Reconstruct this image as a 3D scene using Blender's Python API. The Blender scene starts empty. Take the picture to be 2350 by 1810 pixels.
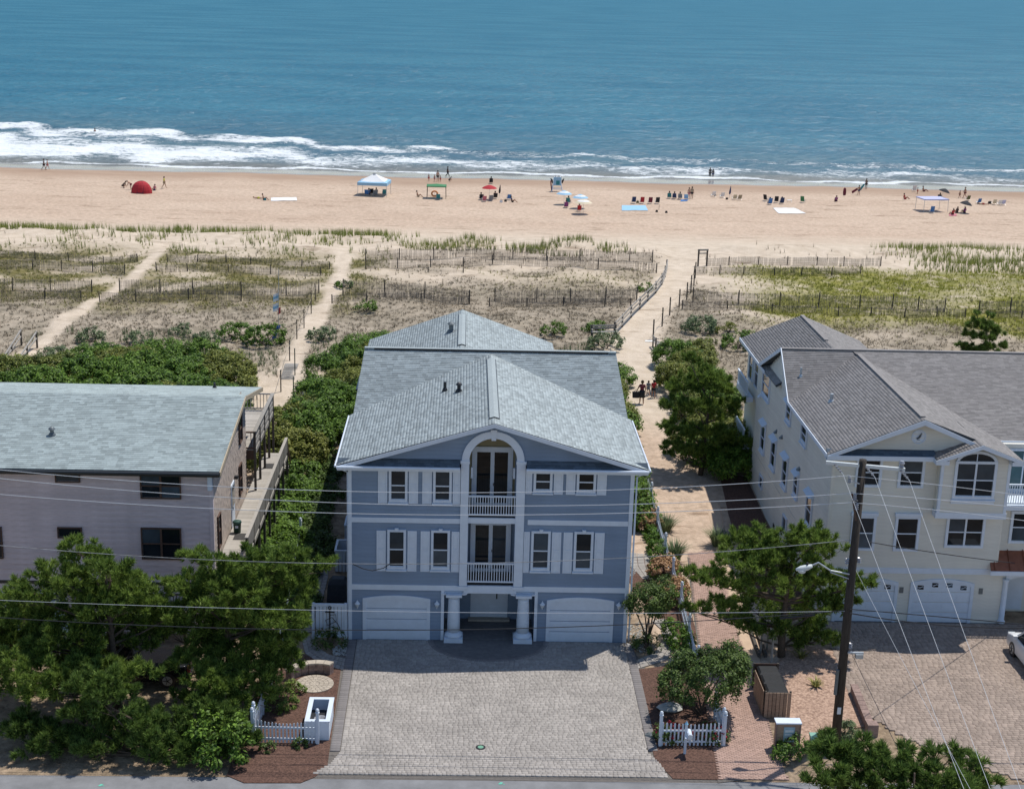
import bpy, math, random
import numpy as np
from mathutils import Matrix, Vector

SC = bpy.context.scene
COL = SC.collection
R = math.radians

# ------------------------------------------------------------------ camera
PW, PH, FPX = 2350.0, 1810.0, 3400.0
PITCH, ROLL, YAW, CAMZ = math.atan(955 / 3400), R(1.6), R(1.97), 30.0
_f = Vector((math.sin(YAW) * math.cos(PITCH), math.cos(YAW) * math.cos(PITCH), -math.sin(PITCH)))
_r = Vector((math.cos(YAW), -math.sin(YAW), 0))
_u = _r.cross(_f)
_r2 = math.cos(ROLL) * _r + math.sin(ROLL) * _u
_u2 = math.cos(ROLL) * _u - math.sin(ROLL) * _r
cam_data = bpy.data.cameras.new('camera')
cam = bpy.data.objects.new('camera', cam_data)
COL.objects.link(cam)
mw = Matrix.Identity(4)
for i in range(3):
    mw[i][0], mw[i][1], mw[i][2] = _r2[i], _u2[i], -_f[i]
mw[2][3] = CAMZ
cam.matrix_world = mw
cam_data.sensor_fit = 'HORIZONTAL'
cam_data.sensor_width = 36.0
cam_data.lens = 36.0 * FPX / PW
cam_data.clip_start = 0.5
cam_data.clip_end = 30000
SC.camera = cam

# ------------------------------------------------------------------ sky, sun, exposure
SUN_DIR = Vector((2.74, 2.5, 8.75)).normalized()          # towards the sun
world = bpy.data.worlds.new('World')
SC.world = world
world.use_nodes = True
wn = world.node_tree
bg = wn.nodes['Background']
sky = wn.nodes.new('ShaderNodeTexSky')
sky.sky_type = 'NISHITA'
sky.sun_disc = False
sky.sun_elevation = math.asin(SUN_DIR.z)
sky.sun_rotation = math.atan2(SUN_DIR.x, SUN_DIR.y)
sky.altitude = 0
sky.air_density = 1.0
sky.dust_density = 0.3
sky.ozone_density = 2.5
wn.links.new(sky.outputs[0], bg.inputs[0])
bg.inputs[1].default_value = 0.122
sun_data = bpy.data.lights.new('sun', 'SUN')
sun_data.energy = 4.2
sun_data.angle = R(0.53)
sun_data.color = (1.0, 0.955, 0.88)
sun = bpy.data.objects.new('sun', sun_data)
COL.objects.link(sun)
sun.rotation_euler = SUN_DIR.to_track_quat('Z', 'Y').to_euler()
sun.location = (40, 40, 120)
SC.view_settings.view_transform = 'Standard'
SC.view_settings.look = 'None'
SC.view_settings.exposure = 0.0
SC.view_settings.gamma = 1.0
SC.view_settings.use_curve_mapping = False
SC.render.engine = 'CYCLES'
SC.cycles.max_bounces = 6
SC.cycles.transparent_max_bounces = 8

# ------------------------------------------------------------------ photo pixel -> place
CAMP = Vector((0, 0, CAMZ))
def ray(px, py):
    return (_f * FPX + _r2 * (px - PW / 2) - _u2 * (py - PH / 2)).normalized()
def G(px, py, z=0.0):
    d = ray(px, py)
    return CAMP + d * ((z - CAMZ) / d.z)
def PY(px, py, y):
    d = ray(px, py)
    return CAMP + d * (y / d.y)

_ty = [-200, 74, 80, 86, 93, 100, 120, 150, 160, 170, 180, 190, 215, 240, 252, 258, 275, 330, 600]
_tz = [0, 0, .25, .7, 1.3, 1.6, 1.9, 1.6, 1.25, .6, -.4, -1.0, -1.45, -2.1, -2.65, -3.0, -4.0, -7, -20]
def TZ(x, y):
    """height of the land at x, y (numpy or float)"""
    x = np.asarray(x, float); y = np.asarray(y, float)
    z = np.interp(y, _ty, _tz)
    w = np.clip((y - 88) / 12, 0, 1) * np.clip((182 - y) / 16, 0, 1)
    # the path through the dunes keeps an even bed
    pc = np.interp(y, [60, 80, 92, 100, 118, 126, 140, 152, 158, 175], [13.0, 12.6, 12.5, 12.6, 15.0, 16.6, 19.6, 23.0, 24.3, 28])
    w = w * np.clip((np.abs(x - pc) - 1.8) / 2.5, 0.12, 1)
    b = (np.sin(x * .31 + 1.3 * np.sin(y * .17)) * np.sin(y * .37 + .8 * np.sin(x * .13 + 2)) * .28
         + np.sin(x * .83 + y * .21 + 1) * np.sin(y * .71 - x * .19) * .12
         + np.sin(x * 1.9 + 2 * np.sin(y * .5)) * np.sin(y * 1.6 + 1) * .05)
    ridge = .55 * np.exp(-((y - 167 + 1.5 * np.sin(x * .07)) / 2.6) ** 2) + .35 * np.exp(-((y - 157 + np.sin(x * .11 + 1)) / 2.2) ** 2)
    lot = .03 * np.sin(x * .9 + 1) * np.sin(y * .8) * np.clip((y - 66) / 10, 0, 1)
    sandw = .035 * (np.sin(x * .9 + 1.5 * np.sin(y * .6)) * np.sin(y * .9 + x * .3)) * np.clip((y - 180) / 8, 0, 1) * np.clip((244 - y) / 6, 0, 1)
    return z + w * (b + ridge) + lot + sandw
def T(px, py):
    """point where the ray through a photo pixel meets the land"""
    z = 0.0
    for _ in range(25):
        p = G(px, py, z)
        z = .5 * z + .5 * float(TZ(p.x, p.y))
    p = G(px, py, z)
    return Vector((p.x, p.y, float(TZ(p.x, p.y))))

# ------------------------------------------------------------------ objects
def tag(o, label=None, cat=None, group=None, kind=None):
    if label: o['label'] = label
    if cat: o['category'] = cat
    if group: o['group'] = group
    if kind: o['kind'] = kind
    return o
def thing(name, label, cat, loc=(0, 0, 0), group=None, rz=0.0):
    o = bpy.data.objects.new(name, None)
    o.empty_display_size = .2
    COL.objects.link(o)
    o.location = loc
    o.rotation_euler = (0, 0, rz)
    return tag(o, label, cat, group)
def eff(o):
    """world shift of an object (things built in world coordinates carry no rotation)"""
    t = Vector(o.location)
    if o.parent is not None:
        t += eff(o.parent) + o.matrix_parent_inverse.translation
    return t
def link(name, me, parent=None, world=True):
    o = bpy.data.objects.new(name, me)
    COL.objects.link(o)
    if parent is not None:
        o.parent = parent
        if world:
            o.matrix_parent_inverse = Matrix.Translation(-eff(parent))
    return o
def copy_tree(o, parent=None):
    c = o.copy()
    COL.objects.link(c)
    if parent is not None:
        c.parent = parent
    for ch in list(o.children):
        copy_tree(ch, c)
    return c

def arr_mesh(name, verts, faces, mat, smooth=False):
    """fast mesh from arrays: verts Nx3, faces MxK"""
    verts = np.asarray(verts, np.float32); faces = np.asarray(faces, np.int32)
    me = bpy.data.meshes.new(name)
    m, k = faces.shape
    me.vertices.add(len(verts)); me.vertices.foreach_set('co', verts.ravel())
    me.loops.add(m * k); me.loops.foreach_set('vertex_index', faces.ravel())
    me.polygons.add(m); me.polygons.foreach_set('loop_start', np.arange(0, m * k, k, dtype=np.int32))
    if smooth:
        me.polygons.foreach_set('use_smooth', np.ones(m, bool))
    me.materials.append(mat)
    me.update(calc_edges=True)
    me.validate()
    return me

class MB:
    """collects shapes, builds them as one mesh object. frame maps (u, n, v) = along wall, outward, up"""
    def __init__(s, frame=None):
        s.v = []; s.f = []; s.M = frame
    def add(s, vs, fs):
        b = len(s.v)
        s.v += [tuple(p) for p in vs]
        s.f += [tuple(i + b for i in q) for q in fs]
        return s
    def box(s, x0, x1, y0, y1, z0, z1):
        if x0 > x1: x0, x1 = x1, x0
        if y0 > y1: y0, y1 = y1, y0
        if z0 > z1: z0, z1 = z1, z0
        vs = [(x, y, z) for z in (z0, z1) for y in (y0, y1) for x in (x0, x1)]
        return s.add(vs, [(0, 2, 3, 1), (4, 5, 7, 6), (0, 1, 5, 4), (2, 6, 7, 3), (0, 4, 6, 2), (1, 3, 7, 5)])
    def obox(s, c, ax, ay, az, sx, sy, sz):
        c = Vector(c); vs = []
        for k in (-1, 1):
            for j in (-1, 1):
                for i in (-1, 1):
                    vs.append(c + ax * (i * sx / 2) + ay * (j * sy / 2) + az * (k * sz / 2))
        return s.add(vs, [(0, 2, 3, 1), (4, 5, 7, 6), (0, 1, 5, 4), (2, 6, 7, 3), (0, 4, 6, 2), (1, 3, 7, 5)])
    def beam(s, a, b, w, h, up=(0, 0, 1)):
        a = Vector(a); b = Vector(b); d = (b - a); L = d.length; d.normalize()
        up = Vector(up); sd = d.cross(up)
        if sd.length < 1e-4: sd = d.cross(Vector((0, 1, 0)))
        sd.normalize(); u2 = sd.cross(d)
        return s.obox((a + b) / 2, d, sd, u2, L, w, h)
    def quad(s, *p):
        return s.add(p, [tuple(range(len(p)))])
    def slab(s, poly, th, d=(0, 0, -1)):
        """polygon with thickness th along d"""
        n = len(poly); D = Vector(d) * th
        top = [Vector(p) for p in poly]; bot = [p + D for p in top]
        fs = [tuple(range(n)), tuple(range(2 * n - 1, n - 1, -1))]
        for i in range(n):
            j = (i + 1) % n
            fs.append((j, i, i + n, j + n))
        return s.add(top + bot, fs)
    def tube(s, pts, r, n=6, cap=True):
        pts = [Vector(p) for p in pts]
        rs = r if isinstance(r, (list, tuple)) else [r] * len(pts)
        rings = []
        vs = []; fs = []
        prev = None
        for i, p in enumerate(pts):
            d = (pts[min(i + 1, len(pts) - 1)] - pts[max(i - 1, 0)]).normalized()
            if prev is None:
                a = d.orthogonal().normalized()
            else:
                a = (prev - d * prev.dot(d))
                a = a.normalized() if a.length > 1e-5 else d.orthogonal().normalized()
            prev = a
            b = d.cross(a)
            for k in range(n):
                t = 2 * math.pi * k / n
                vs.append(p + (a * math.cos(t) + b * math.sin(t)) * rs[i])
        for i in range(len(pts) - 1):
            for k in range(n):
                j = (k + 1) % n
                fs.append((i * n + k, i * n + j, (i + 1) * n + j, (i + 1) * n + k))
        if cap:
            fs.append(tuple(range(n - 1, -1, -1)))
            e = (len(pts) - 1) * n
            fs.append(tuple(range(e, e + n)))
        return s.add(vs, fs)
    def lathe(s, c, prof, n=16, sx=1, sy=1):
        vs = []; fs = []
        for (r, z) in prof:
            for k in range(n):
                t = 2 * math.pi * k / n
                vs.append((c[0] + r * sx * math.cos(t), c[1] + r * sy * math.sin(t), c[2] + z))
        m = len(prof)
        for i in range(m - 1):
            for k in range(n):
                j = (k + 1) % n
                fs.append((i * n + k, i * n + j, (i + 1) * n + j, (i + 1) * n + k))
        fs.append(tuple(range(n - 1, -1, -1)))
        fs.append(tuple(range((m - 1) * n, m * n)))
        return s.add(vs, fs)
    def strip(s, inner, outer, y0, y1):
        """closed strip between two (x,z) polylines, extruded y0..y1"""
        n = len(inner); vs = []; fs = []
        for y in (y0, y1):
            vs += [(p[0], y, p[1]) for p in inner] + [(p[0], y, p[1]) for p in outer]
        I0, O0, I1, O1 = 0, n, 2 * n, 3 * n
        for i in range(n - 1):
            fs += [(I0 + i, O0 + i, O0 + i + 1, I0 + i + 1), (I1 + i, I1 + i + 1, O1 + i + 1, O1 + i),
                   (I0 + i, I0 + i + 1, I1 + i + 1, I1 + i), (O0 + i, O1 + i, O1 + i + 1, O0 + i + 1)]
        fs += [(I0, I1, O1, O0), (I0 + n - 1, O0 + n - 1, O1 + n - 1, I1 + n - 1)]
        return s.add(vs, fs)
    def mesh(s, name, mat, smooth=False):
        me = bpy.data.meshes.new(name)
        vs = s.v
        if s.M is not None:
            vs = [tuple(s.M @ Vector(p)) for p in vs]
        me.from_pydata(vs, [], s.f)
        me.materials.append(mat)
        if smooth:
            for p in me.polygons: p.use_smooth = True
        me.update()
        return me
    def build(s, name, mat, parent=None, smooth=False, world=True):
        return link(name, s.mesh(name, mat, smooth), parent, world)

def wall_frame(face, plane, origin_u=0.0):
    """(u,n,v) -> world. face S looks to -y, W to -x, E to +x"""
    if face == 'S':
        return Matrix(((1, 0, 0, origin_u), (0, -1, 0, plane), (0, 0, 1, 0), (0, 0, 0, 1)))
    if face == 'W':
        return Matrix(((0, -1, 0, plane), (-1, 0, 0, origin_u), (0, 0, 1, 0), (0, 0, 0, 1)))
    if face == 'E':
        return Matrix(((0, 1, 0, plane), (1, 0, 0, origin_u), (0, 0, 1, 0), (0, 0, 0, 1)))

# ------------------------------------------------------------------ materials
def new_mat(name):
    m = bpy.data.materials.new(name); m.use_nodes = True
    return m, m.node_tree.nodes, m.node_tree.links, m.node_tree.nodes['Principled BSDF']
def col4(c): return (c[0], c[1], c[2], 1)
def mat(name, c, rough=.7, var=.12, scale=6.0, spec=.3, bump=0.0, metal=0.0, c2=None, island=0.0, obj_var=0.0, stretch=None, trans=0.0, detail=5, bscale=None, stain=0.0):
    """principled with noise variation, optional second colour, random tone per loose piece / per object, bump"""
    m, N, L, P = new_mat(name)
    P.inputs['Roughness'].default_value = rough
    P.inputs['Specular IOR Level'].default_value = spec
    P.inputs['Metallic'].default_value = metal
    tc = N.new('ShaderNodeTexCoord'); mp = N.new('ShaderNodeMapping')
    L.new(tc.outputs['Object'], mp.inputs[0])
    if stretch: mp.inputs['Scale'].default_value = stretch
    nz = N.new('ShaderNodeTexNoise'); nz.inputs['Scale'].default_value = scale; nz.inputs['Detail'].default_value = detail
    nz.inputs['Roughness'].default_value = .65
    L.new(mp.outputs[0], nz.inputs['Vector'])
    rp = N.new('ShaderNodeValToRGB')
    a = c; b = c2 if c2 else c
    rp.color_ramp.elements[0].position = .3; rp.color_ramp.elements[1].position = .7
    rp.color_ramp.elements[0].color = col4([x * (1 - var) for x in a])
    rp.color_ramp.elements[1].color = col4([min(1, x * (1 + var)) for x in b])
    L.new(nz.outputs['Fac'], rp.inputs[0])
    out = rp.outputs[0]
    if island or obj_var:
        hs = N.new('ShaderNodeHueSaturation')
        mr = N.new('ShaderNodeMapRange')
        if island:
            g = N.new('ShaderNodeNewGeometry'); L.new(g.outputs['Random Per Island'], mr.inputs[0]); k = island
        else:
            g = N.new('ShaderNodeObjectInfo'); L.new(g.outputs['Random'], mr.inputs[0]); k = obj_var
        mr.inputs[3].default_value = 1 - k; mr.inputs[4].default_value = 1 + k
        L.new(mr.outputs[0], hs.inputs['Value']); L.new(out, hs.inputs['Color'])
        out = hs.outputs[0]
    if stain:
        gp = N.new('ShaderNodeNewGeometry'); n2 = N.new('ShaderNodeTexNoise'); n2.inputs['Scale'].default_value = .55; n2.inputs['Detail'].default_value = 5; n2.inputs['Roughness'].default_value = .6
        L.new(gp.outputs['Position'], n2.inputs['Vector']); m2 = N.new('ShaderNodeMapRange'); L.new(n2.outputs['Fac'], m2.inputs[0]); m2.inputs[1].default_value = .3; m2.inputs[2].default_value = .7; m2.inputs[3].default_value = 1 - stain; m2.inputs[4].default_value = 1 + stain * .7
        h2 = N.new('ShaderNodeHueSaturation'); L.new(m2.outputs[0], h2.inputs['Value']); L.new(out, h2.inputs['Color']); out = h2.outputs[0]
    L.new(out, P.inputs['Base Color'])
    if trans:
        P.inputs['Transmission Weight'].default_value = trans
    if bump:
        bn = N.new('ShaderNodeBump'); bn.inputs['Strength'].default_value = bump
        bn.inputs['Distance'].default_value = .02
        nb = nz
        if bscale:
            nb = N.new('ShaderNodeTexNoise'); nb.inputs['Scale'].default_value = bscale; nb.inputs['Detail'].default_value = 4
            L.new(mp.outputs[0], nb.inputs['Vector'])
        L.new(nb.outputs['Fac'], bn.inputs['Height']); L.new(bn.outputs[0], P.inputs['Normal'])
    return m
def leaf_mat(name, c, c2, trans=.25, big=.35, iv=.35, rough=.55):
    """foliage: two greens mixed by a broad noise and by each loose leaf; some light passes through"""
    m, N, L, P = new_mat(name)
    P.inputs['Roughness'].default_value = rough
    P.inputs['Specular IOR Level'].default_value = .25
    tc = N.new('ShaderNodeTexCoord')
    nz = N.new('ShaderNodeTexNoise'); nz.inputs['Scale'].default_value = big; nz.inputs['Detail'].default_value = 3
    L.new(tc.outputs['Object'], nz.inputs['Vector'])
    g = N.new('ShaderNodeNewGeometry')
    ad = N.new('ShaderNodeMath'); ad.operation = 'MULTIPLY_ADD'
    L.new(g.outputs['Random Per Island'], ad.inputs[0]); ad.inputs[1].default_value = .55; L.new(nz.outputs['Fac'], ad.inputs[2])
    rp = N.new('ShaderNodeValToRGB'); rp.color_ramp.elements[0].position = .42; rp.color_ramp.elements[1].position = 1.02
    rp.color_ramp.elements[0].color = col4(c); rp.color_ramp.elements[1].color = col4(c2)
    L.new(ad.outputs[0], rp.inputs[0])
    hs = N.new('ShaderNodeHueSaturation'); mr = N.new('ShaderNodeMapRange')
    L.new(g.outputs['Random Per Island'], mr.inputs[0]); mr.inputs[3].default_value = 1 - iv; mr.inputs[4].default_value = 1 + iv
    L.new(mr.outputs[0], hs.inputs['Value']); L.new(rp.outputs[0], hs.inputs['Color'])
    L.new(hs.outputs[0], P.inputs['Base Color'])
    tr = N.new('ShaderNodeBsdfTranslucent'); L.new(hs.outputs[0], tr.inputs[0])
    mx = N.new('ShaderNodeMixShader'); mx.inputs[0].default_value = trans
    out = N['Material Output']
    L.new(P.outputs[0], mx.inputs[1]); L.new(tr.outputs[0], mx.inputs[2]); L.new(mx.outputs[0], out.inputs[0])
    return m
def glass_mat(name, c=(.012, .016, .02), rough=.04):
    m, N, L, P = new_mat(name)
    tc = N.new('ShaderNodeTexCoord'); nz = N.new('ShaderNodeTexNoise'); nz.inputs['Scale'].default_value = 1.3; nz.inputs['Detail'].default_value = 2
    L.new(tc.outputs['Object'], nz.inputs['Vector'])
    rp = N.new('ShaderNodeValToRGB')
    rp.color_ramp.elements[0].color = col4([k * .6 for k in c]); rp.color_ramp.elements[1].color = col4([k * 2.2 for k in c])
    oi = N.new('ShaderNodeObjectInfo'); ml = N.new('ShaderNodeMapRange'); L.new(oi.outputs['Random'], ml.inputs[0]); ml.inputs[1].default_value = .35; ml.inputs[3].default_value = .7; ml.inputs[4].default_value = 4.5
    hs = N.new('ShaderNodeHueSaturation'); L.new(ml.outputs[0], hs.inputs['Value']); L.new(rp.outputs[0], hs.inputs['Color'])
    L.new(nz.outputs['Fac'], rp.inputs[0]); L.new(hs.outputs[0], P.inputs['Base Color'])
    P.inputs['Roughness'].default_value = rough
    P.inputs['Specular IOR Level'].default_value = .22
    bn = N.new('ShaderNodeBump'); bn.inputs['Strength'].default_value = .05
    L.new(nz.outputs['Fac'], bn.inputs['Height']); L.new(bn.outputs[0], P.inputs['Normal'])
    return m

M = {}
M['white'] = mat('white_paint', (.64, .71, .80), .5, .05, 3)
M['blue_siding'] = mat('blue_grey_siding', (.225, .295, .40), .6, .07, 2.5, stain=.07, obj_var=.035, stretch=(.4, 1, 3), bump=.1)
M['blue_wall'] = mat('blue_grey_wall', (.225, .295, .40), .65, .06, 2)
M['glass'] = glass_mat('window_glass')
M['glass_teal'] = glass_mat('window_glass_teal', (.03, .06, .07))
M['shingle_blue'] = mat('blue_grey_shingles', (.325, .368, .378), .85, .13, 9, island=.22, stain=.08, bump=.3, bscale=60)
M['shingle_dark'] = mat('grey_brown_shingles', (.25, .235, .228), .85, .12, 9, island=.17, bump=.3, bscale=60, stain=.10)
M['shingle_pale'] = mat('pale_blue_shingles', (.33, .385, .385), .85, .1, 9, island=.2, stain=.08, bump=.3, bscale=60)
M['shingle_navy'] = mat('dark_navy_shingles', (.085, .115, .15), .8, .13, 9, island=.25)
M['roof_under'] = mat('roof_underlay', (.06, .07, .08), .9, .1)
M['black'] = mat('black_metal', (.02, .021, .024), .45, .2, spec=.5)
M['dark_gutter'] = mat('dark_gutter', (.025, .03, .034), .4, .15, spec=.5)
M['cream_siding'] = mat('cream_siding', (.70, .68, .61), .65, .06, 2, stain=.05, obj_var=.03, stretch=(.5, .5, 3), bump=.1)
M['pink_siding'] = mat('weathered_pink_grey_siding', (.65, .55, .555), .75, .12, 3, obj_var=.06, stain=.1, stretch=(.6, .6, 3), bump=.15)
M['lit_shake'] = mat('weathered_tan_shakes', (.46, .385, .33), .8, .12, 5, island=.12, bump=.2)
M['shaded_white_trim'] = mat('shaded_white_paint', (.50, .60, .74), .5, .05, 2)  # white trim with its blue shade put into the colour; unused
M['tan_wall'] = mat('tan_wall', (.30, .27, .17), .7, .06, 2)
M['copper'] = mat('copper_roof', (.30, .115, .065), .42, .2, 4, metal=.55, spec=.5)
M['brown_wood'] = mat('brown_stained_wood', (.10, .06, .045), .7, .2, 7, stretch=(1, 1, 4))
M['grey_wood'] = mat('weathered_grey_wood', (.33, .31, .28), .8, .2, 6, obj_var=.16, stretch=(3, 1, 1), bump=.2)
M['warm_wood'] = mat('warm_brown_slats', (.33, .235, .17), .8, .2, 6, obj_var=.14, stretch=(1, 1, 3))
M['deck_wood'] = mat('weathered_deck_boards', (.40, .37, .33), .8, .18, 5, obj_var=.18, stretch=(1, 4, 1), bump=.2)
M['dark_wood'] = mat('dark_weathered_post', (.085, .075, .065), .85, .3, 8, bump=.2)
M['slat_wood'] = mat('sand_fence_slats', (.17, .145, .12), .85, .25, 4, island=.3)
M['bark'] = mat('tree_bark', (.095, .072, .055), .9, .35, 9, bump=.6)
M['pole'] = mat('creosoted_pole', (.05, .042, .036), .85, .35, 5, stretch=(4, 4, .5), bump=.4)
M['galv'] = mat('galvanised_metal', (.50, .53, .55), .4, .12, 4, metal=.6, spec=.5)
M['porcelain'] = mat('grey_porcelain', (.30, .31, .34), .25, .15, spec=.6)
M['cable_light'] = mat('aluminium_cable', (.62, .64, .66), .45, .08, metal=.3)
M['cable_grey'] = mat('grey_twisted_cable', (.26, .27, .28), .6, .5, 3)
M['cable_dark'] = mat('black_cable', (.03, .032, .036), .6, .2)
M['asphalt'] = mat('asphalt_street', (.21, .212, .22), .9, .16, 1.2, stain=.15, bump=.35, bscale=50)
M['paver'] = mat('grey_tan_pavers', (.348, .32, .294), .85, .10, 5, obj_var=.13, stain=.15, bump=.25, bscale=40)
M['paver_mass'] = mat('grey_tan_pavers_mass', (.348, .32, .294), .85, .10, 5, island=.13, stain=.15, bump=.25, bscale=40)
M['paver_dark'] = mat('dark_border_pavers', (.20, .185, .182), .85, .12, 5, obj_var=.10, bump=.25, bscale=40)
M['paver_tan'] = mat('tan_brown_pavers', (.315, .25, .207), .85, .12, 5, obj_var=.15, stain=.15, bump=.25, bscale=40)
M['paver_tan_mass'] = mat('tan_brown_pavers_mass', (.315, .25, .207), .85, .12, 5, island=.15, stain=.15, bump=.25, bscale=40)
M['brick_path'] = mat('pink_path_bricks', (.395, .268, .218), .85, .15, 4, island=.13, bump=.25, bscale=40)
M['brick_path_obj'] = mat('pink_path_brick', (.395, .268, .218), .85, .15, 4, obj_var=.13, bump=.25, bscale=40)
M['joint'] = mat('paver_joint_sand', (.15, .135, .12), .95, .2, 8)
M['mulch'] = mat('brown_mulch', (.075, .042, .032), .95, .45, 14, c2=(.125, .07, .052), bump=1, bscale=30)
M['red_mulch'] = mat('reddish_gravel', (.24, .145, .105), .95, .3, 9, c2=(.46, .32, .24), bump=.9, bscale=35)
M['stone'] = mat('tan_block_stone', (.42, .365, .30), .85, .14, 6, obj_var=.1, bump=.3)
M['stone_red'] = mat('mottled_wall_block', (.27, .19, .165), .9, .3, 7, obj_var=.15, bump=.4)
M['pebble'] = mat('pale_river_pebbles', (.42, .42, .40), .8, .2, 5, island=.35)
M['leaf_pine'] = leaf_mat('pine_needles', (.065, .125, .024), (.235, .325, .068), .38, .45, .4)
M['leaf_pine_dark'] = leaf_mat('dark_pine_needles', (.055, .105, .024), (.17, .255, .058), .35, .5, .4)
M['leaf_bay'] = leaf_mat('bayberry_leaves', (.04, .095, .014), (.15, .25, .035), .25, .28, .38)
M['leaf_bay2'] = leaf_mat('olive_shrub_leaves', (.075, .115, .02), (.22, .235, .05), .25, .22, .35)
M['leaf_shrub'] = leaf_mat('crape_myrtle_leaves', (.036, .075, .018), (.11, .165, .038), .25, .6, .38)
M['leaf_bright'] = leaf_mat('bright_leaves', (.055, .13, .018), (.14, .24, .035), .3, .8, .35)
M['leaf_bluegreen'] = leaf_mat('blue_green_grass', (.09, .14, .075), (.20, .25, .12), .25, .8, .3)
M['flower_orange'] = leaf_mat('faded_orange_flowers', (.32, .17, .075), (.52, .33, .19), .2, 1.2, .25)
M['flower_red'] = leaf_mat('red_flowers', (.22, .015, .03), (.38, .04, .06), .2, 1.5, .25)
M['grass_green'] = leaf_mat('beach_grass_green', (.13, .17, .035), (.28, .31, .085), .3, .15, .3)
M['grass_olive'] = leaf_mat('beach_grass_olive', (.125, .13, .035), (.26, .25, .075), .3, .12, .3)
M['grass_dry'] = leaf_mat('dry_brush', (.155, .13, .095), (.33, .275, .20), .2, .12, .4)
M['grass_lime'] = leaf_mat('yellow_green_cover', (.17, .19, .028), (.34, .34, .06), .3, .1, .3)
M['yucca'] = leaf_mat('yucca_blades', (.15, .17, .04), (.34, .30, .09), .2, 2, .3)
# ================================================================== land, sea, street
def zA(x, y): return (x * .36630, 500 + y * .36630)
def zB(x, y): return (750 + x * .36630, 540 + y * .36630)
def zC(x, y): return (1450 + x * .41209, 540 + y * .41209)
def poly_px(pts): return [T(*p) for p in pts]
MAIN_PATH = poly_px([(1500, 1075), (1487, 1000), (1473, 930), (1458, 860), (1452, 800), (1458, 767), (1500, 700), (1548, 640), (1560, 590), (1555, 555)])
TRAIL_1 = poly_px([zA(20, 950), zA(200, 840), zA(330, 720), zA(450, 610), zA(600, 518), zA(720, 450), zA(860, 350), zA(920, 290), zA(1010, 200), zA(1050, 150)])
TRAIL_2 = poly_px([(598, 985), (620, 935), zA(1790, 1080), zA(1815, 980), zA(1850, 850), zA(1930, 700), zA(2010, 580), zA(2080, 470), zA(2130, 370), zA(2150, 280), zA(2140, 180)])
def seg_dist(x, y, poly):
    d = np.full(np.shape(x), 1e9)
    for a, b in zip(poly[:-1], poly[1:]):
        ax, ay, bx, by = a.x, a.y, b.x, b.y
        L2 = (bx - ax) ** 2 + (by - ay) ** 2
        t = np.clip(((x - ax) * (bx - ax) + (y - ay) * (by - ay)) / L2, 0, 1)
        d = np.minimum(d, np.hypot(x - ax - t * (bx - ax), y - ay - t * (by - ay)))
    return d
def bump01(v, a, b, s):
    return np.clip((v - a) / s, 0, 1) * np.clip((b - v) / s, 0, 1)
def nz2(x, y, f, o=0.0):
    return .5 + .25 * (np.sin(x * f + o + 1.7 * np.sin(y * f * .7 + o)) + np.sin(y * f * 1.3 + 2 * o + 1.4 * np.sin(x * f * .9 - o)))
def bare(x, y):
    d = np.minimum.reduce([seg_dist(x, y, MAIN_PATH) / 2.1, seg_dist(x, y, TRAIL_1) / .75, seg_dist(x, y, TRAIL_2) / .9])
    n = .25 * (nz2(x, y, 1.1) - .5)
    return np.clip((d + n - .8) / .4, 0, 1)             # 0 on the trails
def cover(x, y):
    """plant cover of the dunes: dry brush, olive grass, lime cover, green clumps, each 0..1"""
    x = np.asarray(x, float); y = np.asarray(y, float)
    L = np.clip((-7 - x) / 3, 0, 1); Rr = np.clip((x - 22) / 4, 0, 1); C = np.clip(1 - L - Rr, 0, 1)
    n1 = nz2(x, y, .23, .4); n2 = nz2(x, y, .61, 2.1); n3 = nz2(x, y, 1.4, 4.0)
    dry = (L * bump01(y, 103, 133, 5) * (.6 + .4 * n2) + C * (bump01(y, 96, 142, 5) * (.75 + .25 * n2) + .55 * bump01(y, 138, 161, 4) * np.clip(n2 * 1.8 - .6, 0, 1))
           + Rr * bump01(y, 97, 128, 5) * (.45 + .55 * n2))
    ol = L * bump01(y, 123, 157, 6) * (.75 + .5 * n1) * np.clip(n2 * 1.7 - .05, .25, 1) + C * .35 * bump01(y, 132, 150, 6) * n1 + Rr * .5 * bump01(y, 118, 131, 4) * n2
    ymax = 155 + 4 * np.sin(x * .15)
    lime = Rr * np.clip((y - 123 + np.clip(x - 42, 0, 14)) / 5, 0, 1) * np.clip((154 - y) / 5, 0, 1) * 1.25 * np.clip(.25 + .9 * n1 + (x - 30) * .012, 0, 1) * np.clip((x - 26 + 6 * n2 + (y - 128) * .0) / 8, 0, 1)
    lime = np.clip(lime, 0, 1)
    far = np.clip((x - 46) / 6, 0, 1)
    grn = (L * bump01(y, 163, 179, 4) * np.clip(nz2(x, y, .3, 5) * 2.2 - .35, 0, 1) * np.clip(nz2(x, y, 1.3, 2) * 3 - .9, 0, 1) + .3 * L * bump01(y, 150, 166, 3) * np.clip(n2 * 2 - .9, 0, 1)
           + C * bump01(y, 156, 169, 2) * np.clip(n2 * 2.4 - .8, 0, 1) * np.clip((19 - x) / 4, 0, 1)
           + far * bump01(y, 150, 172, 4) * np.clip(n1 * 2.2 - .5, 0, 1))
    b = bare(x, y)
    return [np.clip(k, 0, 1) * b for k in (dry, ol, lime, grn)]

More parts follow.
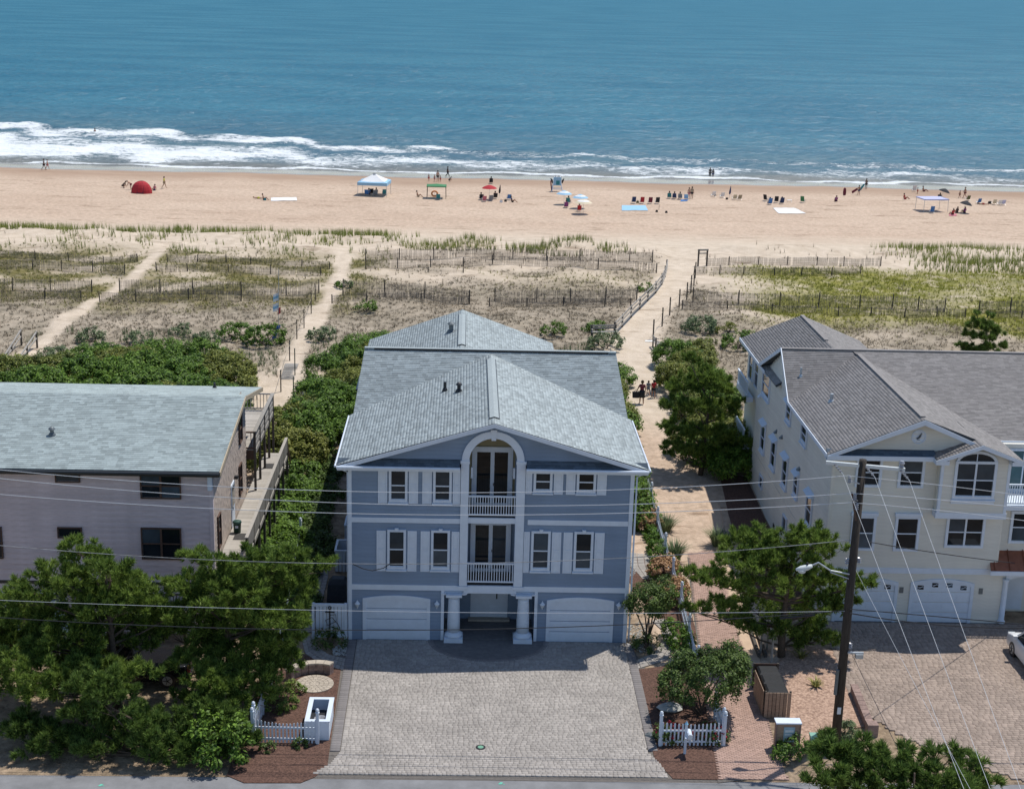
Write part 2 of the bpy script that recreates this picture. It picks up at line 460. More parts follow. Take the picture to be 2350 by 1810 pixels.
def sand_mat():
    m, N, L, P = new_mat('sand_and_dune_soil')
    def att(n):
        a = N.new('ShaderNodeAttribute'); a.attribute_name = n; return a.outputs['Fac']
    tc = N.new('ShaderNodeTexCoord')
    def noise(s, d=5, stretch=None, r=.6):
        n = N.new('ShaderNodeTexNoise'); n.inputs['Scale'].default_value = s; n.inputs['Detail'].default_value = d; n.inputs['Roughness'].default_value = r
        if stretch:
            mp = N.new('ShaderNodeMapping'); mp.inputs['Scale'].default_value = stretch
            L.new(tc.outputs['Object'], mp.inputs[0]); L.new(mp.outputs[0], n.inputs['Vector'])
        else:
            L.new(tc.outputs['Object'], n.inputs['Vector'])
        return n.outputs['Fac']
    def ramp(f, a, b, p0=.35, p1=.65):
        r = N.new('ShaderNodeValToRGB'); r.color_ramp.elements[0].position = p0; r.color_ramp.elements[1].position = p1
        r.color_ramp.elements[0].color = col4(a); r.color_ramp.elements[1].color = col4(b); L.new(f, r.inputs[0]); return r.outputs[0]
    def mix(f, a, b, mode='MIX'):
        x = N.new('ShaderNodeMix'); x.data_type = 'RGBA'; x.blend_type = mode
        if isinstance(f, float): x.inputs[0].default_value = f
        else: L.new(f, x.inputs[0])
        L.new(a, x.inputs[6]); L.new(b, x.inputs[7]); return x.outputs[2]
    def math_(op, a, b):
        x = N.new('ShaderNodeMath'); x.operation = op
        for i, k in enumerate((a, b)):
            if isinstance(k, (int, float)): x.inputs[i].default_value = k
            else: L.new(k, x.inputs[i])
        return x.outputs[0]
    sand = mix(.5, ramp(noise(.12, 4, (.5, 1, 1)), (.465, .345, .255), (.575, .448, .342)), ramp(noise(2.2, 6), (.33, .245, .178), (.66, .505, .385)))
    pale = ramp(noise(.8, 5), (.51, .42, .32), (.63, .53, .42))
    sand = mix(att('dune'), sand, pale)
    spots = ramp(noise(.45, 6, (.35, 1.4, 1), .75), (.62, .58, .54), (1, 1, 1), .36, .43)     # weed and trodden patches, plus painted shade of footprint dents
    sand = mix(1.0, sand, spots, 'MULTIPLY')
    litter = ramp(noise(1.5, 6), (.17, .145, .105), (.31, .262, .195))
    f = math_('MULTIPLY', att('dry'), ramp(noise(1.1, 7, None, .8), (.5, .5, .5), (1, 1, 1), .32, .52))
    c = mix(f, sand, litter)
    ol = ramp(noise(.9, 6), (.10, .092, .03), (.215, .18, .065))
    f = math_('MULTIPLY', att('olive'), ramp(noise(.7, 7, None, .8), (.3, .3, .3), (1, 1, 1), .3, .5))
    c = mix(f, c, ol)
    lm = ramp(noise(.6, 6), (.13, .135, .025), (.27, .25, .06))
    f = math_('MULTIPLY', att('lime'), ramp(noise(.5, 7, None, .8), (0, 0, 0), (1, 1, 1), .33, .5))
    c = mix(f, c, lm)
    lot = ramp(noise(1.3, 7, None, .75), (.155, .115, .075), (.40, .30, .205), .38, .62)
    c = mix(att('lot'), c, lot)
    damp = ramp(noise(.25, 3, (.3, 1, 1)), (.34, .235, .165), (.40, .285, .205))
    c = mix(att('damp'), c, damp)
    wet = ramp(noise(.25, 3, (.3, 1, 1)), (.23, .20, .19), (.28, .245, .23))
    c = mix(att('wet'), c, wet)
    L.new(c, P.inputs['Base Color'])
    mr = N.new('ShaderNodeMapRange'); L.new(att('wet'), mr.inputs[0]); mr.inputs[3].default_value = .95; mr.inputs[4].default_value = .16
    L.new(mr.outputs[0], P.inputs['Roughness'])
    P.inputs['Specular IOR Level'].default_value = .25
    # footprints and grain
    v = N.new('ShaderNodeTexVoronoi'); v.inputs['Scale'].default_value = 1.1; v.feature = 'SMOOTH_F1'
    L.new(tc.outputs['Object'], v.inputs['Vector'])
    h = math_('ADD', math_('MULTIPLY', v.outputs['Distance'], .8), math_('MULTIPLY', noise(5, 6), .7))
    bn = N.new('ShaderNodeBump'); bn.inputs['Distance'].default_value = .12
    mr2 = N.new('ShaderNodeMapRange'); L.new(att('wet'), mr2.inputs[0]); mr2.inputs[3].default_value = 1; mr2.inputs[4].default_value = .03
    L.new(mr2.outputs[0], bn.inputs['Strength'])
    L.new(h, bn.inputs['Height']); L.new(bn.outputs[0], P.inputs['Normal'])
    return m

def grid_axis(parts):
    out = []
    for a, b, n in parts:
        out += list(np.linspace(a, b, n, endpoint=False))
    return np.array(out + [parts[-1][1]])
def grid_mesh(name, xs, ys, zf, material):
    X, Yy = np.meshgrid(xs, ys)
    Z = zf(X, Yy)
    V = np.stack([X, Yy, Z], -1).reshape(-1, 3)
    nx, ny = len(xs), len(ys)
    i = np.arange(ny - 1)[:, None] * nx + np.arange(nx - 1)[None, :]
    Fc = np.stack([i, i + 1, i + nx + 1, i + nx], -1).reshape(-1, 4)
    return arr_mesh(name, V, Fc, material, True), X.ravel(), Yy.ravel()
def set_attr(me, name, vals):
    a = me.attributes.new(name, 'FLOAT', 'POINT')
    a.data.foreach_set('value', np.asarray(vals, np.float32))

xs = grid_axis([(-6000, -400, 10), (-400, -130, 12), (-130, -70, 40), (-70, 80, 230), (80, 140, 30), (140, 400, 12), (400, 6000, 10)])
ys = grid_axis([(-400, 30, 12), (30, 75, 30), (75, 190, 190), (190, 262, 80), (262, 420, 20), (420, 600, 4)])
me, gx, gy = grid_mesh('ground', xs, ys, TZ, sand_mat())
dry, ol, lime, grn = cover(gx, gy)
set_attr(me, 'dry', dry); set_attr(me, 'olive', ol); set_attr(me, 'lime', lime)
set_attr(me, 'dune', np.clip((gy - 92) / 6, 0, 1) * np.clip((190 - gy) / 16, 0, 1))
set_attr(me, 'lot', np.clip((86 - gy) / 6, 0, 1) * np.clip(seg_dist(gx, gy, [Vector((12.2, 60, 0)), Vector((12.4, 92, 0))]) / .8 - 3.4, 0, 1))
wob = .8 * np.sin(gx * .13) + .5 * np.sin(gx * .31 + 1)
set_attr(me, 'damp', np.clip((gy - 232 - 2 * wob) / 9, 0, 1))
set_attr(me, 'wet', np.clip((gy - 247.5 - wob) / 1.6, 0, 1))
ground = tag(link('ground', me), kind='structure')

# ---- sea
def foam_edge(x):
    return np.interp(x, [-130, -99, -70, -45, -20, 9, 40, 75, 106, 140], [322, 322, 317, 309, 298, 292, 289, 287, 283, 283])
SEA = -3.0
def sea_z(x, y):
    amp = np.clip((y - 256) / 10, 0, 1)
    rr = np.random.RandomState(9); s = 0 * x
    for _ in range(16):
        lam = rr.uniform(2.5, 15); an = rr.normal(math.pi / 2, .55); k = 2 * math.pi / lam
        s = s + .006 * lam ** .9 * np.sin(k * (math.cos(an) * x + math.sin(an) * y) + rr.uniform(0, 6.28) + .8 * np.sin(x * .05 + y * .03))
    s = s * np.clip((1000 - y) / 600, 0, 1)
    fe = foam_edge(x)
    cr = .55 * np.exp(-((y - fe + 2 + 1.2 * np.sin(x * .21)) / 1.6) ** 2) * (.45 + .55 * np.sin(x * .06 + 1.0) ** 2)
    cr2 = .28 * np.exp(-((y - (258 + .42 * (fe - 258)) - 1.5 * np.sin(x * .12 + 2)) / 1.3) ** 2) * (.4 + .6 * np.sin(x * .09) ** 2)
    cr3 = .45 * np.exp(-((y - fe - 16 - 3 * np.sin(x * .05)) / 2.6) ** 2) * np.clip(np.sin(x * .045 + 2.2), 0, 1)
    return SEA + amp * (s + cr + cr2 + cr3)
def sea_mat():
    m, N, L, P = new_mat('sea_water')
    tc = N.new('ShaderNodeTexCoord')
    def att(n):
        a = N.new('ShaderNodeAttribute'); a.attribute_name = n; return a.outputs['Fac']
    def noise(s, d=4, stretch=(1, 1, 1), r=.55, dist=0.0):
        mp = N.new('ShaderNodeMapping'); mp.inputs['Scale'].default_value = stretch; L.new(tc.outputs['Object'], mp.inputs[0])
        n = N.new('ShaderNodeTexNoise'); n.inputs['Scale'].default_value = s; n.inputs['Detail'].default_value = d
        n.inputs['Roughness'].default_value = r; n.inputs['Distortion'].default_value = dist
        L.new(mp.outputs[0], n.inputs['Vector']); return n.outputs['Fac']
    def mth(op, a, b, c=None):
        x = N.new('ShaderNodeMath'); x.operation = op
        for i, k in enumerate((a, b) if c is None else (a, b, c)):
            if isinstance(k, (int, float)): x.inputs[i].default_value = k
            else: L.new(k, x.inputs[i])
        return x.outputs[0]
    def mixc(f, a, b):
        x = N.new('ShaderNodeMix'); x.data_type = 'RGBA'
        L.new(f, x.inputs[0])
        for i, k in ((6, a), (7, b)):
            if isinstance(k, tuple): x.inputs[i].default_value = col4(k)
            else: L.new(k, x.inputs[i])
        return x.outputs[2]
    def sstep(v, a, b):
        r = N.new('ShaderNodeMapRange'); r.interpolation_type = 'SMOOTHSTEP'; r.clamp = True
        L.new(v, r.inputs[0])
        for i, k in ((1, a), (2, b)):
            if isinstance(k, (int, float)): r.inputs[i].default_value = k
            else: L.new(k, r.inputs[i])
        return r.outputs[0]
    deep = mixc(sstep(noise(.035, 5, (.45, 1, 1), .6), .35, .65), (.03, .155, .238), (.052, .20, .282))
    shallow = mixc(sstep(noise(.09, 5, (.35, 1, 1), .6), .38, .62), (.06, .145, .205), (.095, .18, .22))
    sand_w = (.20, .19, .165)
    base = mixc(att('shallow'), deep, shallow)
    rip = sstep(noise(1.1, 6, (.5, 1, 1), .75, .5), .36, .64)  # darker ripples put the shading of wave facets into the colour
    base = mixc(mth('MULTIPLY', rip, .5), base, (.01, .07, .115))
    base = mixc(att('swash'), base, sand_w)
    # foam: lace broken by noise, denser towards the crest line and the run-up
    lace = noise(.85, 8, (.55, 1.1, 1), .7, 1.4)
    big = noise(.10, 4, (.5, 1.4, 1), .6)
    th = mth('SUBTRACT', .76, mth('MULTIPLY', att('foam'), .42))
    val = mth('ADD', mth('MULTIPLY', lace, .72), mth('MULTIPLY', big, .34))
    foam = sstep(val, th, mth('ADD', th, .13))
    foam = mth('MULTIPLY', foam, mth('MINIMUM', mth('MULTIPLY', att('foam'), 8.0), 1.0))
    # scattered whitecaps further out
    wc = mth('MULTIPLY', sstep(noise(.15, 6, (.55, 1.5, 1), .72, .6), .70, .75), att('open'))
    foam = mth('MAXIMUM', foam, mth('MULTIPLY', wc, .8))
    c = mixc(foam, base, (.74, .78, .80))
    L.new(c, P.inputs['Base Color'])
    P.inputs['Roughness'].default_value = 1; P.inputs['Specular IOR Level'].default_value = 0
    gl = N.new('ShaderNodeBsdfGlossy'); gl.inputs['Roughness'].default_value = .3; mx = N.new('ShaderNodeMixShader')
    L.new(mth('MULTIPLY_ADD', foam, -.08, .09), mx.inputs[0]); L.new(P.outputs[0], mx.inputs[1]); L.new(gl.outputs[0], mx.inputs[2]); L.new(mx.outputs[0], N['Material Output'].inputs[0])
    h1 = noise(.5, 6, (.65, 1, 1), .65, .4); h2 = noise(.06, 3, (.3, 1, 1), .5)
    h = mth('ADD', mth('ADD', mth('MULTIPLY', h1, 1.1), mth('MULTIPLY', h2, 2.2)), mth('MULTIPLY', foam, .12))
    bn = N.new('ShaderNodeBump'); bn.inputs['Strength'].default_value = .85; bn.inputs['Distance'].default_value = .9
    L.new(h, bn.inputs['Height']); L.new(bn.outputs[0], P.inputs['Normal']); L.new(bn.outputs[0], gl.inputs['Normal'])
    return m
xs = grid_axis([(-12000, -400, 24), (-400, -120, 40), (-120, 130, 280), (130, 400, 40), (400, 12000, 24)])
ys = grid_axis([(246, 256, 10), (256, 345, 170), (345, 600, 120), (600, 1000, 40), (1000, 14000, 40)])
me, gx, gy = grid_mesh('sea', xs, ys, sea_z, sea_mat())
fe = foam_edge(gx); sh = 258.0
t = (gy - sh) / (fe - sh)
wv = .06 * np.sin(gx * .21) + .05 * np.sin(gx * .43 + 1)
foam = np.clip(1.08 - np.abs(t + wv - .9) / .28, 0, 1) * np.interp(gx, [-100, -30, 10, 60, 110], [.92, .82, .64, .58, .62])     # breaking crest
foam = np.maximum(foam, np.clip(1.0 - np.abs(t - .42 + wv) / .62, 0, 1) * np.interp(gx, [-100, -40, 0, 110], [1.2, .97, .76, .76]))
foam = np.maximum(foam, np.clip(1.1 - np.abs(gy - sh - 2.2 - 1.2 * np.sin(gx * .17) - .8 * np.sin(gx * .41)) / 3.2, 0, 1) * .95)        # run-up
foam = np.maximum(foam, .38 * np.clip(1.2 - np.abs(gy - fe - 9 - 2 * np.sin(gx * .08)) / 5, 0, 1) * np.clip(np.sin(gx * .05 + .5), 0, 1))
foam *= np.clip((1.12 - t - wv) / .1, 0, 1) + .4 * (t > 1.0) * (t < 2)
set_attr(me, 'foam', np.clip(foam, 0, 1))
set_attr(me, 'shallow', np.clip((fe + 60 - gy) / 75, 0, 1))
set_attr(me, 'swash', np.clip((sh + 16 - gy) / 16, 0, .75))
set_attr(me, 'open', np.clip((gy - fe - 25) / 40, 0, 1))
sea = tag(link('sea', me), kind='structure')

# ---- street
st = MB(); Y0, Y1 = 43.5, 51.35
st.quad((-160, Y0, .012), (160, Y0, .012), (160, Y1 + .15, .012), (-160, Y1 - .1, .012))
street = tag(st.build('street', M['asphalt']), kind='structure')

# ---- pavers laid as single stones; nearest ones are parts, the rest one mass
def poly_interval(poly, v):
    """u-interval of convex polygon (list of (u,v)) at height v"""
    us = []
    n = len(poly)
    for i in range(n):
        (u0, v0), (u1, v1) = poly[i], poly[(i + 1) % n]
        if v0 == v1: continue
        t = (v - v0) / (v1 - v0)
        if 0 <= t <= 1: us.append(u0 + t * (u1 - u0))
    return (min(us), max(us)) if len(us) >= 2 else None
def stone_arrays(cx, cy, w, d, z0, z1, ch=.008, rot=0.0):
    """chamfered stones, vectorised: 8 top/side verts each, 5 quads + 4 chamfers"""
    n = len(cx)
    base = np.array([[-1, -1], [1, -1], [1, 1], [-1, 1]], float)
    hw = np.stack([w, d], -1)[:, None, :] / 2
    lo = base[None] * hw; hi = base[None] * (hw - ch)
    if rot:
        c, s_ = math.cos(rot), math.sin(rot)
        Rm = np.array([[c, s_], [-s_, c]]); lo = lo @ Rm; hi = hi @ Rm
    cc = np.stack([cx, cy], -1)[:, None, :]
    V = np.zeros((n, 12, 3))
    z1 = np.broadcast_to(z1, (n,))
    V[:, 0:4, :2] = cc + lo; V[:, 0:4, 2] = z0
    V[:, 4:8, :2] = cc + lo; V[:, 4:8, 2] = (z1 - ch)[:, None]
    V[:, 8:12, :2] = cc + hi; V[:, 8:12, 2] = z1[:, None]
    f = []
    for k in range(4):
        j = (k + 1) % 4
        f += [(k, j, 4 + j, 4 + k), (4 + k, 4 + j, 8 + j, 8 + k)]
    f.append((8, 9, 10, 11))
    Fc = np.array(f)[None] + (np.arange(n) * 12)[:, None, None]
    return V.reshape(-1, 3), Fc.reshape(-1, 4)
def pave(name, parent, poly, course, widths, mat_obj, mat_mass, ztop, near, seed, keep=None):
    """courses along x inside convex poly (x,y); the 'near' stones closest to the street are objects"""
    rnd = np.random.RandomState(seed)
    vs = [p[1] for p in poly]; y = min(vs) + course / 2
    S = []
    k = 0
    while y < max(vs) - course * .3:
        iv = poly_interval(poly, y)
        if iv:
            x = iv[0] + (k % 2) * .05
            x0 = iv[0]; x = x0
            while x < iv[1] - .03:
                w = widths[rnd.randint(len(widths))]
                w = min(w, iv[1] - x)
                if w > .05 and (keep is None or keep(x + w / 2, y)):
                    S.append((x + w / 2, y, w - .009, course - .009, ztop + rnd.uniform(-.003, .003)))
                x += w
        y += course; k += 1
    S.sort(key=lambda s: (s[1], s[0]))
    near_s, rest = S[:near], S[near:]
    cache = {}
    for s in near_s:
        key = round(s[2], 3)
        if key not in cache:
            V, Fc = stone_arrays(np.zeros(1), np.zeros(1), np.array([s[2]]), np.array([s[3]]), -.06, np.zeros(1), .008)
            cache[key] = arr_mesh('paver', V, Fc, mat_obj)
        o = bpy.data.objects.new('paver', cache[key]); COL.objects.link(o)
        o.parent = parent; o.location = (s[0] - parent.location.x, s[1] - parent.location.y, s[4] - parent.location.z)
    if rest:
        a = np.array(rest)
        V, Fc = stone_arrays(a[:, 0], a[:, 1], a[:, 2], a[:, 3], -.06, a[:, 4], .008)
        o = link('paver_field', arr_mesh('paver_field', V, Fc, mat_mass), parent)
        o['kind'] = 'stuff'
    return len(S)

def ground_sheet(name, pts, z, m, parent=None, th=.0):
    mb = MB(); mb.quad(*[(p[0], p[1], z) for p in pts])
    return mb.build(name, m, parent)

# main driveway
DL0, DL1 = G(797, 1480), G(752, 1752)
DR0, DR1 = G(1438, 1480), G(1487, 1690)
drive_poly = [(G(712, 1787).x, 51.62), (G(1535, 1787).x, 51.62), (DR1.x + .3, 52.5), (DR1.x - .15, 53.6), (DR0.x - .1, 63.80), (DL0.x + .42, 63.80), (DL1.x + .42, 53.4), (DL1.x + .1, 52.4)]
driveway = tag(MB().quad((-6.6, 51.3, .016), (10.4, 51.3, .016), (8.0, 63.88, .016), (-5.3, 63.88, .016)).build('driveway', M['joint']), kind='structure')
def keep_oval(x, y):
    return ((x - 1.41) / 2.75) ** 2 + ((y - 63.9) / 2.2) ** 2 > 1.0
npv = pave('paver', driveway, drive_poly, .152, [.152, .20, .228, .228, .26], M['paver'], M['paver_mass'], .06, 290, 3, keep_oval)
def band(parent, a, b, w, m, n, name='border_paver', z=.058):
    """soldier course of single stones from a to b, w wide"""
    a = Vector((a[0], a[1], 0)); b = Vector((b[0], b[1], 0)); d = (b - a); L = d.length; d.normalize()
    rot = math.atan2(d.y, d.x)
    V, Fc = stone_arrays(np.zeros(1), np.zeros(1), np.array([L / n - .008]), np.array([w - .01]), -.06, np.zeros(1), .008)
    me = arr_mesh(name, V, Fc, m)
    for i in range(n):
        p = a + d * (L * (i + .5) / n)
        o = bpy.data.objects.new(name, me); COL.objects.link(o); o.parent = parent
        o.location = (p.x, p.y, z); o.rotation_euler = (0, 0, rot)
band(driveway, (DL0.x + .2, 63.7), (DL1.x + .2, 53.4), .4, M['paver_dark'], 52)
band(driveway, (DR0.x + .1, 63.7), (DR1.x + .06, 53.7), .4, M['paver_dark'], 50)
# dark oval apron before the entry
ov = MB()
pts = [(1.41 + 2.72 * math.cos(t), 63.86 + 2.18 * math.sin(t), .045) for t in np.linspace(math.pi, 2 * math.pi, 40)]
ov.slab(pts, .03)
M['oval'] = mat('dark_stamped_pavers', (.155, .15, .15), .85, .2, 4, bump=.3, bscale=25)
ov.build('entry_apron', M['oval'], driveway)
pts_o = [(1.41 + 2.72 * math.cos(t), 63.86 + 2.18 * math.sin(t)) for t in np.linspace(math.pi + .02, 2 * math.pi - .02, 46)]
for a, b in zip(pts_o[:-1], pts_o[1:]):
    band(driveway, a, b, .26, M['paver_dark'], 1, 'border_paver', .064)
# drain cover and marks
dc = G(1103, 1714, .06)
dr = thing('drain_cover', 'small round green drain cover in the grey driveway pavers', 'drain cover', (dc.x, dc.y, .062))
MB().lathe((dc.x, dc.y, .062), [(.20, 0), (.20, .012), (.15, .016)], 20).build('rim', M['black'], dr)
M['green_plastic'] = mat('green_plastic', (.16, .34, .24), .5, .1)
MB().lathe((dc.x, dc.y, .066), [(.12, 0), (.12, .016), (.10, .02)], 20).build('lid', M['green_plastic'], dr)
M['green_paint'] = mat('green_marking_paint', (.13, .48, .36), .8, .2, 8)
for (px, py), lb in (((1149, 1797), 'pale green utility paint mark on street before the driveway'), ((231, 1801), 'pale green arrow paint mark on street by the pines')):
    p = G(px, py, .02); mb = MB()
    mb.quad((p.x - .1, p.y - .05, .02), (p.x + .02, p.y - .05, .02), (p.x + .1, p.y + .09, .02), (p.x - .02, p.y + .1, .02))
    mb.quad((p.x + .03, p.y - .02, .02), (p.x + .14, p.y - .07, .02), (p.x + .16, p.y - .02, .02))
    tag(mb.build('paint_mark', M['green_paint']), lb, 'paint mark', 'green paint marks on the street')

# right-hand driveway
rd = [G(1905, 1432), G(2120, 1700), G(2160, 1810)]
rdrive = tag(MB().quad((23.2, 51.3, .016), (34, 51.3, .016), (34, 66.64, .016), (17.9, 66.64, .016), (17.3, 60.5, .016), (17.5, 57, .016)).build('neighbour_driveway', M['joint']), kind='structure')
rl = [(16.75, 57.0), (16.95, 60.2), (17.5, 63.2), (18.0, 66.6)]
def keep_r(x, y):
    return x > np.interp(y, [51, 53.0, 55.0, 57.0, 60.4, 63.2, 66.6], [23.0, 20.8, 18.6, 17.45, 17.2, 17.6, 18.05])
pave('paver', rdrive, [(17.0, 51.6), (30.5, 51.6), (30.5, 66.55), (17.0, 66.55)], .175, [.22, .25, .27, .30], M['paver_tan'], M['paver_tan_mass'], .06, 290, 8, keep_r)

# brick path beside the house and sand shoulder
def ribbon(name, L_pts, R_pts, z, m):
    mb = MB()
    for a, b, c, d in zip(L_pts[:-1], R_pts[:-1], R_pts[1:], L_pts[1:]):
        mb.quad((a[0], a[1], z), (b[0], b[1], z), (c[0], c[1], z), (d[0], d[1], z))
    return mb.build(name, m)
pl = [G(1650, 1797), G(1622, 1640), G(1612, 1540), G(1602, 1470), G(1590, 1380), G(1581, 1290), G(1570, 1230), G(1565, 1180)]
pr = [G(1800, 1780), G(1755, 1650), G(1727, 1540), G(1695, 1470), G(1672, 1380), G(1652, 1290), G(1634, 1230), G(1620, 1170)]
path = tag(ribbon('path', [(p.x - .05, p.y) for p in pl], [(p.x + .05, p.y) for p in pr], .034, M['joint']), kind='structure')
rnd = np.random.RandomState(5); S = []
ly = [p.y for p in pl]; lx = [p.x for p in pl]; ry = [p.y for p in pr]; rx = [p.x for p in pr]
y = 51.6; k = 0
while y < 78.5:
    x0 = np.interp(y, ly, lx); x1 = np.interp(y, ry, rx); x = x0 - (k % 2) * .1
    while x < x1 - .05:
        if x > x0 - .02: S.append((x + .1, y, .191, .091, .058 + rnd.uniform(-.004, .004)))
        x += .2
    y += .1; k += 1
near_s, rest = S[:290], S[290:]
V, Fc = stone_arrays(np.zeros(1), np.zeros(1), np.array([.191]), np.array([.091]), -.05, np.zeros(1), .006)
bm_ = arr_mesh('brick', V, Fc, M['brick_path_obj'])
for s in near_s:
    o = bpy.data.objects.new('brick', bm_); COL.objects.link(o); o.parent = path; o.location = (s[0], s[1], s[4])
a = np.array(rest); V, Fc = stone_arrays(a[:, 0], a[:, 1], a[:, 2], a[:, 3], .0, a[:, 4], .006)
o = link('brick_field', arr_mesh('brick_field', V, Fc, M['brick_path']), path); o['kind'] = 'stuff'

# sand strip between the bricks and the rail, and upper sand path (slightly mounded sheets)
M['path_sand'] = mat('trodden_path_sand', (.53, .395, .285), .95, .12, 2.0, bump=.5, bscale=9)
def sheet(name, L_pts, R_pts, m, dz=.02, n=8, sub=8):
    """sheet laid on the land between two point rows"""
    vs = []; fs = []
    rows = []
    for i in range(len(L_pts) - 1):
        for s in range(sub):
            t = s / sub
            rows.append((Vector(L_pts[i]).lerp(Vector(L_pts[i + 1]), t), Vector(R_pts[i]).lerp(Vector(R_pts[i + 1]), t)))
    rows.append((Vector(L_pts[-1]), Vector(R_pts[-1])))
    for a, b in rows:
        for k in range(n + 1):
            p = a.lerp(b, k / n); e = min(k, n - k)
            vs.append((p.x, p.y, float(TZ(p.x, p.y)) + (dz if e else -.03)))
    for i in range(len(rows) - 1):
        for k in range(n):
            q = i * (n + 1) + k
            fs.append((q, q + 1, q + n + 2, q + n + 1))
    me = bpy.data.meshes.new(name); me.from_pydata(vs, [], fs); me.materials.append(m)
    for p in me.polygons: p.use_smooth = True
    return link(name, me)
sl = [(p.x + .02, p.y, 0) for p in pr[2:]] + [(G(1565, 1180).x, 78.7, 0)]
sheet_pts_l = [(G(1720, 1540).x, G(1720, 1540).y, 0), (G(1693, 1470).x, G(1693, 1470).y, 0), (G(1668, 1380).x, G(1668, 1380).y, 0), (G(1648, 1290).x, G(1648, 1290).y, 0), (G(1618, 1170).x, G(1618, 1170).y, 0)]
sheet_pts_r = [(G(1748, 1540).x, G(1748, 1540).y, 0), (G(1742, 1470).x, G(1742, 1470).y, 0), (G(1712, 1380).x, G(1712, 1380).y, 0), (G(1680, 1290).x, G(1680, 1290).y, 0), (G(1652, 1170).x, G(1652, 1170).y, 0)]
tag(sheet('sand_shoulder', sheet_pts_l, sheet_pts_r, M['path_sand'], .05), kind='structure')
ul = [T(1560, 1190), T(1515, 1080), T(1490, 1000), T(1465, 930), T(1445, 860), T(1425, 810)]
ur = [T(1655, 1170), T(1585, 1080), T(1530, 1000), T(1515, 930), T(1497, 860), T(1483, 810)]

# ---- planting beds (sheets a few millimetres apart)
def bed(name, px, m, z=.02):
    mb = MB(); pts = [G(*p) for p in px]
    mb.slab([(p.x, p.y, z + .02) for p in pts], .08)
    return tag(mb.build(name, m), kind='structure')
bed('mulch_bed', [(655, 1530), (690, 1500), (782, 1538), (751, 1760), (722, 1784), (690, 1797), (560, 1797), (520, 1780), (575, 1640), (600, 1560)], M['mulch'])
bed('mulch_bed', [(1452, 1538), (1520, 1530), (1590, 1500), (1650, 1560), (1668, 1700), (1660, 1790), (1545, 1788), (1502, 1742), (1484, 1660)], M['mulch'])
bed('mulch_bed', [(1440, 1290), (1500, 1250), (1560, 1300), (1600, 1460), (1570, 1520), (1545, 1480), (1530, 1440), (1490, 1400), (1440, 1330)], M['mulch'], .012)
tag(sheet('mulch_bed', [T(1648, 1085), T(1668, 1180), T(1698, 1280), T(1758, 1400)], [T(1716, 1096), T(1757, 1185), T(1805, 1285), T(1868, 1405)], M['mulch'], .06), kind='structure')
bed('gravel_bed', [(1800, 1490), (1850, 1475), (1940, 1502), (1945, 1560), (1930, 1700), (1850, 1730), (1800, 1660), (1770, 1560)], M['red_mulch'], .02)
bed('gravel_bed', [(1935, 1570), (1955, 1580), (1995, 1668), (1950, 1672), (1930, 1650)], M['red_mulch'], .025)
# shaded walk left of the house and its curved edge
M['walk'] = mat('grey_walk_pavers', (.26, .25, .245), .85, .14, 3, bump=.3, bscale=30)
wl = [G(690, 1460), G(700, 1500), G(735, 1525), G(790, 1540)]
wr = [G(722, 1455), G(728, 1485), G(755, 1503), G(797, 1513)]
def stone_walk(name, Lp, Rp, m, nrow, ncol, label=None):
    base = tag(ribbon(name, [(p.x, p.y) for p in Lp], [(p.x, p.y) for p in Rp], .022, M['joint']), kind='structure')
    i = 0
    for a, b, c, d in zip(Lp[:-1], Rp[:-1], Rp[1:], Lp[1:]):
        for r_ in range(nrow):
            for c_ in range(ncol):
                def P(u, v):
                    return a.lerp(b, u).lerp(d.lerp(c, u), v)
                g = .04
                q = [P((c_ + g) / ncol, (r_ + g) / nrow), P((c_ + 1 - g) / ncol, (r_ + g) / nrow), P((c_ + 1 - g) / ncol, (r_ + 1 - g) / nrow), P((c_ + g) / ncol, (r_ + 1 - g) / nrow)]
                mb = MB(); mb.slab([(p.x, p.y, .05) for p in q], .05)
                mb.build('paver', m, base)
    return base
M['walk_obj'] = mat('walk_paver', (.33, .305, .28), .85, .12, 4, obj_var=.12, bump=.25, bscale=40)
stone_walk('side_walk', wl, wr, M['walk_obj'], 5, 3)
wl2 = [G(660, 1130), G(675, 1300), G(690, 1460)]
wr2 = [G(712, 1130), G(735, 1300), G(722, 1455)]
stone_walk('side_walk', [G(735, 1200), G(716, 1330), G(690, 1455)], [G(765, 1200), G(752, 1330), G(722, 1450)], M['walk_obj'], 16, 3)
# curved walk right of the house
stone_walk('side_walk', [G(1445, 1250), G(1448, 1300), G(1475, 1330)], [G(1485, 1240), G(1497, 1300), G(1505, 1330)], M['walk_obj'], 8, 3)
stone_walk('side_walk', [G(1495, 1425), G(1517, 1445), G(1522, 1470), G(1500, 1500), G(1450, 1520)], [G(1525, 1420), G(1552, 1450), G(1556, 1478), G(1530, 1515), G(1450, 1540)], M['walk_obj'], 4, 3)
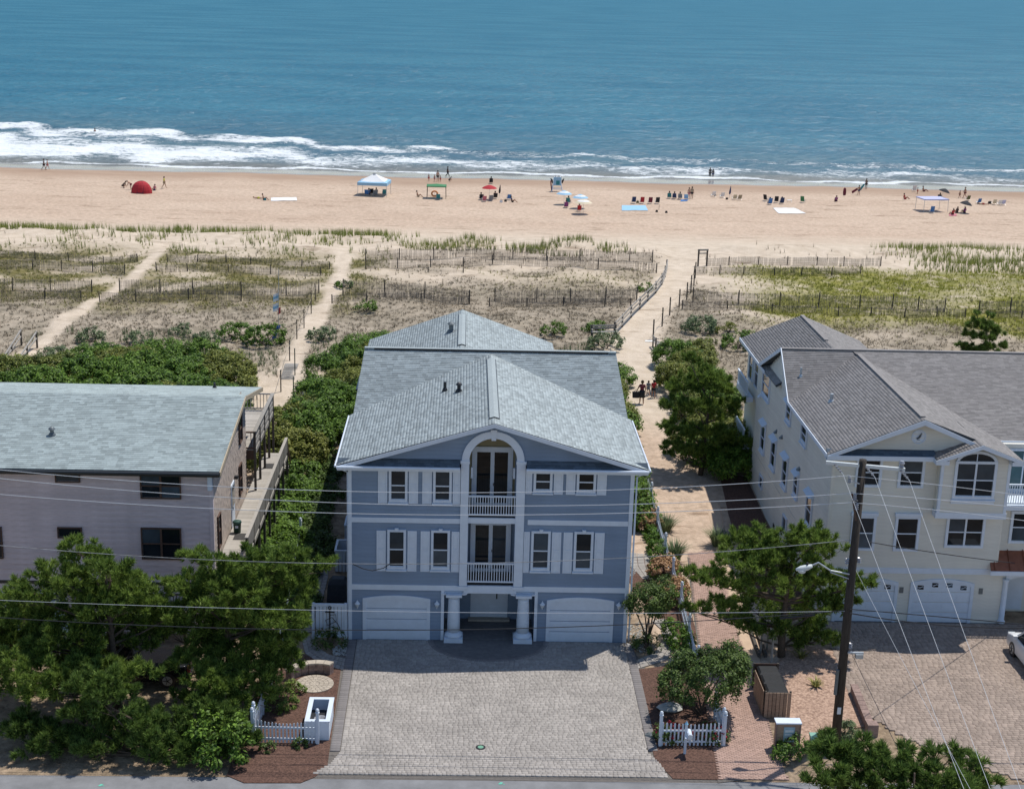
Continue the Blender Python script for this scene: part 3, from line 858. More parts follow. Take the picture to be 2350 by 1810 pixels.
# pebbles
def pebbles(name, px, n, seed, label_kind='stuff', r=(.02, .05)):
    rnd = np.random.RandomState(seed); P = [G(*p) for p in px]
    cx = np.mean([p.x for p in P]); cy = np.mean([p.y for p in P])
    mb = MB()
    for i in range(n):
        k = rnd.randint(len(P)); a, b = P[k], P[(k + 1) % len(P)]; u, v = rnd.rand(2)
        if u + v > 1: u, v = 1 - u, 1 - v
        x = cx + u * (a.x - cx) + v * (b.x - cx); y = cy + u * (a.y - cy) + v * (b.y - cy); q = rnd.uniform(*r)
        mb.lathe((x, y, .03), [(q * .6, 0), (q, q * .4), (q * .5, q * .8)], 5, 1, rnd.uniform(.6, 1))
    return tag(mb.build(name, M['pebble']), 'loose pale river pebbles', None, None, 'stuff')
pebbles('pebbles', [(762, 1490), (795, 1470), (795, 1505), (765, 1505)], 260, 1)
pebbles('pebbles', [(1440, 1440), (1470, 1425), (1500, 1470), (1480, 1500), (1440, 1490)], 500, 2)
pebbles('pebbles', [(1440, 1250), (1455, 1240), (1460, 1320), (1440, 1325)], 220, 3)
# ================================================================== building helpers
def shingle_plane(name, poly, eave_dir, m, parent, seed, tab=.30, course=.15, under=None, thick=.12):
    """roof plane: solid deck plus overlapping shingle tabs as real pieces (one mass). poly: convex 3-D polygon"""
    P = [Vector(p) for p in poly]
    n = Vector((0, 0, 0))
    for i in range(len(P)):
        n += (P[i] - P[0]).cross(P[(i + 1) % len(P)] - P[0])
    n.normalize()
    if n.z < 0: n = -n
    u = Vector(eave_dir).normalized(); v = n.cross(u)
    if v.z < 0: v = -v; 
    O = P[0]
    uv = [((p - O).dot(u), (p - O).dot(v)) for p in P]
    rnd = np.random.RandomState(seed)
    rows = []
    vmin = min(q[1] for q in uv); vmax = max(q[1] for q in uv)
    y = vmin; k = 0
    while y < vmax - .02:
        h = min(course, vmax - y)
        a = poly_interval(uv, y + .012); b = poly_interval(uv, y + h - .012)
        if a and b:
            lo = max(a[0], b[0]) if False else min(a[0], b[0]); hi = max(a[1], b[1])
            x = lo - rnd.uniform(0, tab)
            while x < hi:
                w = tab * rnd.uniform(.72, 1.25)
                x0, x1 = max(x, lo), min(x + w, hi)
                if x1 - x0 > .02:
                    # clamp corners to the slanted border
                    c = [(min(max(x0, a[0]), a[1]), y), (min(max(x1, a[0]), a[1]), y), (min(max(x1, b[0]), b[1]), y + h), (min(max(x0, b[0]), b[1]), y + h)]
                    if c[1][0] - c[0][0] > .01 or c[2][0] - c[3][0] > .01:
                        rows.append((c, rnd.uniform(.004, .009)))
                x += w
        y += course; k += 1
    nS = len(rows)
    C = np.array([r[0] for r in rows]); H = np.array([r[1] for r in rows])
    U = np.array(u); Vv = np.array(v); Nn = np.array(n); O3 = np.array(O)
    base = O3 + C[..., 0:1] * U + C[..., 1:2] * Vv
    V = np.zeros((nS, 6, 3))
    V[:, 0] = base[:, 0] + Nn * H[:, None]; V[:, 1] = base[:, 1] + Nn * H[:, None]
    V[:, 2] = base[:, 2] + Nn * .004; V[:, 3] = base[:, 3] + Nn * .004
    V[:, 4] = base[:, 0] - Nn * .01; V[:, 5] = base[:, 1] - Nn * .01
    f = np.array([(0, 1, 2, 3), (4, 5, 1, 0)])
    if np.cross(V[0, 1] - V[0, 0], V[0, 2] - V[0, 1]) @ Nn < 0: f = f[:, ::-1]
    Fc = (f[None] + (np.arange(nS) * 6)[:, None, None]).reshape(-1, 4)
    roof = MB().slab(P, thick, -n if n.z > 0 else n).build('roof', under or M['roof_under'], parent)
    o = link('shingles', arr_mesh('shingles', V.reshape(-1, 3), Fc, m), roof)
    o['kind'] = 'stuff'
    return roof, n

def siding(parent, frame, u0, u1, z0, z1, m, exposure=.19, n0=.0, cut=None, name='siding_board', proud=.036):
    """lap boards, one object each; boards of one length share a mesh. cut(z) -> list of (u0,u1)"""
    cache = {}
    z = z0
    while z < z1 - .03:
        h = min(exposure, z1 - z)
        for (a, b) in (cut(z + h / 2) if cut else [(u0, u1)]):
            if b - a < .05: continue
            key = (round(a, 3), round(b, 3), round(h, 3))
            if key not in cache:
                mb = MB(frame)
                mb.add([(a, n0, 0), (b, n0, 0), (b, n0 + proud, 0), (a, n0 + proud, 0), (a, n0, h), (b, n0, h), (b, n0 + .008, h), (a, n0 + .008, h)],
                       [(3, 2, 6, 7), (0, 1, 2, 3), (4, 7, 6, 5), (0, 3, 7, 4), (1, 5, 6, 2)])
                cache[key] = mb.mesh(name, m)
            o = link(name, cache[key], parent)
            o.location = (0, 0, z)
        z += exposure

def window(parent, frame, u0, u1, z0, z1, n=.03, style='hung', trim=.11, sill=True, key=False, mt=None, gl=None, hood=0.0, mull=1, bars=True, awn=0.0):
    """casing > panes, sash bars, sill, head. u0..z1 is the glass opening"""
    mt = mt or M['white']; gl = gl or M['glass']; n = n + .022
    mb = MB(frame)
    d = n + .055
    mb.box(u0 - trim, u0, 0, d, z0 - trim, z1 + trim)
    mb.box(u1, u1 + trim, 0, d, z0 - trim, z1 + trim)
    mb.box(u0 - .001, u1 + .001, 0, d - .003, z1, z1 + trim - .002)
    mb.box(u0 - .001, u1 + .001, 0, d - .003, z0 - trim + .002, z0)
    w = mb.build('window', mt, parent)
    if sill:
        MB(frame).add([(u0 - trim - .04, 0, z0 - trim - .09), (u1 + trim + .04, 0, z0 - trim - .09), (u1 + trim + .04, d + .05, z0 - trim - .09), (u0 - trim - .04, d + .05, z0 - trim - .09),
                       (u0 - trim - .04, 0, z0 - trim + .01), (u1 + trim + .04, 0, z0 - trim + .01), (u1 + trim + .04, d + .05, z0 - trim - .03), (u0 - trim - .04, d + .05, z0 - trim - .03)],
                      [(0, 3, 2, 1), (4, 5, 6, 7), (0, 1, 5, 4), (1, 2, 6, 5), (2, 3, 7, 6), (3, 0, 4, 7)]).build('sill', mt, w)
        # sloped inner sill
        MB(frame).add([(u0, n - .02, z0 + .0), (u1, n - .02, z0 + .0), (u1, n - .02, z0 + .06), (u0, n - .02, z0 + .06), (u0, d - .006, z0), (u1, d - .006, z0)],
                      [(3, 2, 5, 4), (0, 3, 4), (1, 5, 2), (0, 4, 5, 1), (0, 1, 2, 3)]).build('sill_slope', mt, w)
    if hood:
        MB(frame).box(u0 - trim - .05, u1 + trim + .05, 0, d + .05, z1 + trim - .001, z1 + trim + hood).build('head', mt, w)
    if key:
        c = (u0 + u1) / 2
        MB(frame).add([(c - .06, 0, z1 + .02), (c + .06, 0, z1 + .02), (c + .06, d + .03, z1 + .02), (c - .06, d + .03, z1 + .02),
                       (c - .09, 0, z1 + trim + .08), (c + .09, 0, z1 + trim + .08), (c + .09, d + .03, z1 + trim + .08), (c - .09, d + .03, z1 + trim + .08)],
                      [(0, 3, 2, 1), (4, 5, 6, 7), (0, 1, 5, 4), (1, 2, 6, 5), (2, 3, 7, 6), (3, 0, 4, 7)]).build('keystone', mt, w)
    step = (u1 - u0) / mull
    for k in range(mull):
        a, b = u0 + k * step, u0 + (k + 1) * step
        if k: MB(frame).box(a - .045, a + .045, 0, d - .008, z0, z1).build('mullion', mt, w)
        zm = (z0 + z1) / 2
        if style == 'hung':
            for (p, q, nn) in ((z0, zm, .0), (zm, z1, .012)):
                MB(frame).box(a + .02, b - .02, 0, n + nn - .006, p + .02, q - .005).build('pane', gl, w)
            if bars: MB(frame).box(a + .002, b - .002, 0, n + .03, zm - .028, zm + .028).build('sash_bar', mt, w)
        else:
            MB(frame).box(a + .02, b - .02, 0, n, z0 + .02, z1 - .02).build('pane', gl, w)
    return w
def shutter(parent, frame, u0, u1, z0, z1, m):
    mb = MB(frame); f = .06
    mb.box(u0, u0 + f, .03, .075, z0, z1); mb.box(u1 - f, u1, .03, .075, z0, z1)
    zm = z0 + (z1 - z0) * .55
    for z in (z0, zm - f / 2, z1 - f):
        mb.box(u0 + f, u1 - f, .03, .0745, z, z + f)
    s = mb.build('shutter', m, parent)
    for a, b in ((z0 + f, zm - f / 2), (zm + f / 2, z1 - f)):
        q = MB(frame); q.box(u0 + f, u1 - f, .03, .055, a, b); q.box(u0 + f + .04, u1 - f - .04, .05, .068, a + .05, b - .05)
        q.build('panel', m, s)
    return s
def lantern(parent, frame, u, z):
    """wall lantern: back plate, arm, glass, hood"""
    l = MB(frame).box(u - .05, u + .05, .03, .06, z - .16, z + .12).build('wall_lantern', M['white'], parent)
    MB(frame).tube([(u, .05, z - .14), (u, .13, z - .20), (u, .18, z - .10)], .018, 6).build('arm', M['white'], l)
    c = frame @ Vector((u, .18, z))
    g = MB().lathe((c.x, c.y, c.z - .10), [(.045, 0), (.075, .05), (.10, .14), (.09, .16)], 8)
    M.setdefault('lamp_glass', mat('frosted_lamp_glass', (.55, .6, .63), .3, .05))
    g.build('lamp_glass', M['lamp_glass'], l)
    MB().lathe((c.x, c.y, c.z + .06), [(.135, 0), (.10, .05), (.04, .10), (.02, .15), (.005, .19)], 8).build('hood', M['white'], l)
    return l
def arc_pts(cx, cz, r, a0, a1, n, rz=None):
    rz = rz or r
    return [(cx + r * math.cos(t), cz + rz * math.sin(t)) for t in np.linspace(a0, a1, n)]
def garage_door(parent, frame_y, x0, x1, z1, rise, m, sections=4, lites=0, depth=0.0, recess=False):
    """arched surround > panels (and small lites), facing -y"""
    y = frame_y
    n = 17; xc = (x0 + x1) / 2; hw = (x1 - x0) / 2
    zs = z1 - rise
    inner = [(x0, -.0)] + [(xc - hw * math.cos(t), zs + rise * math.sin(t)) for t in np.linspace(0, math.pi, n)] + [(x1, -.0)]
    # flat arch: use a circular segment instead of a half ellipse
    Rr = (hw * hw + rise * rise) / (2 * rise)
    inner = [(x0, .02)] + [(xc + s * hw, z1 - Rr + math.sqrt(Rr * Rr - (s * hw) ** 2)) for s in np.linspace(-1, 1, n)] + [(x1, .02)]
    tw = .16
    outer = [(x0 - tw, .02)] + [(xc + s * (hw + tw), z1 + tw - Rr + math.sqrt(max(Rr * Rr - (s * hw) ** 2, 0))) for s in np.linspace(-1, 1, n)] + [(x1 + tw, .02)]
    g = MB().strip(inner, outer, y - .09, y + .02).build('garage_door', m, parent)
    h = z1 / sections
    for k in range(sections):
        a, b = k * h + .03, (k + 1) * h - .004
        mb = MB()
        if k < sections - 1:
            mb.box(x0 - .02, x1 + .02, y - .045, y + .01, a, b)
            for j in range(4):
                w = (x1 - x0) / 4
                mb.box(x0 + j * w + .07, x0 + (j + 1) * w - .07, y - .056, y - .04, a + .09, b - .09)
        else:
            top = [(xc + s * hw * .999, z1 - Rr + math.sqrt(Rr * Rr - (s * hw) ** 2)) for s in np.linspace(-1, 1, n)]
            bot = [(p[0], a) for p in top]
            mb.strip(bot, top, y - .045, y + .01)
        p = mb.build('panel', m, g)
        if k == sections - 1 and lites:
            for j in range(lites):
                w = (x1 - x0) / lites; lx0, lx1 = x0 + j * w + .2, x0 + (j + 1) * w - .2
                zt = z1 - Rr + math.sqrt(max(0, Rr * Rr - (max(abs(lx0 - xc), abs(lx1 - xc))) ** 2)) - .03
                zt = min(zt, z1 - .06)
                q = MB().box(lx0, lx1, y - .052, y - .03, zt - .22, zt).build('lite', M['glass'], p)
                MB().beam((lx0, y - .056, zt - .22), (lx1, y - .056, zt), .012, .014).build('muntin', m, p)
                MB().beam((lx0, y - .058, zt - .10), (lx1, y - .058, zt - .10), .012, .014).build('muntin', m, p)
    MB().box(x0 + .01, x1 - .01, y - .05, y + .0, .004, .03).build('weather_strip', M['black'], g)
    return g
def railing(parent, x0, x1, y, z0, z1, m, n, name='railing', axis='x', bw=.035):
    """top rail, bottom rail > balusters"""
    mb = MB()
    if axis == 'x':
        mb.box(x0, x1, y - .05, y + .05, z1 - .07, z1); mb.box(x0, x1, y - .035, y + .035, z0 + .06, z0 + .13)
    else:
        mb.box(y - .05, y + .05, x0, x1, z1 - .07, z1); mb.box(y - .035, y + .035, x0, x1, z0 + .06, z0 + .13)
    r = mb.build(name, m, parent)
    me = MB().box(-bw / 2, bw / 2, -bw / 2, bw / 2, z0 + .13, z1 - .07).mesh('baluster', m)
    for k in range(n):
        t = x0 + (x1 - x0) * (k + .5) / n
        o = link('baluster', me, r)
        o.location = (t, y, 0) if axis == 'x' else (y, t, 0)
    return r
def pipe_vent(parent, p, r, h, m, cap=True, flash=True):
    mb = MB().lathe(p, [(r, -.15), (r, h)], 10)
    v = mb.build('roof_vent', m, parent)
    if flash: MB().lathe(p, [(r * 2.6, -.16), (r * 1.7, .06), (r * 1.1, .12)], 10).build('flashing', m, v)
    if cap: MB().lathe((p[0], p[1], p[2] + h), [(r * 1.2, -.02), (r * 1.9, .03), (r * 1.2, .12), (r * .3, .16)], 10).build('cap', m, v)
    return v

# ================================================================== the blue house
HX0, HX1, HY = -5.14, 7.90, 63.90
house = thing('beach_house', 'three-storey blue-grey house with white shutters, arched balcony and two white garage doors', 'house', (1.4, HY, 0))
FS = wall_frame('S', HY)
W_ = M['white']
mb = MB()
mb.box(HX0 + .04, -.71, HY, 72.0, 0, 2.5); mb.box(3.53, HX1 - .04, HY, 72.0, 0, 2.5)
mb.box(-.72, 3.54, 66.3, 72.0, 0, 2.5)
mb.box(HX0 + .04, .33, HY, 72.0, 2.499, 8.55); mb.box(2.52, HX1 - .04, HY, 72.0, 2.499, 8.55)
mb.box(.32, 2.53, 65.5, 72.0, 2.499, 9.95)
mb.box(-.3, 3.1, 65.52, 70, 8.5, 9.96)
mb.box(HX0 + .3, HX1 - .2, 71.9, 80.6, 0, 8.5)
mb.box(-5.3, 5.0, 80.5, 88.1, 0, 8.35)
# gable ends of the cross wing
for x in (HX0 + .31, HX1 - .21):
    mb.slab([(x, 71.6, 8.5), (x, 81.0, 8.5), (x, 76.3, 10.7)], .05, (1, 0, 0))
mb.slab([(-5.3, 88.05, 8.3), (5.0, 88.05, 8.3), (-.15, 88.05, 10.2)], .05, (0, 1, 0))
wall = mb.build('wall', M['blue_wall'], house)
# front gable wall around the arch
RK = lambda x: 10.66 - abs(x - 1.44) * (10.81 - 8.72) / 7.0     # underside of the rake
AC, AZ = 1.43, 8.90
mb = MB()
mb.slab([(-4.6, HY - .005, 8.72), (.12, HY - .005, 8.72), (.12, HY - .005, RK(.12)), (-4.6, HY - .005, RK(-4.6) )], .06, (0, 1, 0))
mb.slab([(2.74, HY - .005, 8.72), (7.4, HY - .005, 8.72), (7.4, HY - .005, RK(7.4)), (2.74, HY - .005, RK(2.74))], .06, (0, 1, 0))
ap = arc_pts(AC, AZ, 1.3, math.pi, 0, 21)
mb.strip(ap, [(p[0], RK(p[0])) for p in ap], HY - .006, HY + .054)
mb.build('gable_wall', M['blue_wall'], house)
def gcut(z):
    out = []
    half = 7.0 * (10.66 - z) / (10.81 - 8.72) - .12
    a = math.sqrt(max(0, 1.36 ** 2 - (z - AZ) ** 2)) if z > AZ else 1.36
    if z - AZ > 1.36: a = 0
    l0, r1 = max(1.44 - half, HX0 + .5), min(1.44 + half, HX1 - .5)
    if a > 0: out = [(l0, AC - a), (AC + a, r1)]
    else: out = [(l0, r1)]
    return [(p, q) for p, q in out if q - p > .1]
siding(house, FS, 0, 0, 8.95, 10.5, M['blue_siding'], .19, .008, gcut)
for (u0, u1) in ((HX0 + .16, -.02), (2.91, HX1 - .18)):
    siding(house, FS, u0, u1, 2.80, 5.86, M['blue_siding'], .19)
    siding(house, FS, u0, u1, 6.10, 8.50, M['blue_siding'], .19)
siding(house, FS, HX0 + .16, -.84, .0, 2.54, M['blue_siding'], .19)
siding(house, FS, 3.66, HX1 - .18, .0, 2.54, M['blue_siding'], .19)
# belts, corner boards, pilasters
for (u0, u1) in ((HX0 - .02, -.02), (2.91, HX1 + .0)):
    MB(FS).box(u0 + .17, u1 - (.0 if u1 < 3 else .19), 0, .065, 5.86, 6.10).build('belt', W_, house)
for (u0, u1) in ((HX0 + .15, .33), (2.52, HX1 - .17)):
    MB(FS).box(u0, u1, 0, .0655, 2.54, 2.80).build('belt', W_, house)
for (a, b) in ((HX0, HX0 + .16), (HX1 - .18, HX1)):
    MB(FS).box(a, b, -.16, .07, .0, 8.5).build('corner_board', W_, house)
for (a, b) in ((-.84, -.70), (3.52, 3.66)):
    MB(FS).box(a, b, -.02, .07, .0, 2.54).build('pilaster', W_, house)
for (a, b) in ((-.02, .34), (2.51, 2.91)):
    p = MB(FS).box(a, b, -.2, .13, 2.81, 8.86).build('pilaster', W_, house)
    MB(FS).box(a - .03, b + .03, -.15, .165, 8.78, 8.92).build('capital', W_, p)
    q = MB(FS).box(a - .06, b + .06, -.1, .16, 2.68, 2.80).build('bracket', W_, p)
# arch and keystone
ar = MB().strip(arc_pts(AC, AZ, 1.09, math.pi, 0, 25), arc_pts(AC, AZ, 1.42, math.pi, 0, 25), HY - .13, HY + .2).build('arch', W_, house)
MB(FS).add([(1.33, 0, 9.90), (1.53, 0, 9.90), (1.53, .17, 9.90), (1.33, .17, 9.90), (1.28, 0, 10.40), (1.58, 0, 10.40), (1.58, .17, 10.40), (1.28, .17, 10.40)],
           [(0, 3, 2, 1), (4, 5, 6, 7), (0, 1, 5, 4), (1, 2, 6, 5), (2, 3, 7, 6), (3, 0, 4, 7)]).build('keystone', W_, ar)
# recess lining, upper balcony
mb = MB()
mb.box(.25, .36, HY + .05, 65.55, 2.7, 8.95); mb.box(2.49, 2.6, HY + .05, 65.55, 2.7, 8.95)
mb.build('recess_wall', M['blue_wall'], house)
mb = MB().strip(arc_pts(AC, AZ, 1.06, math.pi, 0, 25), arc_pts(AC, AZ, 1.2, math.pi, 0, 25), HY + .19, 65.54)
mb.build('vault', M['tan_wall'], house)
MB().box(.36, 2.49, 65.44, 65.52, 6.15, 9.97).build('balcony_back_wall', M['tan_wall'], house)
FB = wall_frame('S', 65.44)
def french_door(z0, z1, u0=.62, u1=2.24):
    mb = MB(FB)
    mb.box(u0 - .14, u0, 0, .08, z0, z1 + .14); mb.box(u1, u1 + .14, 0, .08, z0, z1 + .14); mb.box(u0, u1, 0, .079, z1, z1 + .139)
    d = mb.build('balcony_door', W_, house)
    c = (u0 + u1) / 2
    for a, b in ((u0, c), (c, u1)):
        lf = MB(FB); lf.box(a, a + .09, 0, .06, z0, z1); lf.box(b - .09, b, 0, .06, z0, z1); lf.box(a + .09, b - .09, 0, .059, z1 - .12, z1); lf.box(a + .09, b - .09, 0, .059, z0, z0 + .14)
        l_ = lf.build('leaf', W_, d)
        MB(FB).box(a + .09, b - .09, 0, .03, z0 + .14, z1 - .12).build('pane', M['glass'], l_)
    MB(FB).box(c + .05, c + .08, .06, .11, z0 + 1.0, z0 + 1.12).build('handle', M['black'], d)
    return d
french_door(6.20, 8.95)
french_door(2.90, 5.35)
for z, n_ in ((5.90, 'balcony_floor'), (2.55, 'balcony_floor')):
    o = MB().box(.335, 2.515, HY - .08, 65.5, z, z + .26).build(n_, W_, house)
    MB().box(.365, 2.485, HY + .03, 65.43, z + .26, z + .275).build('dark_floor_sheet', M['dark_wood'], o)  # thin dark sheet added over the floor, darkens the recess behind the balusters
MB(FS).box(.2, 2.66, -.08, .09, 2.44, 2.552).build('entry_beam', W_, house)
railing(house, .345, 2.505, HY - .04, 6.22, 7.24, W_, 18)
railing(house, .345, 2.505, HY - .04, 2.92, 3.95, W_, 18)
for u in (.43, 2.36):
    MB().box(u, u + .09, HY + .3, HY + .42, 7.95, 8.45).build('wall_sconce', W_, house)
# entry: door wall, columns
FE = wall_frame('S', 66.3)
d = MB(FE).box(.55, 2.35, 0, .05, .16, 2.35).build('entry_door', W_, house)
for a, b in ((.62, .92), (1.98, 2.28)):
    MB(FE).box(a, b, .05, .08, .28, 1.75).build('side_panel', W_, d); MB(FE).box(a, b, .05, .075, 1.85, 2.25).build('pane', M['glass'], d)
lf = MB(FE).box(1.0, 1.9, .05, .09, .2, 1.8).build('leaf', W_, d)
MB(FE).box(1.08, 1.82, .05, .085, 1.85, 2.25).build('pane', M['glass'], d)
MB(FE).box(1.78, 1.84, .09, .14, 1.15, 1.40).build('handle', M['black'], lf)
MB().box(-.7, 3.52, HY + .05, 66.29, 0, .05).build('entry_floor', M['oval'], house)
MB(FE).box(.45, 2.45, 0, .35, .052, .15).build('step', M['stone'], house)
MB().box(-.71, 3.53, HY + .02, 66.3, 2.42, 2.5).build('entry_ceiling', W_, house)
for x in (-.24, 3.0):
    c = MB().box(x - .44, x + .44, HY - .42, HY + .42, .06, .26).build('column', W_, house)
    MB().lathe((x, HY, .26), [(.40, 0), (.43, .07), (.40, .14), (.33, .18), (.30, .24)], 28).build('base', W_, c, True)
    MB().lathe((x, HY, .50), [(.295, 0), (.295, .5), (.265, 1.55), (.25, 1.70)], 28).build('shaft', W_, c, True)
    MB().lathe((x, HY, 2.20), [(.25, 0), (.29, .05), (.31, .11)], 28).build('neck', W_, c, True)
    MB().box(x - .37, x + .37, HY - .34, HY + .34, 2.31, 2.43).build('capital', W_, c)
    for sx in (-1, 1):
        MB().slab([(x + sx * .36, HY - .1, 2.43), (x + sx * .62, HY - .1, 2.43), (x + sx * .58, HY - .1, 2.36), (x + sx * .40, HY - .1, 2.33)], .2, (0, 1, 0)).build('corbel', W_, c)
# windows with shutters (glass openings measured on the facade)
for (a, b, z0, z1, k, sh) in [(-3.18, -2.55, 6.98, 8.36, False, ((-3.78, -3.36), (-2.38, -1.96), 6.80, 8.44)),
                              (-1.17, -.54, 6.98, 8.36, False, ((-1.77, -1.34), (-.38, -.04), 6.80, 8.44)),
                              (3.40, 4.04, 7.56, 8.38, False, ((2.93, 3.22), (4.22, 4.64), 7.36, 8.44)),
                              (5.37, 6.03, 7.56, 8.38, False, ((4.78, 5.20), (6.20, 6.63), 7.36, 8.44)),
                              (-3.24, -2.60, 3.70, 5.42, True, ((-3.84, -3.42), (-2.42, -2.00), 3.48, 5.47)),
                              (-1.23, -.58, 3.70, 5.42, True, ((-1.82, -1.40), (-.40, -.04), 3.48, 5.47)),
                              (3.38, 4.05, 3.72, 5.46, True, ((2.93, 3.20), (4.23, 4.65), 3.50, 5.52)),
                              (5.36, 6.03, 3.72, 5.46, True, ((4.76, 5.18), (6.21, 6.65), 3.50, 5.52))]:
    window(house, FS, a, b, z0, z1, .035, key=k)
    shutter(house, FS, sh[0][0], sh[0][1], sh[2], sh[3], W_)
    shutter(house, FS, sh[1][0], sh[1][1], sh[2], sh[3], W_)
garage_door(house, HY, -4.32, -1.50, 2.12, .17, W_)
garage_door(house, HY, 4.25, 7.08, 2.14, .17, W_)
for u, z in ((-4.72, 1.82), (-1.03, 1.86), (3.88, 1.90), (7.46, 1.92)):
    lantern(house, FS, u, z)
# roof
EF, EZ = 63.40, 8.74
RZ, RX = 10.82, 1.44
XL, XR = -5.62, 8.48
YV = 71.3; MS = (RZ - EZ) / 4.8; RH = 10.93
YR = YV + (RH - EZ) / MS
YP = YV + (RZ - EZ) / MS
SH = M['shingle_blue']
r1, _ = shingle_plane('roof', [(XL, EF, EZ), (XL, YV, EZ), (RX, YP, RZ), (RX, EF, RZ)], (0, 1, 0), SH, house, 1)
r2, _ = shingle_plane('roof', [(XR, EF, EZ), (XR, YV, EZ), (RX, YP, RZ), (RX, EF, RZ)], (0, 1, 0), SH, house, 2)
shingle_plane('roof', [(XL + .15, YV, EZ), (XL + .38, YR, RH), (RX, YR, RH), (RX, YP, RZ)], (1, 0, 0), SH, house, 3)
shingle_plane('roof', [(XR - .15, YV, EZ), (XR - .38, YR, RH), (RX, YR, RH), (RX, YP, RZ)], (1, 0, 0), SH, house, 4)
shingle_plane('roof', [(XL + .15, 2 * YR - YV, EZ), (XR - .15, 2 * YR - YV, EZ), (XR - .38, YR, RH), (XL + .38, YR, RH)], (1, 0, 0), SH, house, 5)
BX, BZ = -.12, 10.42
shingle_plane('roof', [(-5.78, 77.2, 8.42), (-5.78, 88.6, 8.42), (BX, 88.6, BZ), (BX, 77.2, BZ)], (0, 1, 0), SH, house, 6)
shingle_plane('roof', [(5.45, 77.2, 8.42), (5.45, 88.6, 8.42), (BX, 88.6, BZ), (BX, 77.2, BZ)], (0, 1, 0), SH, house, 7)
# skirt roof below the gable and eave trim
for a, b in ((XL + .02, -.08), (2.94, XR - .02)):
    shingle_plane('roof', [(a, EF - .02, EZ - .03), (b, EF - .02, EZ - .03), (b, HY - .02, EZ + .19), (a, HY - .02, EZ + .19)], (1, 0, 0), M['shingle_navy'], house, 8, thick=.04)
    MB().box(a, b, EF + .0, HY - .02, 8.50, 8.54).build('soffit', W_, house)
    g = MB()
    g.tube([(a - .02, EF - .08, 8.66), (b + .02, EF - .08, 8.66)], .075, 8)
    g.build('gutter', W_, house)
    MB().box(a, b, EF - .03, EF, 8.5, 8.70).build('fascia', W_, house)
for sx, x in ((-1, XL), (1, XR)):
    # rake boards along the gable
    A_ = Vector((x, EF - .03, EZ - .05)); B_ = Vector((RX, EF - .03, RZ - .02))
    mb = MB(); mb.slab([A_, B_, B_ + Vector((0, 0, -.19)), A_ + Vector((-sx * .3, 0, -.10))], .05, (0, 1, 0)); mb.build('rake_board', W_, house)
    mb = MB(); mb.slab([(x, EF + .02, EZ - .14), (RX, EF + .02, RZ - .14), (RX, HY, RZ - .14), (x, HY, EZ - .14)], .02); mb.build('rake_soffit', W_, house)
    MB().tube([(x + sx * .07, EF - .02, EZ - .06), (x + sx * .07, YV, EZ - .06)], .045, 8).build('gutter', W_, house)
    MB().tube([(x + sx * .05, EF + .1, EZ - .1), (x - sx * .45, HY + .1, 8.2), (x - sx * .45, HY + .1, .1)], .04, 6).build('downspout', W_, house)
def ridge_vent(parent, a, b, w, m, m2):
    a = Vector(a); b = Vector(b)
    def cap(h, ww, e):
        mb = MB(); y0, y1 = a.y - e, b.y + e
        for sx in (-1, 1):
            p, q = Vector((a.x, y0, a.z + h)), Vector((a.x, y1, a.z + h)); d = Vector((sx * ww / 2, 0, -ww / 2 * .3))
            mb.slab([p, q, q + d, p + d], .05)
        return mb
    v = cap(.05, w + .07, .04).build('ridge_vent', M['black'], parent)
    cap(.058, w, 0).build('vent_cap', m, v)
    return v
d_ = 0.0
ridge_vent(house, (RX, 64.3, RZ), (RX, 75.0, RZ), .42, SH, SH)
ridge_vent(house, (BX, 79.6, BZ), (BX, 87.3, BZ), .40, SH, SH)
MB().beam((XL + .9, YR, RH + .02), (XR - .8, YR, RH + .02), .34, .09).build('ridge_vent', M['black'], house)
MB().beam((XL + .38, YR - .02, RH + .045), (XR - .38, YR - .02, RH + .045), .26, .07).build('ridge_cap', SH, house)
pipe_vent(house, (-.9, 71.1, 10.18), .07, .42, M['black'], False)
pipe_vent(house, (-.2, 70.3, 10.36), .09, .30, M['black'])
M['vent_grey'] = mat('lead_grey_vent', (.16, .18, .19), .5, .15, metal=.4)
pipe_vent(house, (-.75, 83.6, 10.22), .13, .42, M['vent_grey'])
pipe_vent(house, (-3.7, 80.7, 9.2), .06, .35, M['black'], False)
# ================================================================== cream house on the right
cream = thing('beach_house', 'cream three-storey house with grey-brown shingle roof, arched window and copper door canopy', 'house', (22, 66.7, 0))
NX0, NX1, NY = 17.72, 32.5, 66.70
CS = M['cream_siding']
FS2 = wall_frame('S', NY)
FW2 = wall_frame('W', NX0)
NS = M['shingle_dark']
M['cream_wall'] = mat('cream_wall', (.70, .68, .61), .65, .05, 2)
mb = MB()
mb.box(NX0 + .02, 26.24, NY + .01, 75.7, 0, 8.6)
mb.box(26.23, NX1, 69.0, 75.7, 0, 8.55)
mb.box(NX0 + .02, NX1, 75.69, 85.6, 0, 8.5)
mb.slab([(NX0 + .02, 74.8, 8.3), (NX0 + .02, 83.4, 8.3), (NX0 + .02, 79.6, 10.45), (NX0 + .02, 78.6, 10.45)], .06, (1, 0, 0))
mb.slab([(NX0 + .6, NY + .02, 8.6), (25.5, NY + .02, 8.6), (21.75, NY + .02, 10.25)], .06, (0, 1, 0))
cw = mb.build('wall', M['cream_wall'], cream)
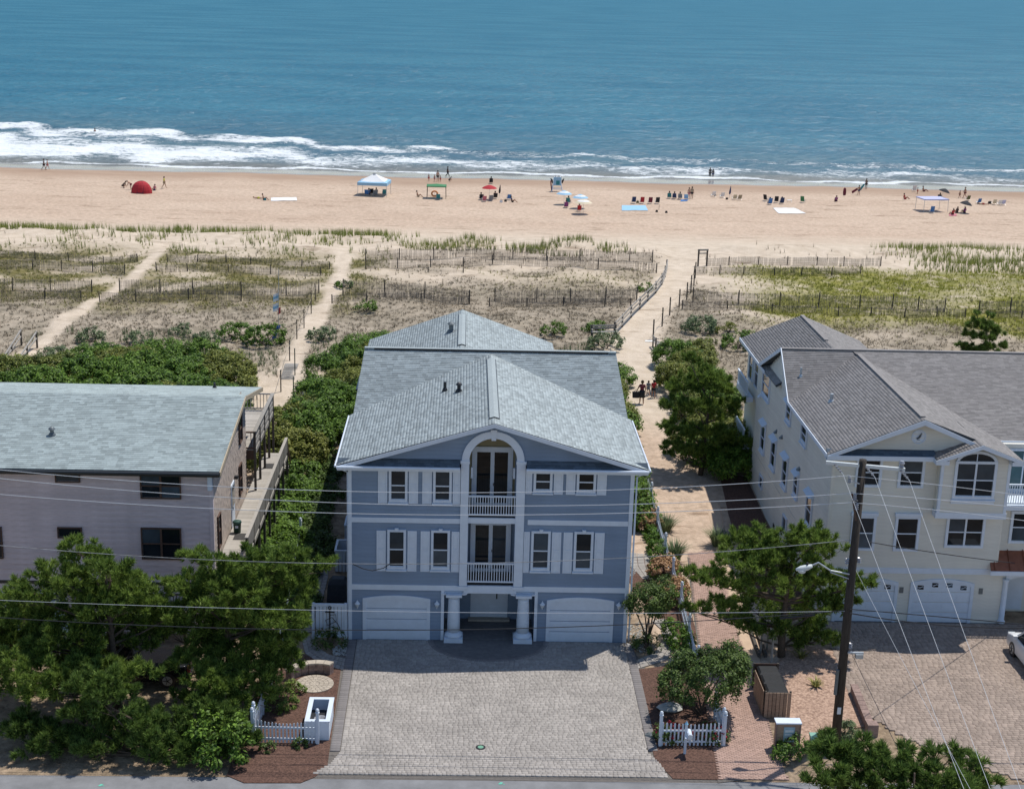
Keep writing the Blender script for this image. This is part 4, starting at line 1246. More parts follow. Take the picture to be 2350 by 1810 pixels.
# projecting window bay
BY = 66.15
FBY = wall_frame('S', BY)
mb = MB(); mb.box(22.78, 26.05, BY, NY + .02, 5.95, 8.62)
mb.slab([(22.78, BY, 8.6), (26.05, BY, 8.6), (24.42, BY, 9.25)], .3, (0, 1, 0))
mb.build('bay', M['cream_wall'], cream)
siding(cream, FBY, 22.86, 25.97, 5.95, 9.2, CS, .19, .0, lambda z: [(max(22.86, 24.42 - 1.62 * (9.25 - z) / .63), min(25.97, 24.42 + 1.62 * (9.25 - z) / .63))] if z > 8.6 else [(22.86, 25.97)])
MB(FBY).box(22.70, 26.13, -.5, .05, 5.66, 5.95).build('bay_base', W_, cream)
for a, b in ((22.74, 22.88), (25.95, 26.09)):
    MB(FBY).box(a, b, -.1, .045, 5.95, 8.6).build('corner_board', W_, cream)
# siding of front and side
siding(cream, FS2, NX0 + .1, 22.7, 2.86, 8.5, CS, .19)
siding(cream, FS2, 22.7, 26.14, 2.86, 5.66, CS, .19)
siding(cream, FS2, NX0 + .1, 26.7, .0, 2.58, CS, .19)
siding(cream, FS2, 0, 0, 8.9, 10.2, CS, .19, .01, lambda z: [(21.75 - 4.1 * (10.3 - z) / 1.65, min(21.75 + 4.1 * (10.3 - z) / 1.65, 24.4))])
def westcut(z):
    if z < 8.45: return [(-85.55, -NY - .08)]
    t = (10.45 - z) / (10.45 - 8.45)
    return [(-79.1 - 3.9 * t, -79.1 + 3.9 * t)]
siding(cream, FW2, 0, 0, 0, 10.4, CS, .24, .0, westcut)
for (u0, u1, z0, z1, m_) in ((-85.6, -NY - .05, 2.66, 2.86, CS),):
    MB(FW2).box(u0, u1, 0, .05, z0, z1).build('belt', CS, cream)
MB(FS2).box(NX0 - .02, 26.7, 0, .06, 2.58, 2.86).build('belt', W_, cream)
MB(FS2).box(NX0 - .04, NX0 + .12, -.12, .055, 0, 8.5).build('corner_board', CS, cream)
# front windows
window(cream, FS2, 18.95, 19.95, 7.12, 8.36, .035, trim=.13, sill=False)
window(cream, FS2, 21.0, 22.0, 7.12, 8.42, .035, trim=.13, sill=False)
window(cream, FS2, 18.98, 19.92, 3.88, 5.42, .035, trim=.13, sill=False, hood=.16)
window(cream, FS2, 21.1, 22.06, 3.88, 5.42, .035, trim=.13, sill=False, hood=.16)
window(cream, FS2, 23.6, 25.24, 4.10, 5.46, .035, trim=.13, mull=2, sill=False)
aw = window(cream, FBY, 23.52, 25.28, 6.80, 8.44, .035, trim=.13, mull=2, sill=True)
fanf = MB().strip(arc_pts(24.40, 8.5, .86, math.pi, 0, 19, .44), arc_pts(24.40, 8.5, 1.0, math.pi, 0, 19, .57), BY - .09, BY).build('fan_frame', W_, aw)
ap = arc_pts(24.40, 8.56, .85, math.pi, 0, 19, .38)
MB().strip([(p[0], 8.56) for p in ap], ap, BY - .05, BY - .005).build('pane', M['glass'], aw)
MB(FBY).box(24.38, 24.42, 0, .07, 8.56, 8.93).build('muntin', W_, aw)
MB(FBY).box(23.36, 25.44, 0, .08, 6.42, 6.60).build('apron', W_, aw)
# round medallion with a gull
md = MB().lathe((0, 0, 0), [(.36, 0), (.36, .04), (.30, .06), (.29, .03)], 28)
mdo = md.build('medallion', W_, cream); 
mdo.data.transform(Matrix.Translation((21.68, NY - .01, 9.55)) @ Matrix.Rotation(R(90), 4, 'X'))
mb = MB()
mb.tube([(21.56, NY - .06, 9.47), (21.66, NY - .08, 9.50), (21.78, NY - .07, 9.60)], [.02, .05, .02], 6)
mb.tube([(21.66, NY - .08, 9.52), (21.76, NY - .09, 9.66), (21.80, NY - .07, 9.76)], [.03, .03, .008], 5)
mb.tube([(21.64, NY - .07, 9.48), (21.60, NY - .07, 9.42), (21.74, NY - .07, 9.40)], .012, 5)
mb.build('gull', M['vent_grey'], mdo)
# west windows with sloped hoods
def hooded(yc, z0, z1, w=1.05, hood=True):
    a, b = -yc - w / 2, -yc + w / 2
    wd = window(cream, FW2, a, b, z0, z1, .03, trim=.12, sill=True)
    if hood:
        MB(FW2).add([(a - .16, 0, z1 + .14), (b + .16, 0, z1 + .14), (b + .16, .30, z1 + .14), (a - .16, .30, z1 + .14), (a - .16, 0, z1 + .36), (b + .16, 0, z1 + .36)],
                    [(0, 3, 2, 1), (3, 4, 5, 2), (0, 1, 5, 4), (0, 4, 3), (1, 2, 5)]).build('hood', W_, wd)
    return wd
for yc in (82.7, 79.6, 76.4, 70.4): hooded(yc, 3.66, 5.12)
hooded(73.6, 4.1, 5.12, .8)
hooded(72.75, 7.3, 8.1, 1.1, False); hooded(76.6, 7.3, 8.2, 1.0, True); hooded(82.9, 6.9, 8.2, 1.9, True)
for yc, z0, z1 in ((82.3, 1.5, 2.1), (75.5, 1.4, 2.1)):
    window(cream, FW2, -yc - .4, -yc + .4, z0, z1, .03, trim=.09, sill=False, style='single')
MB(FW2).box(-78.3, -78.0, .01, .06, .5, .75).build('wall_grille', M['black'], cream)
for yc, z in ((77.8, 5.9), (73.2, 5.6), (79.3, 5.75), (84.4, 6.4)):
    v = MB(FW2).add([(-yc - .14, 0, z), (-yc + .14, 0, z), (-yc + .14, .2, z), (-yc - .14, .2, z), (-yc - .1, 0, z + .22), (-yc + .1, 0, z + .22)],
                    [(0, 3, 2, 1), (3, 4, 5, 2), (0, 1, 5, 4), (0, 4, 3), (1, 2, 5)])
    v.build('wall_vent', M['vent_grey'] if z < 6 else W_, cream)
# garage, door, canopy
garage_door(cream, NY, 22.2, 25.03, 2.16, .22, W_, 4, lites=4)
garage_door(cream, NY, 18.45, 21.28, 2.16, .22, W_, 4, lites=4)
for u in (21.62, 25.55):
    MB(FS2).box(u - .1, u + .1, .03, .05, 1.55, 1.85).build('wall_light', M['vent_grey'], cream)
mb = MB(); mb.box(26.6, 30.5, 68.2, 69.0, 0, 2.6); mb.build('entry_wall', M['cream_wall'], cream)
FE2 = wall_frame('S', 68.2)
dd = MB(FE2).box(27.15, 28.25, 0, .06, .12, 2.45).build('entry_door', W_, cream)
MB(FE2).box(27.4, 28.0, .06, .08, 1.9, 2.3).build('pane', M['glass'], dd)
MB(FE2).box(27.24, 27.30, .06, .11, 1.15, 1.35).build('handle', M['black'], dd)
MB().lathe((26.72, NY - .05, 0), [(.20, .06), (.20, .16), (.14, .2), (.13, 2.2), (.17, 2.3), (.17, 2.4)], 18).build('column', W_, cream, True)
MB().strip([(26.7, 2.3), (27.3, 2.5), (28.2, 2.52), (29, 2.52)], [(26.7, 2.66), (27.3, 2.66), (28.2, 2.66), (29, 2.66)], NY - .12, NY + .1).build('entry_beam', W_, cream)
# upper facade right of the bay, set back, with balcony
mb = MB(); mb.box(26.24, NX1, 67.3, 69.05, 2.6, 5.9); mb.build('balcony_block', M['cream_wall'], cream)
siding(cream, wall_frame('S', 67.3), 26.3, NX1, 3.9, 5.75, CS, .19)
window(cream, wall_frame('S', 67.3), 26.95, 27.95, 4.15, 5.55, .035, trim=.13, sill=False)
MB().box(26.14, NX1, 66.75, 69.0, 5.88, 6.12).build('balcony_floor', W_, cream)
railing(cream, 26.14, 30.2, 66.85, 6.12, 7.2, W_, 34)
sd = MB(wall_frame('S', 69.0)).box(26.5, 30.5, 0, .05, 6.12, 8.3).build('sliding_door', W_, cream)
for k in range(3):
    MB(wall_frame('S', 69.0)).box(26.58 + k * 1.25, 27.75 + k * 1.25, .03, .06, 6.25, 8.2).build('pane', M['glass_teal'], sd)
# copper canopy with standing seams
cp = MB().slab([(25.78, 66.25, 2.92), (30.5, 66.25, 2.92), (30.5, 67.32, 3.62), (25.95, 67.32, 3.62)], .05).build('door_canopy', M['copper'], cream)
for k in range(6):
    x = 26.0 + k * .75
    MB().beam((x + .12, 67.3, 3.66), (x, 66.27, 2.97), .03, .05).build('seam', M['copper'], cp)
MB().box(25.74, 30.5, 66.2, 66.27, 2.72, 2.93).build('canopy_fascia', W_, cream)
# roofs
GX, GE, GZ, GR_ = 21.75, 66.15, 8.74, 10.55
X0, X1 = 17.25, 26.25
VY = 75.0; RH2 = 10.68
k_ = (GR_ - GZ) / 3.8
ry = VY + (RH2 - GZ) / k_; vy = VY + (GR_ - GZ) / k_
shingle_plane('roof', [(X0, GE, GZ), (X0, VY, GZ), (GX, vy, GR_), (GX, GE, GR_)], (0, 1, 0), NS, cream, 11)
# main slope runs further down on the right of the front gable
lowz = 8.6; lowy = 69.3
m2 = (RH2 - lowz) / (ry - lowy)
xv = lambda y: GX + (GR_ - (lowz + (y - lowy) * m2)) * 0 
shingle_plane('roof', [(GX, GE, GR_), (GX, vy, GR_), (X1 + .35, 70.0, GZ - .12), (X1 + .35, 66.9, GZ - .12)], (0, 1, 0), NS, cream, 12)
shingle_plane('roof', [(X0 + .0, VY, GZ), (X0 + .3, ry, RH2), (GX, ry, RH2), (GX, vy, GR_)], (1, 0, 0), NS, cream, 13)
shingle_plane('roof', [(GX - .3, ry, RH2), (NX1 + .4, ry, RH2), (NX1 + .4, lowy, lowz), (24.5, lowy, lowz)], (1, 0, 0), NS, cream, 14)
shingle_plane('roof', [(X0 + .3, ry, RH2), (NX1 + .4, ry, RH2), (NX1 + .4, 2 * ry - VY, GZ), (X0, 2 * ry - VY, GZ)], (1, 0, 0), NS, cream, 15)
# rear wing
shingle_plane('roof', [(17.35, 79.0, 8.6), (17.35, 90.2, 8.6), (20.75, 88.6, 10.5), (20.75, 79.0, 10.5)], (0, 1, 0), NS, cream, 16)
shingle_plane('roof', [(24.9, 79.0, 8.6), (24.9, 90.2, 8.6), (20.75, 88.6, 10.5), (20.75, 79.0, 10.5)], (0, 1, 0), NS, cream, 17)
mb = MB(); mb.box(17.85, 24.5, 85.55, 89.8, 0, 8.5); mb.build('wing_wall', M['cream_wall'], cream)
# skirt and bay roofs
shingle_plane('roof', [(X0 + .05, GE - .02, GZ - .06), (22.5, GE - .02, GZ - .06), (22.5, NY, GZ + .14), (X0 + .05, NY, GZ + .14)], (1, 0, 0), M['shingle_navy'], cream, 18, thick=.04)
bp = (24.45, 9.50)
shingle_plane('roof', [(22.35, 65.65, 8.72), (22.35, 67.4, 8.72), (bp[0], 68.5, bp[1]), (bp[0], 65.65, bp[1])], (0, 1, 0), NS, cream, 19, thick=.06)
shingle_plane('roof', [(26.5, 65.65, 8.72), (26.5, 69.5, 8.72), (bp[0], 69.5, bp[1]), (bp[0], 65.65, bp[1])], (0, 1, 0), NS, cream, 20, thick=.06)
for (xa, xb, yy, za, zb, h) in ((X0, GX, GE - .03, GZ - .03, GR_ - .02, .26), (24.3, GX, GE - .03, 9.42, GR_ - .02, .26), (22.32, bp[0], 65.62, 8.70, bp[1] - .01, .2), (26.52, bp[0], 65.62, 8.70, bp[1] - .01, .2)):
    sg = 1 if xa < xb else -1
    MB().slab([(xa, yy, za), (xb, yy, zb), (xb, yy, zb - h), (xa + sg * .25, yy, za - .08)], .05, (0, 1, 0)).build('rake_board', W_, cream)
for a, b in ((22.32, 22.95), (25.95, 26.52)):
    MB().box(a, b, 65.66, 66.2, 8.48, 8.68).build('eave_return', W_, cream)
MB().box(X0, 22.5, GE - .06, GE - .01, 8.5, 8.72).build('fascia', W_, cream)
MB().box(X0, 22.5, GE - .01, NY, 8.48, 8.52).build('soffit', W_, cream)
MB().box(26.5, NX1 + .4, lowy - .06, lowy - .01, 8.38, 8.62).build('fascia', W_, cream)
# west rake trim
mb = MB()
for a, b in (((X0 - .03, GE, GZ - .04), (X0 - .03, VY, GZ - .04)), ((X0 - .03, VY, GZ - .04), (X0 + .27, ry, RH2 - .02)), ((X0 + .27, ry, RH2 - .02), (X0 - .03, 2 * ry - VY, GZ - .04)), ((17.32, 82, 8.55), (17.32, 90.2, 8.55))):
    mb.beam(a, b, .04, .2)
mb.build('rake_trim', W_, cream)
MB().beam((GX, GE + .4, GR_ + .03), (GX, vy - .2, GR_ + .03), .24, .06).build('ridge_cap', NS, cream)
MB().beam((X0 + .3, ry, RH2 + .03), (NX1, ry, RH2 + .03), .26, .07).build('ridge_cap', NS, cream)
MB().beam((20.75, 82, 10.53), (20.75, 88.5, 10.53), .22, .06).build('ridge_cap', NS, cream)
def onplane(y): return GZ + (y - VY) * k_
pipe_vent(cream, (18.25, 77.0, onplane(77.0) - .02), .06, .5, M['galv'], False)
pipe_vent(cream, (19.0, 73.0, 9.42), .09, .42, M['galv'], False)
# west balconies at the rear
for z in (5.75, 2.75):
    bb = MB().box(17.3, 17.72, 86.6, 90.0, z - .3, z).build('rear_balcony', W_, cream)
    railing(cream, 86.6, 90.0, 17.34, z, z + .95, W_, 20, axis='y')
for yc in (86.4, 88.3):
    window(cream, wall_frame('W', 17.85), -yc - .5, -yc + .5, 6.5, 8.2, .03, trim=.1, sill=False)

# ================================================================== pink-grey house on the left
grey = thing('beach_house', 'long pinkish-grey house with pale blue shingle roof and timber side walkway', 'house', (-17, 64.3, 0))
LX0, LX1, LY = -27.0, -11.38, 64.30
FS3 = wall_frame('S', LY); FE3 = wall_frame('E', LX1)
PS_ = M['pink_siding']
M['pink_wall'] = mat('pink_grey_wall', (.65, .55, .555), .75, .08, 3)
mb = MB(); mb.box(LX0, LX1 - .02, LY + .01, 74.7, 0, 8.0)
mb.box(LX0, LX1 - 1.3, 74.69, 77.8, 0, 7.9)
mb.slab([(LX1 - .02, LY + .02, 7.9), (LX1 - .02, 74.7, 7.9), (LX1 - .02, 74.7, 8.6), (LX1 - .02, 72.0, 9.2)], .1, (-1, 0, 0))
mb.build('wall', M['pink_wall'], grey)
siding(grey, FS3, LX0, LX1 - .12, 2.58, 8.0, PS_, .27)
siding(grey, FS3, LX0, LX1 - .12, 0, 2.42, PS_, .27)
MB(FS3).box(LX0, LX1, 0, .05, 2.42, 2.58).build('belt', M['dark_gutter'], grey)
MB(FS3).box(LX1 - .12, LX1 + .05, -.12, .05, 0, 8.0).build('corner_board', PS_, grey)
MB(FS3).box(LX1 - .14, LX1 + .05, -.1, .3, 7.2, 7.9).build('eave_bracket', W_, grey)
for (a, b, z0, z1, mu) in ((-18.38, -17.36, 7.46, 7.84, 1), (-14.56, -12.82, 6.74, 7.88, 2), (-18.42, -17.40, 4.76, 5.18, 1), (-14.62, -12.88, 3.78, 5.22, 2), (-22.5, -21.05, 3.70, 5.15, 2)):
    window(grey, FS3, a, b, z0, z1, .035, trim=.05, sill=False, style='hung' if mu == 2 else 'single', mull=mu, mt=M['brown_wood'])
# garage level strip window and stair
for k in range(4):
    a = -21.6 + k * .85
    window(grey, FS3, a, a + .72, 1.55, 1.95, .03, trim=.06, sill=False, style='single', mt=W_)
garage_door(grey, LY, -21.6, -18.4, 1.45, .02, W_, 3)
# shake courses on the lit end wall
def eastcut(z):
    if z < 7.9: return [(LY + .06, 74.68)]
    t = (z - 7.9) / 1.35
    return [(LY + .2 + 7.4 * t, 74.68 - 1.2 * t)]
rnd = np.random.RandomState(4)
z = 0.05; V_ = []; F_ = []
while z < 9.2:
    for (a, b) in eastcut(z + .1):
        y = a
        while y < b - .02:
            w = min(rnd.uniform(.14, .30), b - y)
            n0 = rnd.uniform(.02, .034); i = len(V_)
            x = LX1
            V_ += [(x, y, z), (x, y + w - .008, z), (x + n0, y + w - .008, z), (x + n0, y, z), (x + .004, y, z + .2), (x + .004, y + w - .008, z + .2)]
            F_ += [(i + 3, i + 2, i + 5, i + 4), (i, i + 1, i + 2, i + 3), (i, i + 3, i + 4, i), (i + 1, i + 5, i + 2, i + 1)]
            y += w
    z += .2
me = bpy.data.meshes.new('shakes'); me.from_pydata(V_, [], [tuple(dict.fromkeys(f)) for f in F_]); me.materials.append(M['lit_shake'])
o = link('shakes', me, grey); o['kind'] = 'stuff'
window(grey, FE3, 65.35, 66.0, 3.85, 5.4, .03, trim=.05, sill=False, mt=M['brown_wood'])
window(grey, FE3, 72.0, 72.7, 4.15, 5.65, .03, trim=.05, sill=False, mt=M['brown_wood'])
window(grey, FE3, 72.3, 73.1, 6.8, 8.15, .03, trim=.05, sill=False, mt=M['brown_wood'])
dd = MB(FE3).box(69.4, 70.3, 0, .07, 3.36, 5.55).build('side_door', W_, grey)
MB(FE3).box(69.52, 70.18, .05, .085, 4.4, 5.4).build('pane', M['glass'], dd)
MB(FE3).box(69.5, 69.56, .07, .12, 4.25, 4.4).build('handle', M['black'], dd)
MB(FE3).box(70.55, 70.75, .02, .2, 5.5, 5.65).build('wall_light', M['black'], grey)
# roof
SP = M['shingle_pale']
rx = -10.93
shingle_plane('roof', [(LX0, 63.80, 8.18), (rx, 63.80, 8.18), (rx, 71.95, 9.42), (LX0, 71.95, 9.42)], (1, 0, 0), SP, grey, 21, tab=.33, course=.2)
shingle_plane('roof', [(LX0, 78.1, 8.2), (rx, 78.1, 8.2), (rx, 71.95, 9.42), (LX0, 71.95, 9.42)], (1, 0, 0), SP, grey, 22, tab=.33, course=.2)
MB().tube([(LX0, 63.72, 8.08), (rx + .02, 63.72, 8.08)], .085, 8).build('gutter', M['dark_gutter'], grey)
MB().box(LX0, rx, 63.78, 63.83, 7.92, 8.12).build('fascia', M['dark_gutter'], grey)
M['tan_trim'] = mat('tan_trim', (.46, .38, .27), .7, .08)
for a, b in (((rx + .02, 63.8, 8.06), (rx + .02, 71.95, 9.30)), ((rx + .02, 71.95, 9.30), (rx + .02, 78.1, 8.08))):
    MB().beam(a, b, .05, .22).build('rake_board', M['tan_trim'], grey)
MB().slab([(LX1, 63.85, 7.98), (rx, 63.85, 7.98), (rx, 71.95, 9.24), (LX1, 71.95, 9.24)], .03).build('rake_soffit', M['tan_trim'], grey)
pv = Vector(G(122, 1017, 8.75)); pipe_vent(grey, (-19.3, 67.2, 8.72), .09, .25, M['vent_grey'])
pipe_vent(grey, (-13.3, 76.9, 8.45), .06, .28, M['black'], False)
# timber walkway with boards, rail, posts
DZ = 3.36
walkway = thing('deck_walkway', 'raised grey timber walkway with slatted rail beside the pinkish-grey house', 'walkway', (-10.7, 66, 0))
bmesh_ = MB().box(-.62, .62, 0, .13, -.035, 0).mesh('deck_board', M['deck_wood'])
y = 65.6
while y < 81.2:
    o = link('deck_board', bmesh_, walkway); o.location = (-10.70, y, DZ); y += .145
pm = MB().box(-.06, .06, -.06, .06, 0, 1).mesh('post', M['dark_wood'])
for y in np.arange(65.8, 81.5, 1.95):
    o = link('post', pm, walkway); o.location = (-10.05, y, -.1); o.scale = (1, 1, DZ + 1.05)
    o = link('post', pm, walkway); o.location = (-11.28, y, -.1); o.scale = (1, 1, DZ - .05)
MB().box(-10.14, -9.98, 65.6, 81.3, DZ + .93, DZ + .98).build('handrail', M['deck_wood'], walkway)
for z in (DZ - .3, DZ + .12):
    MB().box(-10.07, -10.02, 65.6, 81.3, z, z + .2).build('side_rail', M['grey_wood'], walkway)
MB().box(-10.09, -10.06, 65.6, 81.3, DZ - .28, DZ - .04).build('joist', M['grey_wood'], walkway)
sm = MB().box(-.012, .012, -.05, .05, 0, .78).mesh('slat', M['grey_wood'])
for y in np.arange(65.75, 81.2, .16):
    o = link('slat', sm, walkway); o.location = (-10.005, y, DZ + .14)
# sloping end of the walkway down to the sand
mb = MB(); 
for k in range(14):
    a = k / 14; mb2 = MB().box(-11.3, -10.1, 81.25 + k * .2, 81.43 + k * .2, DZ - .2 * k * .95 - .03, DZ - .2 * k * .95).build('stair_tread', M['deck_wood'], walkway)
MB().beam((-10.05, 81.2, DZ + .9), (-10.05, 84.2, .95), .08, .08).build('stair_rail', M['brown_wood'], walkway)
MB().beam((-11.3, 81.2, DZ + .7), (-11.3, 84.2, .75), .06, .2).build('stair_rail', M['brown_wood'], walkway)
for (y, lb, s) in ((67.75, 'dark square doormat on walkway boards before the side door', .0), (78.6, 'dark square doormat on walkway boards at the far end', .0)):
    t_ = MB().box(-11.05, -10.42, y, y + .85, DZ + .002, DZ + .022)
    M.setdefault('mat_rubber', mat('dark_doormat', (.06, .058, .056), .95, .3, 12, bump=.5))
    tag(t_.build('doormat', M['mat_rubber']), lb, 'doormat', 'doormats on the walkway')
bn = thing('waste_bin', 'small dark green bin standing on the timber walkway by the side door', 'bin', (-10.98, 68.75, DZ))
M['green_bin'] = mat('dark_green_bin', (.03, .075, .06), .5, .15)
MB().lathe((-10.98, 68.75, DZ + .002), [(.17, 0), (.20, .5), (.22, .52), (.22, .55)], 16).build('body', M['green_bin'], bn, True)
MB().lathe((-10.98, 68.75, DZ + .55), [(.22, 0), (.20, .06), (.08, .1)], 16).build('lid', M['green_bin'], bn)
MB().box(-11.05, -10.9, 68.54, 68.57, DZ + .3, DZ + .42).build('label_plate', W_, bn)
# upper deck behind
up = thing('upper_deck', 'weathered upper timber deck with dark railing behind the pinkish-grey house', 'deck', (-11.3, 78, 0))
UZ = 5.62
y = 75.0
um = MB().box(-.9, .9, 0, .13, -.035, 0).mesh('deck_board', M['deck_wood'])
while y < 82.4:
    o = link('deck_board', um, up); o.location = (-11.85, y, UZ); y += .145
for y in np.arange(75.0, 82.6, 1.85):
    o = link('post', pm, up); o.location = (-10.95, y, .0); o.scale = (1, 1, UZ + 1.0)
    o = link('post', pm, up); o.location = (-12.7, y, .0); o.scale = (1, 1, UZ - .05)
MB().box(-11.05, -10.85, 75.0, 82.5, UZ + .97, UZ + 1.02).build('handrail', M['grey_wood'], up)
for z in (UZ + .1, UZ + .38, UZ + .66): MB().box(-10.97, -10.93, 75.0, 82.5, z, z + .2).build('side_board', M['grey_wood'], up)
MB().box(-10.97, -10.92, 75.0, 82.5, UZ - .28, UZ - .04).build('joist', M['grey_wood'], up)
railing(up, -12.7, -11.0, 75.0, UZ, UZ + 1.0, M['brown_wood'], 6)
railing(up, -12.7, -11.0, 82.45, UZ, UZ + 1.0, M['grey_wood'], 9)
MB().beam((-12.6, 75.05, UZ - .3), (-10.95, 75.05, UZ - .3), .06, .5).build('rim_board', M['brown_wood'], up)
# front steps of the grey house behind the pines
fs = thing('front_steps', 'dark timber front steps and landing half hidden by the pines', 'steps', (-13.4, 63.5, 0))
MB().box(-14.3, -12.5, 62.9, 64.2, 1.5, 1.62).build('landing', M['grey_wood'], fs)
railing(fs, -14.3, -12.5, 62.9, 1.62, 2.6, M['dark_wood'], 12)
for k in range(6): MB().box(-15.3 + k * .18 - .1, -15.3 + k * .18 + .12, 62.9, 64.2, k * .25, k * .25 + .05).build('tread', M['grey_wood'], fs)
for x in (-14.25, -12.55): MB().box(x - .06, x + .06, 62.9, 63.02, 0, 1.5).build('post', M['dark_wood'], fs)
MB().beam((-15.5, 62.95, .9), (-14.3, 62.95, 2.58), .06, .08).build('handrail', M['dark_wood'], fs)
# ================================================================== plants
def unit(v): return v / np.maximum(np.linalg.norm(v, axis=-1, keepdims=True), 1e-9)
def tufts_mesh(name, C, D, mat_, rnd, n=9, length=.24, width=.04, spread=.9):
    """needle tufts: n thin blades fanning round direction D from each centre C"""
    C = np.asarray(C); D = unit(np.asarray(D)); m = len(C)
    d = unit(D[:, None, :] + rnd.normal(0, spread * .6, (m, n, 3)))
    L = length * rnd.uniform(.7, 1.2, (m, n, 1))
    side = unit(np.cross(d, rnd.normal(0, 1, (m, n, 3)))) * width * .5
    b = C[:, None, :] + d * L * .12
    tip = C[:, None, :] + d * L; tip[..., 2] += .02
    mid = b + (tip - b) * .55
    V = np.stack([b + side, tip, b - side], 2).reshape(-1, 3)
    F4 = np.arange(m * n * 3).reshape(-1, 3)
    return arr_mesh(name, V, F4, mat_)
def leaves_mesh(name, C, Nn, mat_, rnd, size=.11, asp=.55, tri=False):
    """single leaves: pointed quads, one each"""
    C = np.asarray(C); m = len(C); Nn = unit(np.asarray(Nn))
    a = unit(np.cross(Nn, rnd.normal(0, 1, (m, 3)))); b = np.cross(Nn, a)
    s = size * 1.3 * rnd.uniform(.65, 1.3, (m, 1))
    if tri:
        V = np.stack([C - a * s * .45 - b * s * .3, C - a * s * .4 + b * s * .35, C + a * s * .6], 1).reshape(-1, 3)
        return arr_mesh(name, V, np.arange(m * 3).reshape(-1, 3), mat_)
    V = np.stack([C - a * s * .5, C + b * s * asp * .5 - a * s * .05, C + a * s * .5 - Nn * s * .12, C - b * s * asp * .5 - a * s * .05], 1).reshape(-1, 3)
    return arr_mesh(name, V, np.arange(m * 4).reshape(-1, 4), mat_)
def clump_points(blobs, rnd, clump=.42, per_m2=2.2, leaves=46, zmin=-.45):
    """points and outward normals of leaf clumps over the surface of ellipsoids (cx,cy,cz,rx,ry,rz)"""
    B = np.array(blobs, float); P = []; Q = []
    for i, (cx, cy, cz, rx, ry, rz) in enumerate(B):
        area = 4 * math.pi * ((rx * ry) ** 1.6 / 3 + (rx * rz) ** 1.6 / 3 + (ry * rz) ** 1.6 / 3) ** (1 / 1.6)
        nc = max(4, int(area * per_m2 * 1.5))
        d = unit(rnd.normal(0, 1, (nc * 2, 3))); d = d[d[:, 2] > zmin][:nc]
        c = np.array([cx, cy, cz]) + d * np.array([rx, ry, rz]) * rnd.uniform(.78, 1.06, (len(d), 1))
        ok = np.ones(len(c), bool)
        for j, (x, y, z, a, b, e) in enumerate(B):
            if j != i:
                q = ((c - np.array([x, y, z])) / np.array([a, b, e])); ok &= (q ** 2).sum(1) > .72
        c, d = c[ok], d[ok]
        if not len(c): continue
        cr = clump * rnd.uniform(.6, 1.35, (len(c), 1, 1))
        e = unit(rnd.normal(0, 1, (len(c), leaves, 3)) + d[:, None, :] * .75 + np.array([0, 0, .35]))
        r_ = rnd.uniform(.35, 1.0, (len(c), leaves, 1))
        P.append((c[:, None, :] + e * cr * r_).reshape(-1, 3))
        Q.append((e * .8 + np.array([0, 0, .45]) + rnd.normal(0, .35, e.shape)).reshape(-1, 3))
    return np.concatenate(P), np.concatenate(Q)
def bush(name, label, cat, base, blobs, m, seed, size=.11, clump=.4, per_m2=2.2, leaves=46, group=None, stems=4, asp=.55, tri=False):
    """shrub: crown of leaves and stems from the ground. blobs relative to base"""
    rnd = np.random.RandomState(seed)
    t = thing(name, label, cat, base, group)
    B = [(base[0] + b[0], base[1] + b[1], base[2] + b[2], b[3], b[4], b[5]) for b in blobs]
    P, Q = clump_points(B, rnd, clump, per_m2, leaves)
    keep = P[:, 2] > base[2] + .02
    link('crown', leaves_mesh('crown', P[keep], Q[keep], m, rnd, size, asp, tri), t)
    mb = MB()
    for k in range(stems):
        b = B[rnd.randint(len(B))]
        a = rnd.uniform(0, 6.28); r0 = .12
        mb.tube([(base[0] + r0 * math.cos(a), base[1] + r0 * math.sin(a), base[2] - .05), ((base[0] + b[0]) / 2 + .1 * math.cos(a), (base[1] + b[1]) / 2 + .1 * math.sin(a), (base[2] + b[2]) / 2), (b[0], b[1], b[2])], [.045, .035, .02], 5)
    mb.build('trunk', M['bark'], t)
    return t
